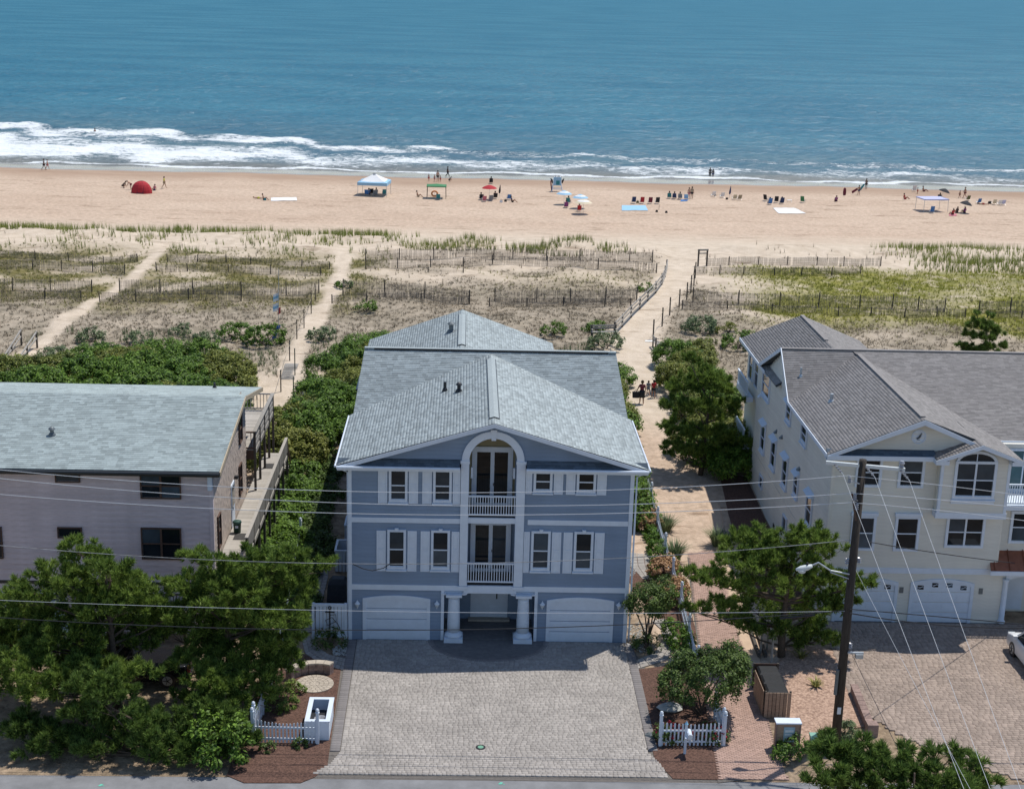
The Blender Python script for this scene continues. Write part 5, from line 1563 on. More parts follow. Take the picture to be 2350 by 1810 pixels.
def pine(name, label, base, top_z, pads, m, seed, r0=.2, group=None, tuft=.25, dens=150, lean=(0, 0), n=10, width=.046):
    """pine: trunk with limbs to foliage pads; pads are (x,y,z,rx,rz) in the world"""
    rnd = np.random.RandomState(seed)
    t = thing(name, label, 'tree', base, group)
    b = Vector(base); pts = []
    for k in range(6):
        s = k / 5
        pts.append((b.x + lean[0] * s + .12 * math.sin(3 * s + seed), b.y + lean[1] * s + .1 * math.cos(4 * s + seed), b.z - .1 + (top_z - b.z) * s))
    trunk = MB().tube(pts, [r0 * (1 - .75 * k / 5) for k in range(6)], 9).build('trunk', M['bark'], t, True)
    C = []; D = []
    mb = MB()
    for (x, y, z, rx, rz) in pads:
        s = min(max((z - rz - .5 - b.z) / (top_z - b.z), .12), .93)
        i = min(int(s * 5), 4); f = s * 5 - i
        a = Vector(pts[i]).lerp(Vector(pts[i + 1]), f); e = Vector((x, y, z - rz * .35))
        mid = a.lerp(e, .5) + Vector((0, 0, -.15 + rnd.uniform(-.1, .2)))
        mb.tube([a, mid, e], [r0 * .32, r0 * .22, r0 * .10], 6)
        nb = max(3, int(rx * 5))
        for q in range(nb):
            an = rnd.uniform(0, 6.28); rr = rx * rnd.uniform(.4, .95)
            mb.tube([mid.lerp(e, .7), (x + rr * math.cos(an), y + rr * math.sin(an), z + rnd.uniform(-.3, .4) * rz)], [r0 * .09, r0 * .04], 4, False)
        nt = int(dens * (rx * rx * 1.6 + rx * rz * 1.5))
        # sub-clumps make the pad uneven
        ns = max(7, int(rx * 16))
        dd = unit(rnd.normal(0, 1, (ns, 3))); dd[:, 2] = np.abs(dd[:, 2]) * .9 - .12
        sc = np.array([x, y, z]) + dd * np.array([rx, rx, rz]) * rnd.uniform(.45, .95, (ns, 1))
        pick = rnd.randint(ns, size=nt)
        tw = unit(dd * np.array([1, 1, .5]) + rnd.normal(0, .35, (ns, 3)) + np.array([0, 0, .55]))
        tl = rnd.uniform(.35, .75, (ns, 1)) * min(1.0, rx)
        s_ = rnd.rand(nt, 1) ** .8; o = unit(rnd.normal(0, 1, (nt, 3)))
        C.append(sc[pick] + tw[pick] * tl[pick] * (s_ - .25) + o * (.22 * (1.05 - s_)) * min(1.0, rx)); D.append(o * .6 + tw[pick] * .9 + np.array([0, 0, .2]))
    mb.build('limbs', M['bark'], t)
    C = np.concatenate(C); D = np.concatenate(D)
    link('crown', tufts_mesh('crown', C, D, m, rnd, n, tuft, width), t)
    return t
def pads_px(lst, y0, seed, rx=(.75, 1.15), rz=.55, dy=1.3):
    rnd = np.random.RandomState(seed); out = []
    for e in lst:
        y = y0 + (e[2] if len(e) > 2 else rnd.uniform(-dy, dy))
        p = PY(e[0], e[1], y); r = rnd.uniform(*rx) * (e[3] if len(e) > 3 else 1)
        out.append((p.x, p.y, max(p.z - .1, .45), r, rz * r))
    return out
PG = 'pines along the street'
# left pines
bA = G(262, 1625); bA.z = 0
LA = [(180, 1255, .2, .6), (195, 1290), (140, 1322), (255, 1315), (85, 1360), (175, 1362), (295, 1350), (350, 1378), (55, 1402), (125, 1412), (228, 1402), (325, 1412), (385, 1405, .5, .7), (25, 1455), (100, 1475),
      (165, 1455), (40, 1530, -2.2), (100, 1545, -2.4), (10, 1500), (-40, 1430), (-60, 1490), (-20, 1560, -1), (310, 1455, 1), (240, 1450, 1.5), (60, 1455, .8), (130, 1500, .5), (200, 1505, 1), (70, 1575, -2.6), (150, 1580, -2.4), (240, 1560, -2.2), (310, 1545, -2.0, .8), (200, 1530, -1.8), (275, 1375, .6), (215, 1340, .8), (20, 1400, .6), (365, 1440, 1, .8)]
pine('pine_tree', 'spreading green pine before the pinkish-grey house, tallest tip below its square window', (bA.x, bA.y, 0), 6.6, pads_px(LA, bA.y, 1, (1.0, 1.4), dy=1.2), M['leaf_pine'], 1, .2, PG)
bB = G(528, 1600); bB.z = 0
LB = [(452, 1275, .6, .6), (500, 1295, 0, .8), (445, 1335), (520, 1330), (560, 1270, .9, .6), (610, 1300), (670, 1285, .8, .9), (720, 1300, .5, .7), (425, 1385, 0, .8), (480, 1385), (560, 1360), (625, 1360), (690, 1350), (450, 1440), (530, 1420),
      (600, 1420), (670, 1410), (640, 1465), (570, 1475), (500, 1480), (440, 1500, -.6, .8), (610, 1515), (655, 1510, 0, .8), (540, 1530, -1.2), (490, 1560, -2), (590, 1560, -1.4), (520, 1595, -2.2, .9), (580, 1600, -1.8, .8), (650, 1320, .4), (585, 1320, .6), (480, 1350, .7), (555, 1385, .9), (640, 1440, .6), (520, 1455, .8), (400, 1450, .5, .8), (435, 1530, -1.5, .8), (455, 1600, -2.2)]
pine('pine_tree', 'wide green pine between the pinkish-grey house walkway and the white side fence', (bB.x, bB.y, 0), 5.9, pads_px(LB, bB.y, 2, (.95, 1.3), dy=1.1), M['leaf_pine'], 2, .19, PG)
bC = G(335, 1735); bC.z = 0
LC = [(215, 1575, .4), (250, 1610, .2), (180, 1640, .5, .8), (300, 1660, .8, .8), (120, 1700, .6, .8), (230, 1700, .8, .8), (350, 1715, .7, .8), (420, 1690, 1, .8), (470, 1710, .6, .8), (150, 1750, .2, .7), (290, 1755, .2, .7), (410, 1755, .2, .7), (520, 1680, 1), (500, 1650, 1.2), (460, 1640, 1.6), (330, 1690, 1.5), (335, 1655, -.1, .8), (350, 1690, -.4, .8), (60, 1665, .5), (100, 1750, .1), (210, 1745, -.2), (440, 1770, -.1), (530, 1735, .2), (370, 1775, -.5, .8)]
pine('pine_tree', 'low shaded dark pine at the street edge left of the driveway', (bC.x, bC.y, 0), 1.7, pads_px(LC, bC.y, 3, (.9, 1.25), rz=.7, dy=.9), M['leaf_pine_dark'], 3, .16, PG)  # darker needles put the shade under the canopies into this pine's colour
# leafy shrub mass at the corner of the left bed
bs = G(500, 1770)
bush('street_shrub', 'bright leafy shrub at the street between dark pine and brown mulch bed', 'shrub', (bs.x, bs.y, 0), [(.1, .3, .5, .8, .7, .55), (.5, 1.0, 1.0, .6, .7, .7), (-.5, 1.2, .9, .7, .7, .7)], M['leaf_bay'], 31, .13, .38)
# right pine
bD = G(1797, 1505); bD.z = 0
LD = [(1700, 1250), (1735, 1232, .4, .8), (1800, 1245), (1862, 1240), (1690, 1292), (1760, 1290), (1835, 1285), (1900, 1265, .2, .8), (1645, 1330), (1720, 1340), (1800, 1330), (1870, 1325), (1945, 1335, -.3, .8), (1990, 1335, -.3, .5),
      (1650, 1392), (1730, 1388), (1810, 1390), (1880, 1380), (1930, 1372), (1605, 1398, 0, .6), (1575, 1392, 0, .35), (1590, 1318, 0, .5), (1575, 1305, 0, .3), (1700, 1430), (1785, 1440), (1850, 1430), (1835, 1490, .3, .7), (1865, 1460), (1740, 1275)]
pine('pine_tree', 'broad pine over the brick path, beside the utility pole and street lamp', (bD.x, bD.y, 0), 5.0, pads_px(LD, bD.y + .3, 4, (.8, 1.15), dy=1.1), M['leaf_pine'], 4, .2, PG)
bE = T(1612, 1090)
LE = [(1585, 822, .5, .6), (1610, 862), (1570, 890), (1640, 885), (1555, 935), (1605, 935), (1660, 945), (1690, 925, 0, .7), (1550, 985), (1600, 995), (1650, 1000), (1690, 1010), (1570, 1035), (1630, 1035), (1530, 1025, 0, .5), (1665, 1050, 0, .7)]
pine('pine_tree', 'dark bushy pine between the sand path and the cream house side', (bE.x, bE.y, bE.z), 6.0, pads_px(LE, bE.y + .3, 5, rx=(.85, 1.3), rz=.75, dy=1.0), M['leaf_pine'], 5, .18, PG, .28, 150)
LF0 = 0
LF = [(1900, 1850), (1990, 1860), (2080, 1850), (2160, 1860), (2250, 1850), (2000, 1920), (2150, 1920), (2080, 1960), (1905, 1750, .5), (1940, 1725, .6, .7), (1960, 1775), (2010, 1730, 1, .7), (2030, 1790), (2060, 1755, .5, .7), (2080, 1715, 1.3, .5), (2110, 1745, .8, .5), (2150, 1765, .5, .7), (2190, 1720, 1, .45), (2185, 1785), (2230, 1775, .3, .7), (2265, 1800, 0, .6), (1890, 1800), (1970, 1810), (2100, 1800), (2250, 1740, .5, .35), (1985, 1700, 1.2, .5), (1915, 1715, 1), (2045, 1725, 1.2, .8), (2150, 1725, 1, .6), (2080, 1775, .6), (2210, 1750, .8, .7), (2150, 1805), (2220, 1810), (1960, 1745, .9)]
pine('pine_tree', 'long-needled pine in the near right corner, closest to the viewer', (PY(2090, 1800, 41).x, 41.0, 0), 6.6, [(p[0], p[1], p[2], p[3], p[4]) for p in pads_px(LF, 41.0, 6, rx=(.5, .72), rz=.85, dy=.6)], M['leaf_pine_dark'], 6, .11, PG, .26, 150)
bG = T(2255, 812)
hp = [(2240, 718, 0, .45), (2275, 722, 0, .4), (2245, 745), (2270, 750), (2225, 770), (2260, 775), (2290, 765, 0, .6), (2225, 800), (2270, 800), (2300, 795, 0, .6), (2205, 790, 0, .5), (2240, 808)]
pine('pine_tree', 'small dark pine on the dune behind the cream house roof', (bG.x, bG.y, bG.z), bG.z + 2.9, pads_px(hp, bG.y, 7, rx=(.6, .8), rz=.8, dy=.5), M['leaf_pine_dark'], 7, .12, None, .3, 190)

# crape myrtles
def myrtle(label, base, cz, rx, rz, seed, group, fall=None):
    rnd = np.random.RandomState(seed)
    bl = [(0, 0, cz - .1, rx * .85, rx * .85, rz * .85)]
    for k in range(9):
        a = k * 2.4; rr = rx * (.62 + .06 * (k % 3))
        bl.append((rr * math.cos(a), rr * math.sin(a), cz + rz * .5 * math.sin(a * 1.7), rx * (.34 + .05 * (k % 4)), rx * (.34 + .05 * (k % 3)), rz * (.4 + .08 * (k % 3))))
    return bush('crape_myrtle', label, 'shrub', base, bl, M['leaf_shrub'], seed, .09, .32, 4.6, 60, group, 7)
g1 = G(1607, 1640); myrtle('large round green crape myrtle behind the white picket fence', (g1.x, g1.y, 0), 1.75, 1.75, 1.25, 41, 'crape myrtles by the house')
g2 = G(1483, 1478); myrtle('small crape myrtle at the right front corner of the blue house', (g2.x, g2.y, 0), 2.2, 1.05, .85, 42, 'crape myrtles by the house')
bs = G(1483, 1490)
bush('low_shrub', 'dark low shrub at the foot of the small crape myrtle', 'shrub', (bs.x, bs.y, 0), [(0, 0, .3, .65, .55, .4)], M['leaf_shrub'], 43, .08, .22, 5, 40, 'low shrubs')
bs = G(752, 1483)
bush('low_shrub', 'dark low shrub before the white gate with anchor', 'shrub', (bs.x, bs.y, 0), [(-.25, 0, .3, .5, .45, .4), (.35, .1, .35, .5, .45, .45)], M['leaf_shrub'], 44, .08, .22, 5, 40, 'low shrubs')
bs = G(640, 1620)
bush('low_juniper', 'olive green spreading juniper in the left mulch bed', 'shrub', (bs.x, bs.y, 0), [(0, 0, .18, .75, .7, .3), (.3, .9, .2, .7, .6, .32), (-.3, -.5, .15, .5, .4, .25)], M['leaf_pine'], 45, .09, .2, 6, 44, None, 3, .35)
for k, (px, py) in enumerate(((612, 1722), (690, 1716))):
    p = G(px, py)
    bush('low_shrub', ['small sprig of shrub before the left picket fence, nearer the pines', 'small sprig of shrub before the left picket fence, nearer the driveway'][k], 'shrub', (p.x, p.y, 0), [(0, 0, .16, .28, .25, .2)], M['leaf_shrub'], 50 + k, .08, .14, 9, 30, 'low shrubs', 3)
# beds right of the house: hydrangeas, box hedge, roses
for k, (px, py, lb) in enumerate(((1482, 1220, 'faded orange hydrangea at the far end of the right bed'), (1520, 1330, 'faded orange hydrangea behind the small crape myrtle'), (1540, 1385, 'faded orange flowering shrub nearest the street along the long fence'))):
    p = G(px, py)
    t = bush('hydrangea', lb, 'shrub', (p.x, p.y, 0), [(0, 0, .5, .75, .7, .5), (.3, .4, .6, .5, .5, .45)], M['leaf_bright'], 60 + k, .1, .25, 4, 36, 'hydrangeas along the long fence')
    rnd = np.random.RandomState(70 + k)
    P, Q = clump_points([(p.x, p.y, .55, .85, .8, .58), (p.x + .3, p.y + .4, .65, .6, .6, .53)], rnd, .16, 7, 40, 0)
    link('blossoms', leaves_mesh('blossoms', P, Q, M['flower_orange'], rnd, .07, .9), t)
rnd = np.random.RandomState(80)
hb = [G(1497 + k * 6, 1238 + k * 17) for k in range(5)]
bush('box_hedge', 'bright green low hedge between the side walk and the long picket fence', 'hedge', (hb[2].x, hb[2].y, 0), [(p.x - hb[2].x, p.y - hb[2].y, .35, .5, .6, .42) for p in hb], M['leaf_bright'], 81, .08, .2, 6, 40)
bush('low_shrub', 'bright green shrub under the hydrangeas nearest the street', 'shrub', tuple(G(1560, 1480)), [(0, 0, .4, .6, .6, .5), (-.2, .8, .4, .5, .6, .5), (.1, -.7, .3, .5, .5, .4)], M['leaf_bright'], 82, .09, .22, 6, 40, 'low shrubs')
for k, (px, py) in enumerate(((1535, 1700), (1638, 1702))):
    p = G(px, py)
    t = bush('rose_bush', ['red flowering rose bush at the left of the mailbox', 'red flowering rose bush at the right of the mailbox'][k], 'shrub', (p.x, p.y, 0), [(0, 0, .35, .55, .5, .4)], M['leaf_shrub'], 84 + k, .08, .2, 6, 40, 'rose bushes')
    P, Q = clump_points([(p.x, p.y, .38, .58, .53, .42)], rnd, .07, 8, 9, .1)
    link('blossoms', leaves_mesh('blossoms', P, Q, M['flower_red'], rnd, .07, .9), t)
bs = G(1812, 1735)
bush('low_shrub', 'yellow-green shrub before the path sign board', 'shrub', (bs.x, bs.y, 0), [(0, 0, .35, .5, .45, .4), (-.3, -.3, .2, .4, .35, .3), (.4, .3, .4, .4, .4, .4)], M['leaf_bay'], 86, .09, .22, 6, 36, 'low shrubs')
bs = G(1940, 1690)
bush('low_shrub', 'spiky green shrub at the foot of the utility pole', 'shrub', (bs.x, bs.y, 0), [(0, 0, .3, .4, .4, .35)], M['leaf_bluegreen'], 87, .2, .2, 7, 36, 'low shrubs', 3, .16)

# ornamental grasses and yuccas
def grass_clump(name, label, base, h, r, m, seed, n=260, group=None, width=.018, up=1.1):
    rnd = np.random.RandomState(seed)
    t = thing(name, label, 'grass clump' if 'yucca' not in name else 'yucca', base, group)
    b = np.array(base)
    a = rnd.uniform(0, 6.28, n); rr = np.sqrt(rnd.rand(n)) * r * .25
    o = b + np.stack([rr * np.cos(a), rr * np.sin(a), np.zeros(n)], -1)
    d = np.stack([np.cos(a) * rnd.uniform(.1, 1, n) * r / h, np.sin(a) * rnd.uniform(.1, 1, n) * r / h, np.full(n, up)], -1)
    L = h * rnd.uniform(.6, 1.1, (n, 1))
    mid = o + d * L * .55; tip = o + d * L * np.array([1.35, 1.35, .78])
    s = unit(np.cross(d, [0, 0, 1])) * width
    V = np.stack([o - s, o + s, mid + s * .9, mid - s * .9, tip], 1)
    F3 = (np.array([(0, 1, 2, 3), (3, 2, 4, 4)])[None] + (np.arange(n) * 5)[:, None, None]).reshape(-1, 4)
    me = bpy.data.meshes.new('blades')
    me.from_pydata(V.reshape(-1, 3).tolist(), [], [tuple(dict.fromkeys(f)) for f in F3.tolist()]); me.materials.append(m)
    link('blades', me, t)
    return t
OG = 'ornamental grasses by the path'
for k, (px, py, lb, h) in enumerate(((1527, 1225, 'blue-green ornamental grass by the long fence, farther from the street', 1.2), (1548, 1290, 'blue-green ornamental grass by the long fence, nearer the street', 1.3), (1645, 1255, 'blue-green ornamental grass on the far side of the brick path', 1.2), (1500, 1120, 'small tuft of ornamental grass at the top of the long fence', .7))):
    p = G(px, py); grass_clump('ornamental_grass', lb, (p.x, p.y, 0), h, .8, M['leaf_bluegreen'], 90 + k, 420, OG)
for k, (px, py, lb) in enumerate(((1838, 1510, 'yellow-green yucca on red gravel beside the pine trunk'), (1872, 1576, 'yellow-green yucca on red gravel nearer the pole'))):
    p = G(px, py); grass_clump('yucca', lb, (p.x, p.y, 0), .55, .5, M['yucca'], 96 + k, 46, 'yuccas on the gravel', .03, .8)

# thickets: many shrubs, each its own thing
def thicket(poly, spacing, hr, m_list, seed, group, labels, size=.115):
    rnd = np.random.RandomState(seed); xs_ = [p[0] for p in poly]; ys_ = [p[1] for p in poly]
    pts = []
    tries = 0
    while tries < 1500:
        tries += 1
        x = rnd.uniform(min(xs_), max(xs_)); y = rnd.uniform(min(ys_), max(ys_))
        iv = poly_interval(poly, y)
        if not iv or not (iv[0] <= x <= iv[1]): continue
        if seg_dist(np.array(x), np.array(y), TRAIL_2) < 2.5: continue
        if all((x - a) ** 2 + (y - b) ** 2 > spacing ** 2 for a, b in pts): pts.append((x, y))
    pts.sort(key=lambda p: (p[1], p[0]))
    for k, (x, y) in enumerate(pts):
        z = float(TZ(x, y)); h = rnd.uniform(*hr); r = spacing * rnd.uniform(.7, .95)
        bl = [(0, 0, h * .45, r, r, h * .5)]
        for q in range(3):
            a = rnd.uniform(0, 6.28); bl.append((r * .6 * math.cos(a), r * .6 * math.sin(a), h * rnd.uniform(.35, .72), r * .6, r * .6, h * .38))
        bush('bayberry_shrub', labels(k, x, y, len(pts)), 'shrub', (x, y, z), bl, m_list[rnd.randint(len(m_list))], seed * 100 + k, size, .40, 2.6, 62, group, 4, tri=True)
ORD = ['first', 'second', 'third', 'fourth', 'fifth', 'sixth', 'seventh', 'eighth', 'ninth', 'tenth', 'eleventh', 'twelfth', 'thirteenth', 'fourteenth', 'fifteenth', 'sixteenth', 'seventeenth', 'eighteenth', 'nineteenth', 'twentieth']; ORD += ['twenty-' + k for k in ORD[:9]] + ['thirtieth'] + ['thirty-' + k for k in ORD[:9]] + ['fortieth'] + ['forty-' + k for k in ORD[:9]]
def lab(txt): return lambda k, x, y, n: '%s bayberry shrub from the street in the thicket %s' % (ORD[k], txt)
BY_ = M['leaf_bay']; BO = M['leaf_bay2']
thicket([(-10.2, 88), (-5.7, 88), (-6.0, 109), (-9.2, 109)], 1.75, (2.0, 2.8), [BY_, BY_, BY_, BO], 11, 'bayberry thicket left of the blue house', lab('left of the blue house'))
thicket([(-10.0, 65.5), (-9.2, 65.5), (-9.2, 84), (-10.0, 84)], 1.5, (1.1, 1.6), [BY_], 12, 'shrubs under the timber walkway', lab('beside the timber walkway'))
thicket([(-34, 92), (-10.8, 85), (-10.8, 99), (-22, 105), (-34, 101)], 2.5, (1.9, 2.6), [BY_, BY_, BO], 13, 'bayberry thicket behind the pinkish-grey house', lab('behind the pinkish-grey house'), .125)
thicket([(15.0, 86), (17.2, 86), (18, 110), (15.6, 110)], 1.7, (1.3, 2.1), [BO, BY_, BO], 14, 'shrub thicket between path and cream house', lab('between sand path and cream house'))
thicket([(-8.3, 66), (-7.8, 66), (-7.8, 86), (-8.3, 86)], 1.0, (.5, .8), [M['leaf_shrub']], 16, 'low shrubs along the shaded walk', lab('along the shaded walk'))
thicket([(9.0, 78), (9.8, 78), (11.0, 104), (9.4, 104)], 1.5, (1.2, 1.6), [BY_, BO], 15, 'hedge right of the blue house', lab('between blue house and sand path'))
# single dune bushes
DB = [(1605, 762, 1.3, 'blue-green dune bush beside the post line of the main path', 'leaf_bluegreen'), (1700, 800, 1.4, 'green bush at the rear corner of the cream house', 'leaf_bay'), (1668, 765, .8, 'small olive dune bush near the cream house roof', 'leaf_bay2'), (1620, 800, .8, 'reddish olive bush below the blue-green dune bush', 'leaf_bay2'),
      (605, 790, 1.5, 'large green bush below the blue kite', 'leaf_bay'), (537, 775, 1.1, 'bright green dune bush left of the kite', 'leaf_bright'), (320, 790, .9, 'pale green dune bush beside the trail, nearest the thicket', 'leaf_bluegreen'), (415, 770, .8, 'blue-grey dune bush midway along the thicket', 'leaf_bluegreen'), (210, 785, 1.0, 'pale green dune bush right of the left trail', 'leaf_bluegreen'), (470, 790, .9, 'pale green dune bush by the sandy hollow', 'leaf_bluegreen'),
      (120, 825, .9, 'dusty green bush above the hand rails', 'leaf_bluegreen'), (790, 600 + 60, .7, 'small green bush at the fence corner by the middle trail', 'leaf_bay'), (840, 715, .8, 'lone green bush in the dry brush behind the blue house', 'leaf_bay'), (1270, 770, 1.0, 'green bush behind the right back corner of the blue house', 'leaf_bay'), (1365, 765, .9, 'green bush left of the timber platform', 'leaf_bay'), (1390, 800, 1.2, 'blue-green bush below the timber platform', 'leaf_bluegreen'), (735, 780, 1.0, 'dusty green bush left of the blue house thicket', 'leaf_bluegreen'), (1480, 668, .7, 'small green bush beside the split rail fence', 'leaf_bay')]
for k, (px, py, r, lb, mm) in enumerate(DB):
    p = T(px, py)
    bush('dune_bush', lb, 'shrub', tuple(p), [(0, 0, r * .4, r, r * .9, r * .55), (r * .5, r * .3, r * .5, r * .6, r * .6, r * .45), (-r * .5, -.1, r * .35, r * .6, r * .6, r * .4)], M[mm], 300 + k, .13, .3, 2.6, 36, 'bushes on the dune')

# dune grass and brush: nobody could count it
def scatter(n, box, dens_fn, seed):
    rnd = np.random.RandomState(seed)
    x = rnd.uniform(box[0], box[1], n); y = rnd.uniform(box[2], box[3], n)
    keep = rnd.rand(n) < dens_fn(x, y)
    x, y = x[keep], y[keep]
    return np.stack([x, y, TZ(x, y)], -1), rnd
def blade_mass(name, P, rnd, m, h, spread, nb, width, label):
    n = len(P)
    a = rnd.uniform(0, 6.28, (n, nb)); s = rnd.uniform(.1, 1, (n, nb)) * spread
    hh = h * rnd.uniform(.55, 1.15, (n, nb))
    o = P[:, None, :] + np.stack([np.cos(a) * s * .2, np.sin(a) * s * .2, np.full((n, nb), -.02)], -1)
    tip = P[:, None, :] + np.stack([np.cos(a) * s - .06, np.sin(a) * s, hh], -1)
    sd = np.stack([-np.sin(a), np.cos(a), 0 * a], -1) * width
    V = np.stack([o - sd, o + sd, tip], 2).reshape(-1, 3)
    return tag(link(name, arr_mesh(name, V, np.arange(n * nb * 3).reshape(-1, 3), m)), label, None, None, 'stuff')
boxd = (-62, 75, 94, 178)
P, r_ = scatter(190000, boxd, lambda x, y: cover(x, y)[0] * .75 * (.2 + .8 * (nz2(x, y, 2.1, 1) > .42)), 1); blade_mass('dry_brush', P, r_, M['grass_dry'], .19, .36, 5, .026, 'low dry greyish brush spread over the dune')
P, r_ = scatter(110000, boxd, lambda x, y: cover(x, y)[1] * .7, 2); blade_mass('olive_grass', P, r_, M['grass_olive'], .24, .32, 5, .026, 'olive dune grass covering the dune on the left')
P, r_ = scatter(110000, boxd, lambda x, y: cover(x, y)[2] * .85, 3); blade_mass('lime_ground_cover', P, r_, M['grass_lime'], .26, .28, 5, .025, 'yellow-green ground cover on the dune at the right')
P, r_ = scatter(80000, boxd, lambda x, y: cover(x, y)[3] * .8, 4); blade_mass('beach_grass', P, r_, M['grass_green'], .85, .34, 6, .022, 'tall green beach grass rows along the dune edge')
P, r_ = scatter(14000, (-62, 75, 98, 166), lambda x, y: bare(x, y) * .16 * (nz2(x, y, .9, 3) > .5), 5); blade_mass('dune_tufts', P, r_, M['grass_dry'], .55, .25, 7, .016, 'scattered dry grass tufts on the pale dune sand')
P, r_ = scatter(9000, (-34, 10, 98, 116), lambda x, y: bare(x, y) * .30 * (nz2(x, y, .5, 1.1) > .5), 6); blade_mass('pale_green_tufts', P, r_, M['leaf_bluegreen'], .5, .28, 7, .02, 'pale green low tufts behind the thickets')
# litter of leaves below the pines and in the side yards
# ================================================================== sand fences and dune timber
def sand_fence(label, pts, h=1.1, gap=.07, post=4.4, dens=1.0, seed=0, tilt=.04, post_h=None):
    """wire-bound slat fence: single posts, slats as one mass, wires"""
    rnd = np.random.RandomState(seed + 500)
    P = [T(*p) for p in pts]
    f = thing('sand_fence', label, 'fence', tuple(P[0]), 'sand fences on the dune')
    V = []; 
    # posts at given points and between
    line = []
    for a, b in zip(P[:-1], P[1:]):
        L = (b - a).length; n = max(1, round(L / post))
        for k in range(n): line.append(a.lerp(b, k / n))
    line.append(P[-1])
    h = h * .92; ph = (post_h or h * 1.1)
    for q in line:
        z = float(TZ(q.x, q.y)); hh = ph * rnd.uniform(.92, 1.12); dx, dy = rnd.normal(0, .035, 2)
        MB().tube([(q.x, q.y, z - .2), (q.x + dx, q.y + dy, z + hh)], [.06, .05], 6).build('post', M['dark_wood'], f)
    for a, b in zip(line[:-1], line[1:]):
        d = (b - a); d.z = 0; L = d.length; d.normalize(); n = int(L / gap)
        dr = rnd.uniform(-.12, .03); lt = rnd.normal(0, tilt)
        for k in range(n):
            if rnd.rand() > dens: continue
            s = (k + .5) / n; sag = dr * 4 * s * (1 - s)
            x = a.x + d.x * L * s; y = a.y + d.y * L * s; z = float(TZ(x, y))
            w = .013; t0 = rnd.normal(lt, .015); hh = h * rnd.uniform(.96, 1.03) + sag
            V += [(x - d.x * w, y - d.y * w, z - .02), (x + d.x * w, y + d.y * w, z - .02), (x + d.x * (w + t0 * hh), y + d.y * (w + t0 * hh) - .02, z + hh), (x - d.x * (w - t0 * hh), y - d.y * (w - t0 * hh) - .02, z + hh)]
    if V:
        V = np.array(V); n = len(V) // 4
        off = np.array([0, .012, 0]); V8 = np.concatenate([V.reshape(n, 4, 3), V.reshape(n, 4, 3) + off], 1).reshape(-1, 3)
        q = np.array([(0, 1, 2, 3), (7, 6, 5, 4), (1, 5, 6, 2), (4, 0, 3, 7), (3, 2, 6, 7)])
        Fc = (q[None] + (np.arange(n) * 8)[:, None, None]).reshape(-1, 4)
        o = link('slats', arr_mesh('slats', V8, Fc, M['slat_wood']), f); o['kind'] = 'stuff'
    mb = MB()
    for s in (.25, .55, .85):
        mb.tube([(q.x, q.y, float(TZ(q.x, q.y)) + h * s) for q in line], .008, 4, False)
    mb.build('wires', M['dark_wood'], f)
    return f
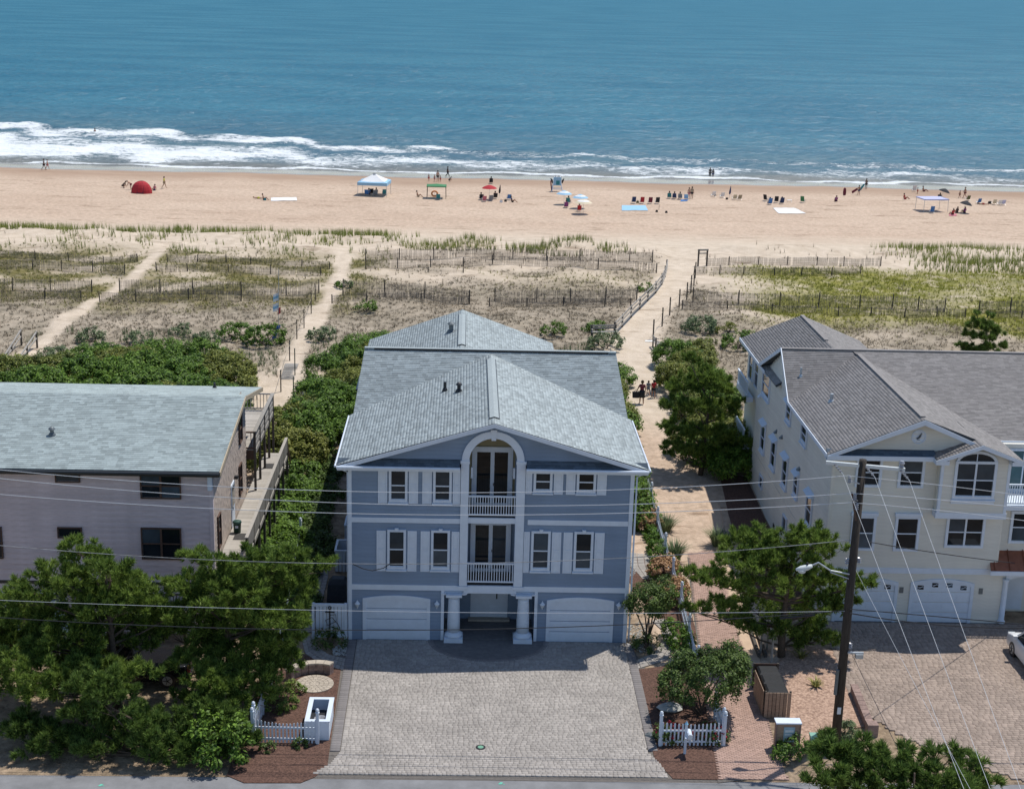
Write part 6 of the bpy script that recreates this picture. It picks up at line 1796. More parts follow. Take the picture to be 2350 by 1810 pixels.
FN = [('upper left sand fence nearest the beach, left of the left trail', [zA(-40, 252), zA(222, 262), zA(430, 270), zA(862, 275)], .85),
      ('second sand fence from the beach, left of the left trail', [zA(-40, 315), zA(205, 320), zA(385, 330), zA(780, 357)], 1.0),
      ('tall thin sand fence in the olive grass left of the left trail', [zA(-60, 452), zA(78, 455), zA(318, 460), zA(575, 467)], 1.25),
      ('low sand fence nearest the thicket, left of the left trail', [zA(-40, 503), zA(280, 507), zA(508, 516)], .9),
      ('beach side sand fence between the two trails, partly buried', [zA(1050, 278), zA(1235, 275), zA(1415, 280), zA(1570, 292), zA(1890, 305), zA(2065, 320)], .8),
      ('second sand fence from the beach between the two trails', [zA(980, 336), zA(1175, 336), zA(1430, 340), zA(1695, 352), zA(2012, 360)], .85),
      ('tall sand fence on the olive grass between the two trails', [zA(750, 470), zA(1005, 472), zA(1210, 476), zA(1510, 477), zA(1795, 487), zA(1998, 472)], 1.25),
      ('long sand fence nearest the thicket between the two trails', [zA(628, 530), zA(850, 522), zA(1510, 522), zA(1950, 525)], 1.05),
      ('beach side sand fence behind the blue house', [zB(243, 160), zB(455, 152), zB(670, 150), zB(1045, 152), zB(1165, 148), zB(1585, 158), zB(1895, 163), zB(2040, 172)], 1.25),
      ('second sand fence from the beach behind the blue house', [zB(243, 212), zB(443, 208), zB(650, 200), zB(855, 198), zB(1037, 183), zB(1380, 193), zB(1700, 212), zB(2065, 236)], 1.05),
      ('tall sand fence on the dark brush beside the middle trail', [zB(100, 372), zB(365, 386), zB(612, 395), zB(893, 432)], 1.4),
      ('low sand fence on the dark brush beside the middle trail', [zB(33, 428), zB(247, 412), zB(590, 415), zB(893, 432)], .85),
      ('leaning sand fence with a bare gap behind the blue house roof peak', [zB(1053, 412), zB(1315, 418), zB(1528, 420), zB(1745, 418), zB(1940, 418)], 1.3),
      ('long low sand fence behind the blue house roof peak', [zB(1018, 446), zB(1255, 446), zB(1480, 442), zB(1740, 446), zB(1905, 452)], .85),
      ('beach side sand fence right of the main path', [zC(418, 172), zC(540, 168), zC(703, 165), zC(865, 165), zC(1030, 167), zC(1180, 170), zC(1385, 172)], .95),
      ('second sand fence from the beach right of the main path', [zC(345, 220), zC(490, 218), zC(622, 220), zC(795, 224), zC(945, 224), zC(1113, 225), zC(1273, 214)], .9),
      ('tall sand fence crossing the lime green cover', [zC(340, 372), zC(593, 385), zC(823, 395), zC(1038, 400), zC(1270, 407), zC(1448, 408), zC(1593, 420), zC(1740, 430)], 1.3),
      ('lower sand fence below the lime green cover', [zC(280, 412), zC(780, 432), zC(1150, 448), zC(1330, 447), zC(1700, 452), zC(1855, 458)], .85),
      ('tall sand fence at the right edge beside the small dark pine', [zC(1930, 432), zC(2105, 432), zC(2260, 436)], 1.3),
      ('low sand fence at the right edge behind the small dark pine', [zC(1980, 458), zC(2170, 462), zC(2260, 464)], .7)]
for k, (lb, pts, h) in enumerate(FN):
    sand_fence(lb, pts, h, seed=k, dens=.93)
# broken remains
def stake_row(lb, pts, h, seed):
    sand_fence(lb, pts, h, gap=.2, post=2.5, dens=.5, seed=seed, tilt=.2, post_h=h * 1.4)
stake_row('short buried remnant of sand fence in the sand behind the blue house', [zB(635, 232), zB(855, 235)], .35, 60)

# split rail fence beside the main path
sr = thing('rail_fence', 'weathered three-rail timber fence curving beside the sand path', 'fence', tuple(T(*zB(1800, 622))), None)
RP = [T(*zB(*p)) for p in ((1800, 628), (1850, 575), (1905, 515), (1960, 462), (2010, 412), (2060, 362), (2098, 310), (2118, 262), (2128, 222))]
for q in RP:
    MB().box(q.x - .07, q.x + .07, q.y - .07, q.y + .07, q.z - .3, q.z + 1.15).build('post', M['dark_wood'], sr)
for z in (.35, .72, 1.08):
    for a, b in zip(RP[:-1], RP[1:]):
        MB().beam(a + Vector((.08, 0, z)), b + Vector((.08, 0, z)), .06, .14).build('rail', M['grey_wood'], sr)
# post and rope line on the right
rp = thing('rope_fence', 'line of thin posts with rope along the right of the sand path', 'fence', tuple(T(*zC(118, 578))), None)
PP = [T(*zC(*p)) for p in ((118, 578), (168, 508), (210, 447), (263, 400), (305, 360), (328, 318), (345, 282), (352, 240))]
for q in PP:
    MB().tube([(q.x, q.y, q.z - .2), (q.x, q.y, q.z + 1.65)], .06, 6).build('post', M['dark_wood'], rp)
mb = MB()
for a, b in zip(PP[:-1], PP[1:]):
    c = a.lerp(b, .5); mb.tube([a + Vector((0, 0, 1.3)), c + Vector((0, 0, 1.1)), b + Vector((0, 0, 1.3))], .015, 4, False)
M['rope'] = mat('sisal_rope', (.42, .36, .26), .9, .15)
mb.build('rope', M['rope'], rp)
# timber benches at the path
def bench(label, p, rz, w=1.6):
    b = thing('bench', label, 'bench', tuple(p), 'timber benches at the dune path', rz)
    for y in (0, .16, .32): MB().box(-w / 2, w / 2, y, y + .13, .42, .46).build('seat_slat', M['grey_wood'], b, world=False)
    for z in (.62, .82): MB().box(-w / 2, w / 2, .46, .50, z, z + .14).build('back_slat', M['grey_wood'], b, world=False)
    for x in (-w / 2 + .1, w / 2 - .1):
        MB().box(x - .05, x + .05, 0, .1, 0, .42).build('leg', M['dark_wood'], b, world=False)
        MB().box(x - .05, x + .05, .40, .50, 0, .98).build('leg', M['dark_wood'], b, world=False)
        MB().box(x - .05, x + .05, .0, .46, .60, .65).build('armrest', M['grey_wood'], b, world=False)
bench('weathered bench at the end of the rail fence', T(*zB(1740, 640)), R(8), 2.2)
bench('weathered bench right of the sand path by the posts', T(*zC(155, 628)), R(95), 1.25)
MB_ = MB(); q = T(*zC(98, 590)); MB_.box(q.x - .35, q.x + .35, q.y - .2, q.y + .25, q.z + .01, q.z + .03)
M['paper'] = mat('white_sheet', (.75, .75, .73), .7, .05)
tag(MB_.build('towel', M['paper']), 'small white towel on the sand by the bench posts', 'towel')
# gate frame near the beach
gp = [T(*zC(368, 172)), T(*zC(416, 170))]
gf = thing('gate_frame', 'small timber gate frame at the beach end of the main path', 'gate', tuple(gp[0]))
for q in gp: MB().box(q.x - .08, q.x + .08, q.y - .06, q.y + .06, q.z - .2, q.z + 1.75).build('post', M['dark_wood'], gf)
MB().beam(gp[0] + Vector((-.1, 0, 1.7)), gp[1] + Vector((.1, 0, 1.7)), .08, .18).build('crossbar', M['grey_wood'], gf)
MB().beam(gp[0] + Vector((0, 0, 1.35)), gp[1] + Vector((0, 0, 1.35)), .05, .12).build('crossbar', M['grey_wood'], gf)
# hand rails of the steps on the left trail
for k, (a, b) in enumerate((((10, 925), (138, 800)), ((105, 930), (236, 812)))):
    p0, p1 = T(*zA(*a)), T(*zA(*b))
    hr = thing('hand_rail', ['weathered step hand rail at the far left trail, left one', 'weathered step hand rail at the far left trail, right one'][k], 'hand rail', tuple(p0), 'step hand rails')
    MB().beam(p0 + Vector((0, 0, .35)), p1 + Vector((0, 0, 1.25)), .1, .1).build('rail', M['grey_wood'], hr)
    MB().beam(p0 + Vector((0, 0, .1)), p1 + Vector((0, 0, .8)), .08, .08).build('rail', M['grey_wood'], hr)
    for s in (.02, .5, .98):
        q = p0.lerp(p1, s); MB().box(q.x - .06, q.x + .06, q.y - .06, q.y + .06, q.z - .2, q.z + .4 + .9 * s).build('post', M['dark_wood'], hr)
# rope posts and boards along the middle trail
mr_ = thing('rope_fence', 'rope and thin posts along the left of the middle trail', 'fence', tuple(T(*zA(1815, 810))), None)
QQ = [T(*zA(*p)) for p in ((1760, 1090), (1815, 895), (1860, 760), (1905, 690), (1950, 600), (1975, 520))]
for q in QQ: MB().tube([(q.x, q.y, q.z - .2), (q.x, q.y, q.z + 1.6)], .045, 6).build('post', M['dark_wood'], mr_)
mb = MB()
for a, b in zip(QQ[:-1], QQ[1:]):
    c = a.lerp(b, .5); mb.tube([a + Vector((0, 0, 1.25)), c + Vector((0, 0, 1.25)), b + Vector((0, 0, 1.25))], .014, 4, False)
mb.build('rope', M['rope'], mr_)
for k, (px, py, hh) in enumerate(((zA(1848, 985)[0], zA(1848, 985)[1], 2.0), (674, 935, 2.2))):
    q = T(px, py)
    tag(MB().tube([(q.x, q.y, q.z - .2), (q.x, q.y, q.z + hh)], .04, 6).build('marker_post', M['green_bin']), ['thin green marker post right of the trail boards', 'thin green marker post by the thicket beside the walkway'][k], 'post', 'green marker posts')
tb = thing('trail_boards', 'short run of grey boards laid on the middle trail', 'boardwalk', tuple(T(*zA(1815, 1000))), None)
a, b = T(*zA(1803, 1010)), T(*zA(1830, 915))
for k in range(14):
    q = a.lerp(b, k / 14); z = float(TZ(q.x, q.y)) + .05
    MB().box(q.x - .5, q.x + .5, q.y - .09, q.y + .09, z - .04, z).build('board', M['grey_wood'], tb)
# flags and kite on poles in the dune
fp = T(*zA(1745, 790))
fl = thing('flag_pole', 'thin pole with two striped pale blue flags on the dune', 'flag pole', tuple(fp))
MB().tube([(fp.x, fp.y, fp.z - .2), (fp.x + .1, fp.y, fp.z + 6.0)], .025, 6).build('pole', M['galv'], fl)
M['flag_w'] = mat('white_flag_cloth', (.72, .75, .78), .8, .05); M['flag_b'] = mat('pale_blue_flag_cloth', (.25, .48, .66), .8, .08); M['kite_b'] = mat('blue_kite_cloth', (.04, .12, .42), .7, .1); M['red_cloth'] = mat('red_cloth', (.42, .03, .035), .75, .1)
for k, z0 in enumerate((5.15, 4.35)):
    par = None
    for s in range(3):
        z = z0 + .2 * (2 - s)
        pts = [(fp.x + .1 - .45 * u - .05 * k, fp.y + .10 * math.sin(u * 5 + k), z - .14 * u) for u in np.linspace(0, 1, 7)]
        mb = MB()
        for a, b in zip(pts[:-1], pts[1:]):
            mb.quad(a, b, (b[0], b[1] + .01, b[2] + .2), (a[0], a[1] + .01, a[2] + .2))
        mb.build('flag_stripe', M['flag_b'] if s == 1 else M['flag_w'], fl)
MB().quad((fp.x - .05, fp.y, fp.z + 2.35), (fp.x + .2, fp.y - .05, fp.z + 2.5), (fp.x + .22, fp.y, fp.z + 3.0), (fp.x + .02, fp.y + .05, fp.z + 2.9)).build('pennant', M['red_cloth'], fl)
MB().slab([(fp.x - .55, fp.y - .1, fp.z + .4), (fp.x - .2, fp.y - .1, fp.z + .45), (fp.x + .2, fp.y, fp.z + 1.55), (fp.x - .1, fp.y, fp.z + 1.45)], .03, (0, 1, 0)).build('windsock', M['kite_b'], fl)

# ================================================================== white picket fences
PWH = M['white']
def picket_fence(label, posts, h, n_per, sag=.18, pw=.07, post_h=None, group='white picket fences', gate=False):
    """posts: ground points; pickets are single boards with pointed tops, height dips between posts"""
    f = thing('picket_fence', label, 'fence', tuple(posts[0]), group)
    ph = post_h or h + .25
    for q in posts:
        z = q.z
        p = MB().box(q.x - .06, q.x + .06, q.y - .06, q.y + .06, z - .1, z + ph).build('post', PWH, f)
        MB().lathe((q.x, q.y, z + ph), [(.09, 0), (.09, .03), (.05, .05), (.08, .12), (.05, .18), (.01, .2)], 8).build('finial', PWH, p)
    for a, b in zip(posts[:-1], posts[1:]):
        d = b - a; L = d.length; d.normalize(); sd = Vector((d.y, -d.x, 0))
        rot = math.atan2(d.y, d.x)
        for z in (.22, h * .62):
            MB().beam(a + Vector((0, 0, z)), b + Vector((0, 0, z)), .035, .08).build('rail', PWH, f)
        n = n_per if isinstance(n_per, int) else max(4, int(L / n_per))
        cache = {}
        for k in range(n):
            s = (k + .5) / n; hh = round((h - sag * 4 * s * (1 - s)) * 40) / 40
            if hh not in cache:
                w = pw / 2
                cache[hh] = MB().add([(-w, -.032, .06), (w, -.032, .06), (w, -.032, hh - .05), (0, -.032, hh), (-w, -.032, hh - .05), (-w, -.012, .06), (w, -.012, .06), (w, -.012, hh - .05), (0, -.012, hh), (-w, -.012, hh - .05)],
                                     [(0, 1, 2, 3, 4), (9, 8, 7, 6, 5), (1, 6, 7, 2), (2, 7, 8, 3), (3, 8, 9, 4), (5, 0, 4, 9), (5, 6, 1, 0)]).mesh('picket', PWH)
            o = link('picket', cache[hh], f); q = a + d * (L * s); o.location = (q.x, q.y, q.z); o.rotation_euler = (0, 0, rot)
    return f
picket_fence('white picket fence before the left mulch bed beside the planter', [G(580, 1704), G(729, 1707)], 1.15, 18, .22)
picket_fence('white picket fence behind the mailbox', [G(1514, 1712), G(1660, 1712)], 1.15, 16, .12)
picket_fence('short white picket run from the mailbox fence back under the crape myrtle', [G(1657, 1700), G(1640, 1650)], 1.1, 12, .1)
lf_ = [G(583, 1690), G(603, 1640), G(625, 1565), G(645, 1490), G(662, 1410), G(676, 1330), G(690, 1250), G(700, 1180), G(708, 1125)]
picket_fence('long white picket fence along the shaded walk left of the blue house', lf_, 1.15, .17, .1)
tp = [(1603, 1493), (1583, 1420), (1565, 1346), (1546, 1289), (1528, 1233), (1510, 1179), (1495, 1129), (1478, 1077)]
rf_ = []
for px, py in tp:
    q = G(px, py, 1.3); q.z = float(TZ(q.x, q.y)) ; rf_.append(q)
picket_fence('long scalloped white picket fence between the blue house and the brick path', rf_, 1.15, .14, .22)

# gate with anchor at the left corner of the house
gt = thing('slatted_gate', 'white slatted gate panel with iron anchor beside the left garage', 'gate', (-6.0, 63.86, 0))
gm = MB().box(-.075, .075, 0, .03, .08, 1.72).mesh('slat', PWH)
for k in range(8):
    o = link('slat', gm, gt); o.location = (-6.66 + .17 * k + .08, 63.86, 0)
for z in (.1, 1.66): MB().box(-6.78, -5.2, 63.84, 63.93, z, z + .13).build('rail', PWH, gt)
for x in (-6.78, -5.27): MB().box(x - .06, x + .06, 63.82, 63.95, 0, 1.82).build('post', PWH, gt)
M['iron'] = mat('dark_iron', (.035, .03, .025), .6, .25, metal=.3)
an = thing('anchor', 'dark iron anchor ornament hung on the white slatted gate', 'anchor', (-6.0, 63.80, .3))
def arc3(cx, cz, r, a0, a1, y, n=14): return [(cx + r * math.cos(t), y, cz + r * math.sin(t)) for t in np.linspace(a0, a1, n)]
MB().tube([(-6.0, 63.80, .38), (-6.0, 63.80, 1.55)], .03, 8).build('shank', M['iron'], an)
MB().tube(arc3(-6.0, .72, .40, R(200), R(340), 63.80), .03, 8).build('arms', M['iron'], an)
MB().tube([(-6.22, 63.80, 1.4), (-5.78, 63.80, 1.4)], .028, 8).build('stock', M['iron'], an)
MB().tube(arc3(-6.0, 1.62, .07, 0, 2 * math.pi, 63.80), .02, 6).build('ring', M['iron'], an)
MB().tube([(-5.98, 63.78, 1.25), (-5.72, 63.77, 1.3), (-5.7, 63.77, .95), (-6.1, 63.76, .75), (-6.2, 63.77, 1.0), (-5.9, 63.77, 1.15), (-5.62, 63.77, .8), (-5.45, 63.78, .35)], .015, 6).build('chain_rope', M['iron'], an)
# equipment enclosures on the shaded side
def enclosure(label, x0, x1, y0, y1, h, inside):
    e = thing('equipment_enclosure', label, 'enclosure', ((x0 + x1) / 2, y0, 0), 'white enclosures left of the house')
    n = int((x1 - x0) / .17)
    for k in range(n): MB().box(x0 + k * .17 + .015, x0 + k * .17 + .15, y0, y0 + .03, .05, h - .06).build('slat', PWH, e)
    n = int((y1 - y0) / .17)
    for k in range(n): MB().box(x0 - .03, x0, y0 + k * .17 + .015, y0 + k * .17 + .15, .05, h - .06).build('slat', PWH, e)
    for (a, b, c, d) in ((x0 - .06, x1, y0 - .05, y0 + .05), (x0 - .06, x0 + .05, y0 + .05, y1 - .05), (x0 - .06, x1, y1 - .05, y1 + .05)):
        MB().box(a, b, c, d, h - .07, h).build('cap_rail', PWH, e)
    MB().box(x0, x1, y1 - .03, y1, .05, h - .07).build('back_panel', PWH, e)
    return e
p0 = G(752, 1250, 1.25)
enclosure('nearer white slatted equipment enclosure on the left side of the house', -6.45, -5.15, 71.9, 73.4, 1.25, True)
enclosure('farther white slatted equipment enclosure on the left side of the house', -6.25, -5.15, 75.6, 77.0, 1.25, True)
for k, (x, y, lb) in enumerate(((-5.75, 72.6, 'air conditioner in the nearer white enclosure'), (-5.65, 76.3, 'air conditioner in the farther white enclosure'))):
    ac = thing('air_conditioner', lb, 'air conditioner', (x, y, 0), 'air conditioners')
    MB().box(x - .38, x + .38, y - .38, y + .38, .05, .85).build('casing', M['vent_grey'], ac)
    MB().lathe((x, y, .85), [(.33, 0), (.33, .03), (.28, .04), (.08, .05)], 20).build('fan_grille', M['black'], ac)
gr = thing('covered_grill', 'dark covered grill in front of the nearer white enclosure', 'grill', (-6.0, 68.4, 0))
M['cover_cloth'] = mat('dark_grey_cover', (.05, .055, .065), .7, .2, bump=.2)
MB().add([(-6.55, 68.0, .05), (-5.45, 68.0, .05), (-5.45, 68.8, .05), (-6.55, 68.8, .05), (-6.5, 68.05, .95), (-5.5, 68.05, .95), (-5.5, 68.75, .95), (-6.5, 68.75, .95), (-6.3, 68.2, 1.2), (-5.7, 68.2, 1.2), (-5.7, 68.65, 1.2), (-6.3, 68.65, 1.2)],
         [(0, 1, 5, 4), (1, 2, 6, 5), (2, 3, 7, 6), (3, 0, 4, 7), (4, 5, 9, 8), (5, 6, 10, 9), (6, 7, 11, 10), (7, 4, 8, 11), (8, 9, 10, 11)]).build('cover', M['cover_cloth'], gr)
for x in (-6.4, -5.6): MB().lathe((x, 68.1, 0), [(.06, 0), (.06, .1)], 8).build('caster', M['black'], gr)

# ================================================================== front yard pieces
# round patio of rings of pavers
pc = G(722, 1571)
patio = thing('round_patio', 'small round patio of tan wedge pavers in the left mulch bed', 'patio', (pc.x, pc.y, 0))
for (r0, r1, n) in ((0.0, .22, 6), (.22, .42, 12), (.42, .62, 18), (.62, .84, 24)):
    for k in range(n):
        a0, a1 = 2 * math.pi * (k + .04) / n, 2 * math.pi * (k + .96) / n
        pts = [(pc.x + r * math.cos(a), pc.y + r * math.sin(a), .075) for r, a in ((r0 + .008, a0), (r1 - .008, a0), (r1 - .008, (a0 + a1) / 2), (r1 - .008, a1), (r0 + .008, a1))]
        MB().slab(pts, .06).build('paver', M['stone'], patio)
MB().lathe((pc.x, pc.y, 0), [(.84, .02), (.84, .05)], 32).build('bedding', M['joint'], patio)
bw = thing('stone_bench', 'curved stone seat wall with tan caps beside the round patio', 'bench', (pc.x - .2, pc.y + 1.0, 0))
for k in range(6):
    a0, a1 = R(62 + k * 16.5), R(62 + (k + 1) * 16.5 - .8)
    def ring(r, a, z): return (pc.x + .05 + r * math.cos(a), pc.y - .12 + r * math.sin(a), z)
    MB().slab([ring(1.12, a0, .55), ring(1.48, a0, .55), ring(1.48, a1, .55), ring(1.12, a1, .55)], .07).build('cap_stone', M['stone'], bw)
    for row in range(3):
        e0 = a0 + (R(4) if row % 2 else 0); z = .475 - row * .155
        MB().slab([ring(1.16, a0, z), ring(1.44, a0, z), ring(1.44, a1, z), ring(1.16, a1, z)], .145).build('block', M['stone_red'], bw)
# white planter with basin
q0 = G(701, 1653, .9); q1 = G(755, 1653, .9); q2 = G(764, 1600, .9)
px0, px1, py0, py1 = q0.x, q1.x, q0.y, q2.y
pt = thing('planter_box', 'white timber planter box with dark inside between fence and driveway', 'planter', ((px0 + px1) / 2, py0, 0))
mb = MB(); mb.box(px0, px1, py0, py0 + .06, .04, .85); mb.box(px0, px1, py1 - .06, py1, .04, .85); mb.box(px0, px0 + .06, py0 + .06, py1 - .06, .04, .85); mb.box(px1 - .06, px1, py0 + .06, py1 - .06, .04, .85)
mb.build('side', PWH, pt)
for (a, b, c, d) in ((px0 - .04, px1 + .04, py0 - .04, py0 + .15), (px0 - .04, px1 + .04, py1 - .15, py1 + .04), (px0 - .04, px0 + .15, py0 + .15, py1 - .15), (px1 - .15, px1 + .04, py0 + .15, py1 - .15)):
    MB().box(a, b, c, d, .85, .90).build('cap_board', PWH, pt)
MB().box(px0 + .06, px1 - .06, py0 + .06, py1 - .06, .3, .36).build('inner_floor', M['black'], pt)
MB().lathe(((px0 + px1) / 2 + .05, (py0 + py1) / 2 - .1, .37), [(.10, 0), (.26, .12), (.28, .16), (.22, .15), (.12, .08)], 16).build('basin', M['porcelain'], pt)
# mailbox
mbp = G(1571, 1730)
mx = thing('mailbox', 'white mailbox on a white post before the right picket fence', 'mailbox', (mbp.x, mbp.y, 0))
MB().box(mbp.x - .05, mbp.x + .05, mbp.y - .05, mbp.y + .05, -.1, 1.35).build('post', PWH, mx)
MB().lathe((mbp.x, mbp.y, 1.35), [(.08, 0), (.05, .05), (.01, .14)], 8).build('finial', M['flag_b'], mx)
prof = [(-.10, .0), (.10, 0), (.10, .12), (.085, .18), (.045, .22), (0, .23), (-.045, .22), (-.085, .18), (-.10, .12)]
mb = MB(); mb.slab([(mbp.x + .14 + u, mbp.y - .30, .82 + v) for u, v in prof], .5, (0, 1, 0)); mb.build('box', PWH, mx)
MB().slab([(mbp.x + .14 + u * .92, mbp.y - .312, .825 + v * .94) for u, v in prof], .012, (0, 1, 0)).build('door', M['flag_w'], mx)
MB().box(mbp.x + .245, mbp.x + .26, mbp.y - .2, mbp.y - .1, .9, 1.12).build('flag', M['red_cloth'], mx)
MB().box(mbp.x - .04, mbp.x + .2, mbp.y - .2, mbp.y + .1, .77, .82).build('bracket', PWH, mx)
# boulder in the right bed
bp_ = G(1462 + 60, 1628)
def rock(name, label, p, r, m, seed, group=None):
    rnd = np.random.RandomState(seed); mb = MB(); n = 10; prof = [(.55, -.1), (.95, .12), (1.0, .35), (.75, .62), (.35, .74), (.05, .76)]
    vs = []; fs = []
    for i, (rr, z) in enumerate(prof):
        for k in range(n):
            a = 2 * math.pi * k / n; j = rnd.uniform(.82, 1.15)
            vs.append((p[0] + r * rr * j * math.cos(a), p[1] + r * .7 * rr * j * math.sin(a), p[2] + r * z * rnd.uniform(.85, 1.1) * .7))
    for i in range(len(prof) - 1):
        for k in range(n):
            j = (k + 1) % n; fs.append((i * n + k, i * n + j, (i + 1) * n + j, (i + 1) * n + k))
    fs.append(tuple(range((len(prof) - 1) * n, len(prof) * n)))
    mb.add(vs, fs)
    return tag(mb.build(name, m), label, 'rock', group)
rock('boulder', 'pale boulder under the large crape myrtle behind the picket fence', (bp_.x + .3, bp_.y, 0), .55, M['pebble'], 4)
rock('boulder', 'green-grey stone block at the left end of the right picket fence', (G(1500, 1690).x, G(1500, 1690).y, 0), .35, M['vent_grey'], 5)

# bin enclosure beside the path
be0, be1 = G(1752, 1648), G(1812, 1648)
ex0, ex1, ey0, ey1 = be0.x, be1.x, be0.y, be0.y + 2.7
en = thing('bin_enclosure', 'weathered slatted timber bin enclosure beside the brick path', 'enclosure', (ex0, ey0, 0))
n = 7
for k in range(n):
    w = (ex1 - ex0) / n
    MB().box(ex0 + k * w + .01, ex0 + (k + 1) * w - .012, ey0, ey0 + .03, .05, 1.2).build('slat', M['warm_wood'], en)
n = 10
for k in range(n):
    w = (ey1 - ey0) * .75 / n
    MB().box(ex0 - .05, ex0 - .02, ey0 + .15 + k * w + .012, ey0 + .15 + (k + 1) * w - .012, .05, 1.2).build('slat', M['warm_wood'], en)
for (x, y) in ((ex0, ey0 + .03), (ex1 - .08, ey0 + .03), (ex0, ey1), (ex1 - .08, ey1)):
    MB().box(x, x + .08, y + .002, y + .08, 0, 1.25).build('post', M['dark_wood'], en)
MB().box(ex0, ex1, ey1 + .08, ey1 + .11, .3, 1.2).build('back_panel', M['brown_wood'], en)
M['bin_black'] = mat('black_plastic_bin', (.018, .019, .021), .5, .2, spec=.4)
for k in range(3):
    y = ey0 + .18 + k * .85; x0, x1 = ex0 + .14, ex1 - .12
    b = thing('wheelie_bin', ['black wheeled bin at the street end of the slatted enclosure', 'black wheeled bin in the middle of the slatted enclosure', 'black wheeled bin at the far end of the slatted enclosure'][k], 'bin', ((x0 + x1) / 2, y, 0), 'black bins in the enclosure')
    MB().add([(x0 + .08, y + .08, .05), (x1 - .08, y + .08, .05), (x1 - .08, y + .6, .05), (x0 + .08, y + .6, .05), (x0, y, 1.12), (x1, y, 1.12), (x1, y + .72, 1.12), (x0, y + .72, 1.12)],
             [(0, 3, 2, 1), (0, 1, 5, 4), (1, 2, 6, 5), (2, 3, 7, 6), (3, 0, 4, 7), (4, 5, 6, 7)]).build('body', M['bin_black'], b)
    MB().add([(x0 - .03, y - .04, 1.125), (x1 + .03, y - .04, 1.125), (x1 + .03, y + .76, 1.125), (x0 - .03, y + .76, 1.125), (x0 + .05, y + .06, 1.21), (x1 - .05, y + .06, 1.21), (x1 - .05, y + .66, 1.21), (x0 + .05, y + .66, 1.21)],
             [(0, 3, 2, 1), (0, 1, 5, 4), (1, 2, 6, 5), (2, 3, 7, 6), (3, 0, 4, 7), (4, 5, 6, 7)]).build('lid', M['bin_black'], b)
    MB().tube([(x0 + .1, y + .8, 1.1), (x1 - .1, y + .8, 1.1)], .02, 6).build('handle', M['bin_black'], b)
# landscape timbers along the path
lt = thing('timber_edging', 'long dark timbers edging the sand shoulder beside the brick path', 'edging', tuple(G(1740, 1500)))
for a, b in (((1713, 1425), (1742, 1510)), ((1726, 1422), (1757, 1508)), ((1700, 1360), (1722, 1420)), ((1640, 1175), (1672, 1250)), ((1626, 1100), (1655, 1200))):
    p, q = G(*a), G(*b)
    MB().beam(p + Vector((0, 0, .1)), q + Vector((0, 0, .1)), .14, .2).build('timber', M['dark_wood'], lt)
for px, py in ((1745, 1500), (1760, 1490), (1762, 1440), (1770, 1520)):
    p = G(px, py); MB().tube([(p.x, p.y, -.1), (p.x, p.y, 1.3)], .05, 7).build('post', M['grey_wood'], lt)
# sign board at path entrance
s0 = G(1778, 1722); s1 = G(1832, 1722)
sg = thing('path_sign', 'brown box-like notice board with pale poster at the path entrance', 'sign', ((s0.x + s1.x) / 2, s0.y, 0))
MB().box(s0.x, s1.x, s0.y, s0.y + .35, 0, 1.22).build('case', M['warm_wood'], sg)
MB().box(s0.x - .04, s1.x + .04, s0.y - .06, s0.y + .41, 1.22, 1.28).build('top', PWH, sg)
for x in (s0.x - .03, s1.x - .02): MB().box(x, x + .05, s0.y - .03, s0.y + .02, 0, 1.22).build('edge_trim', M['stone_red'], sg)
M['poster'] = mat('pale_blue_poster', (.34, .48, .56), .5, .12, 5)
po = MB().box(s0.x + .3, s1.x - .22, s0.y - .02, s0.y - .003, .42, 1.08).build('poster', M['poster'], sg)
MB().box(s0.x + .35, s1.x - .27, s0.y - .026, s0.y - .021, .85, .95).build('text_line', M['flag_w'], po)
MB().box(s0.x + .35, s1.x - .27, s0.y - .026, s0.y - .021, .72, .78).build('text_line', M['flag_w'], po)
MB().lathe(((s0.x + s1.x) / 2 + .05, s0.y - .028, .5), [(.13, 0), (.13, .01), (.05, .14), (.02, .15)], 12, 1, .05).build('picture', M['dark_wood'], po)
# green utility box
ub = G(1866, 1722)
u_ = thing('utility_box', 'pale green utility pedestal beside the path sign', 'utility box', tuple(ub))
M['pale_green'] = mat('pale_green_plastic', (.22, .40, .32), .5, .08)
MB().box(ub.x - .16, ub.x + .16, ub.y - .13, ub.y + .13, 0, .62).build('body', M['pale_green'], u_)
MB().slab([(ub.x - .18, ub.y - .15, .62), (ub.x + .18, ub.y - .15, .62), (ub.x + .18, ub.y - .08, .72), (ub.x - .18, ub.y - .08, .72)][::1], .3, (0, 1, 0)).build('lid', M['pale_green'], u_)
# low wall at the left of the tan driveway
wa, wb = G(1958, 1590), G(1995, 1680)
lw_ = thing('low_wall', 'low brown retaining wall edging the tan driveway by the pole', 'wall', (wb.x, wb.y, 0))
d = (wb - wa); nb = 9
for k in range(nb):
    p, q = wa + d * (k / nb), wa + d * ((k + .94) / nb)
    MB().beam(p + Vector((0, 0, .2)), q + Vector((0, 0, .2)), .26, .38).build('block', M['stone_red'], lw_)
    MB().beam(p + Vector((0, 0, .42)), q + Vector((0, 0, .42)), .32, .06).build('cap_stone', M['stone_red'], lw_)
MB().box(wb.x - .2, wb.x + .25, wb.y - .4, wb.y + .02, 0, .55).build('pier', M['stone_red'], lw_)

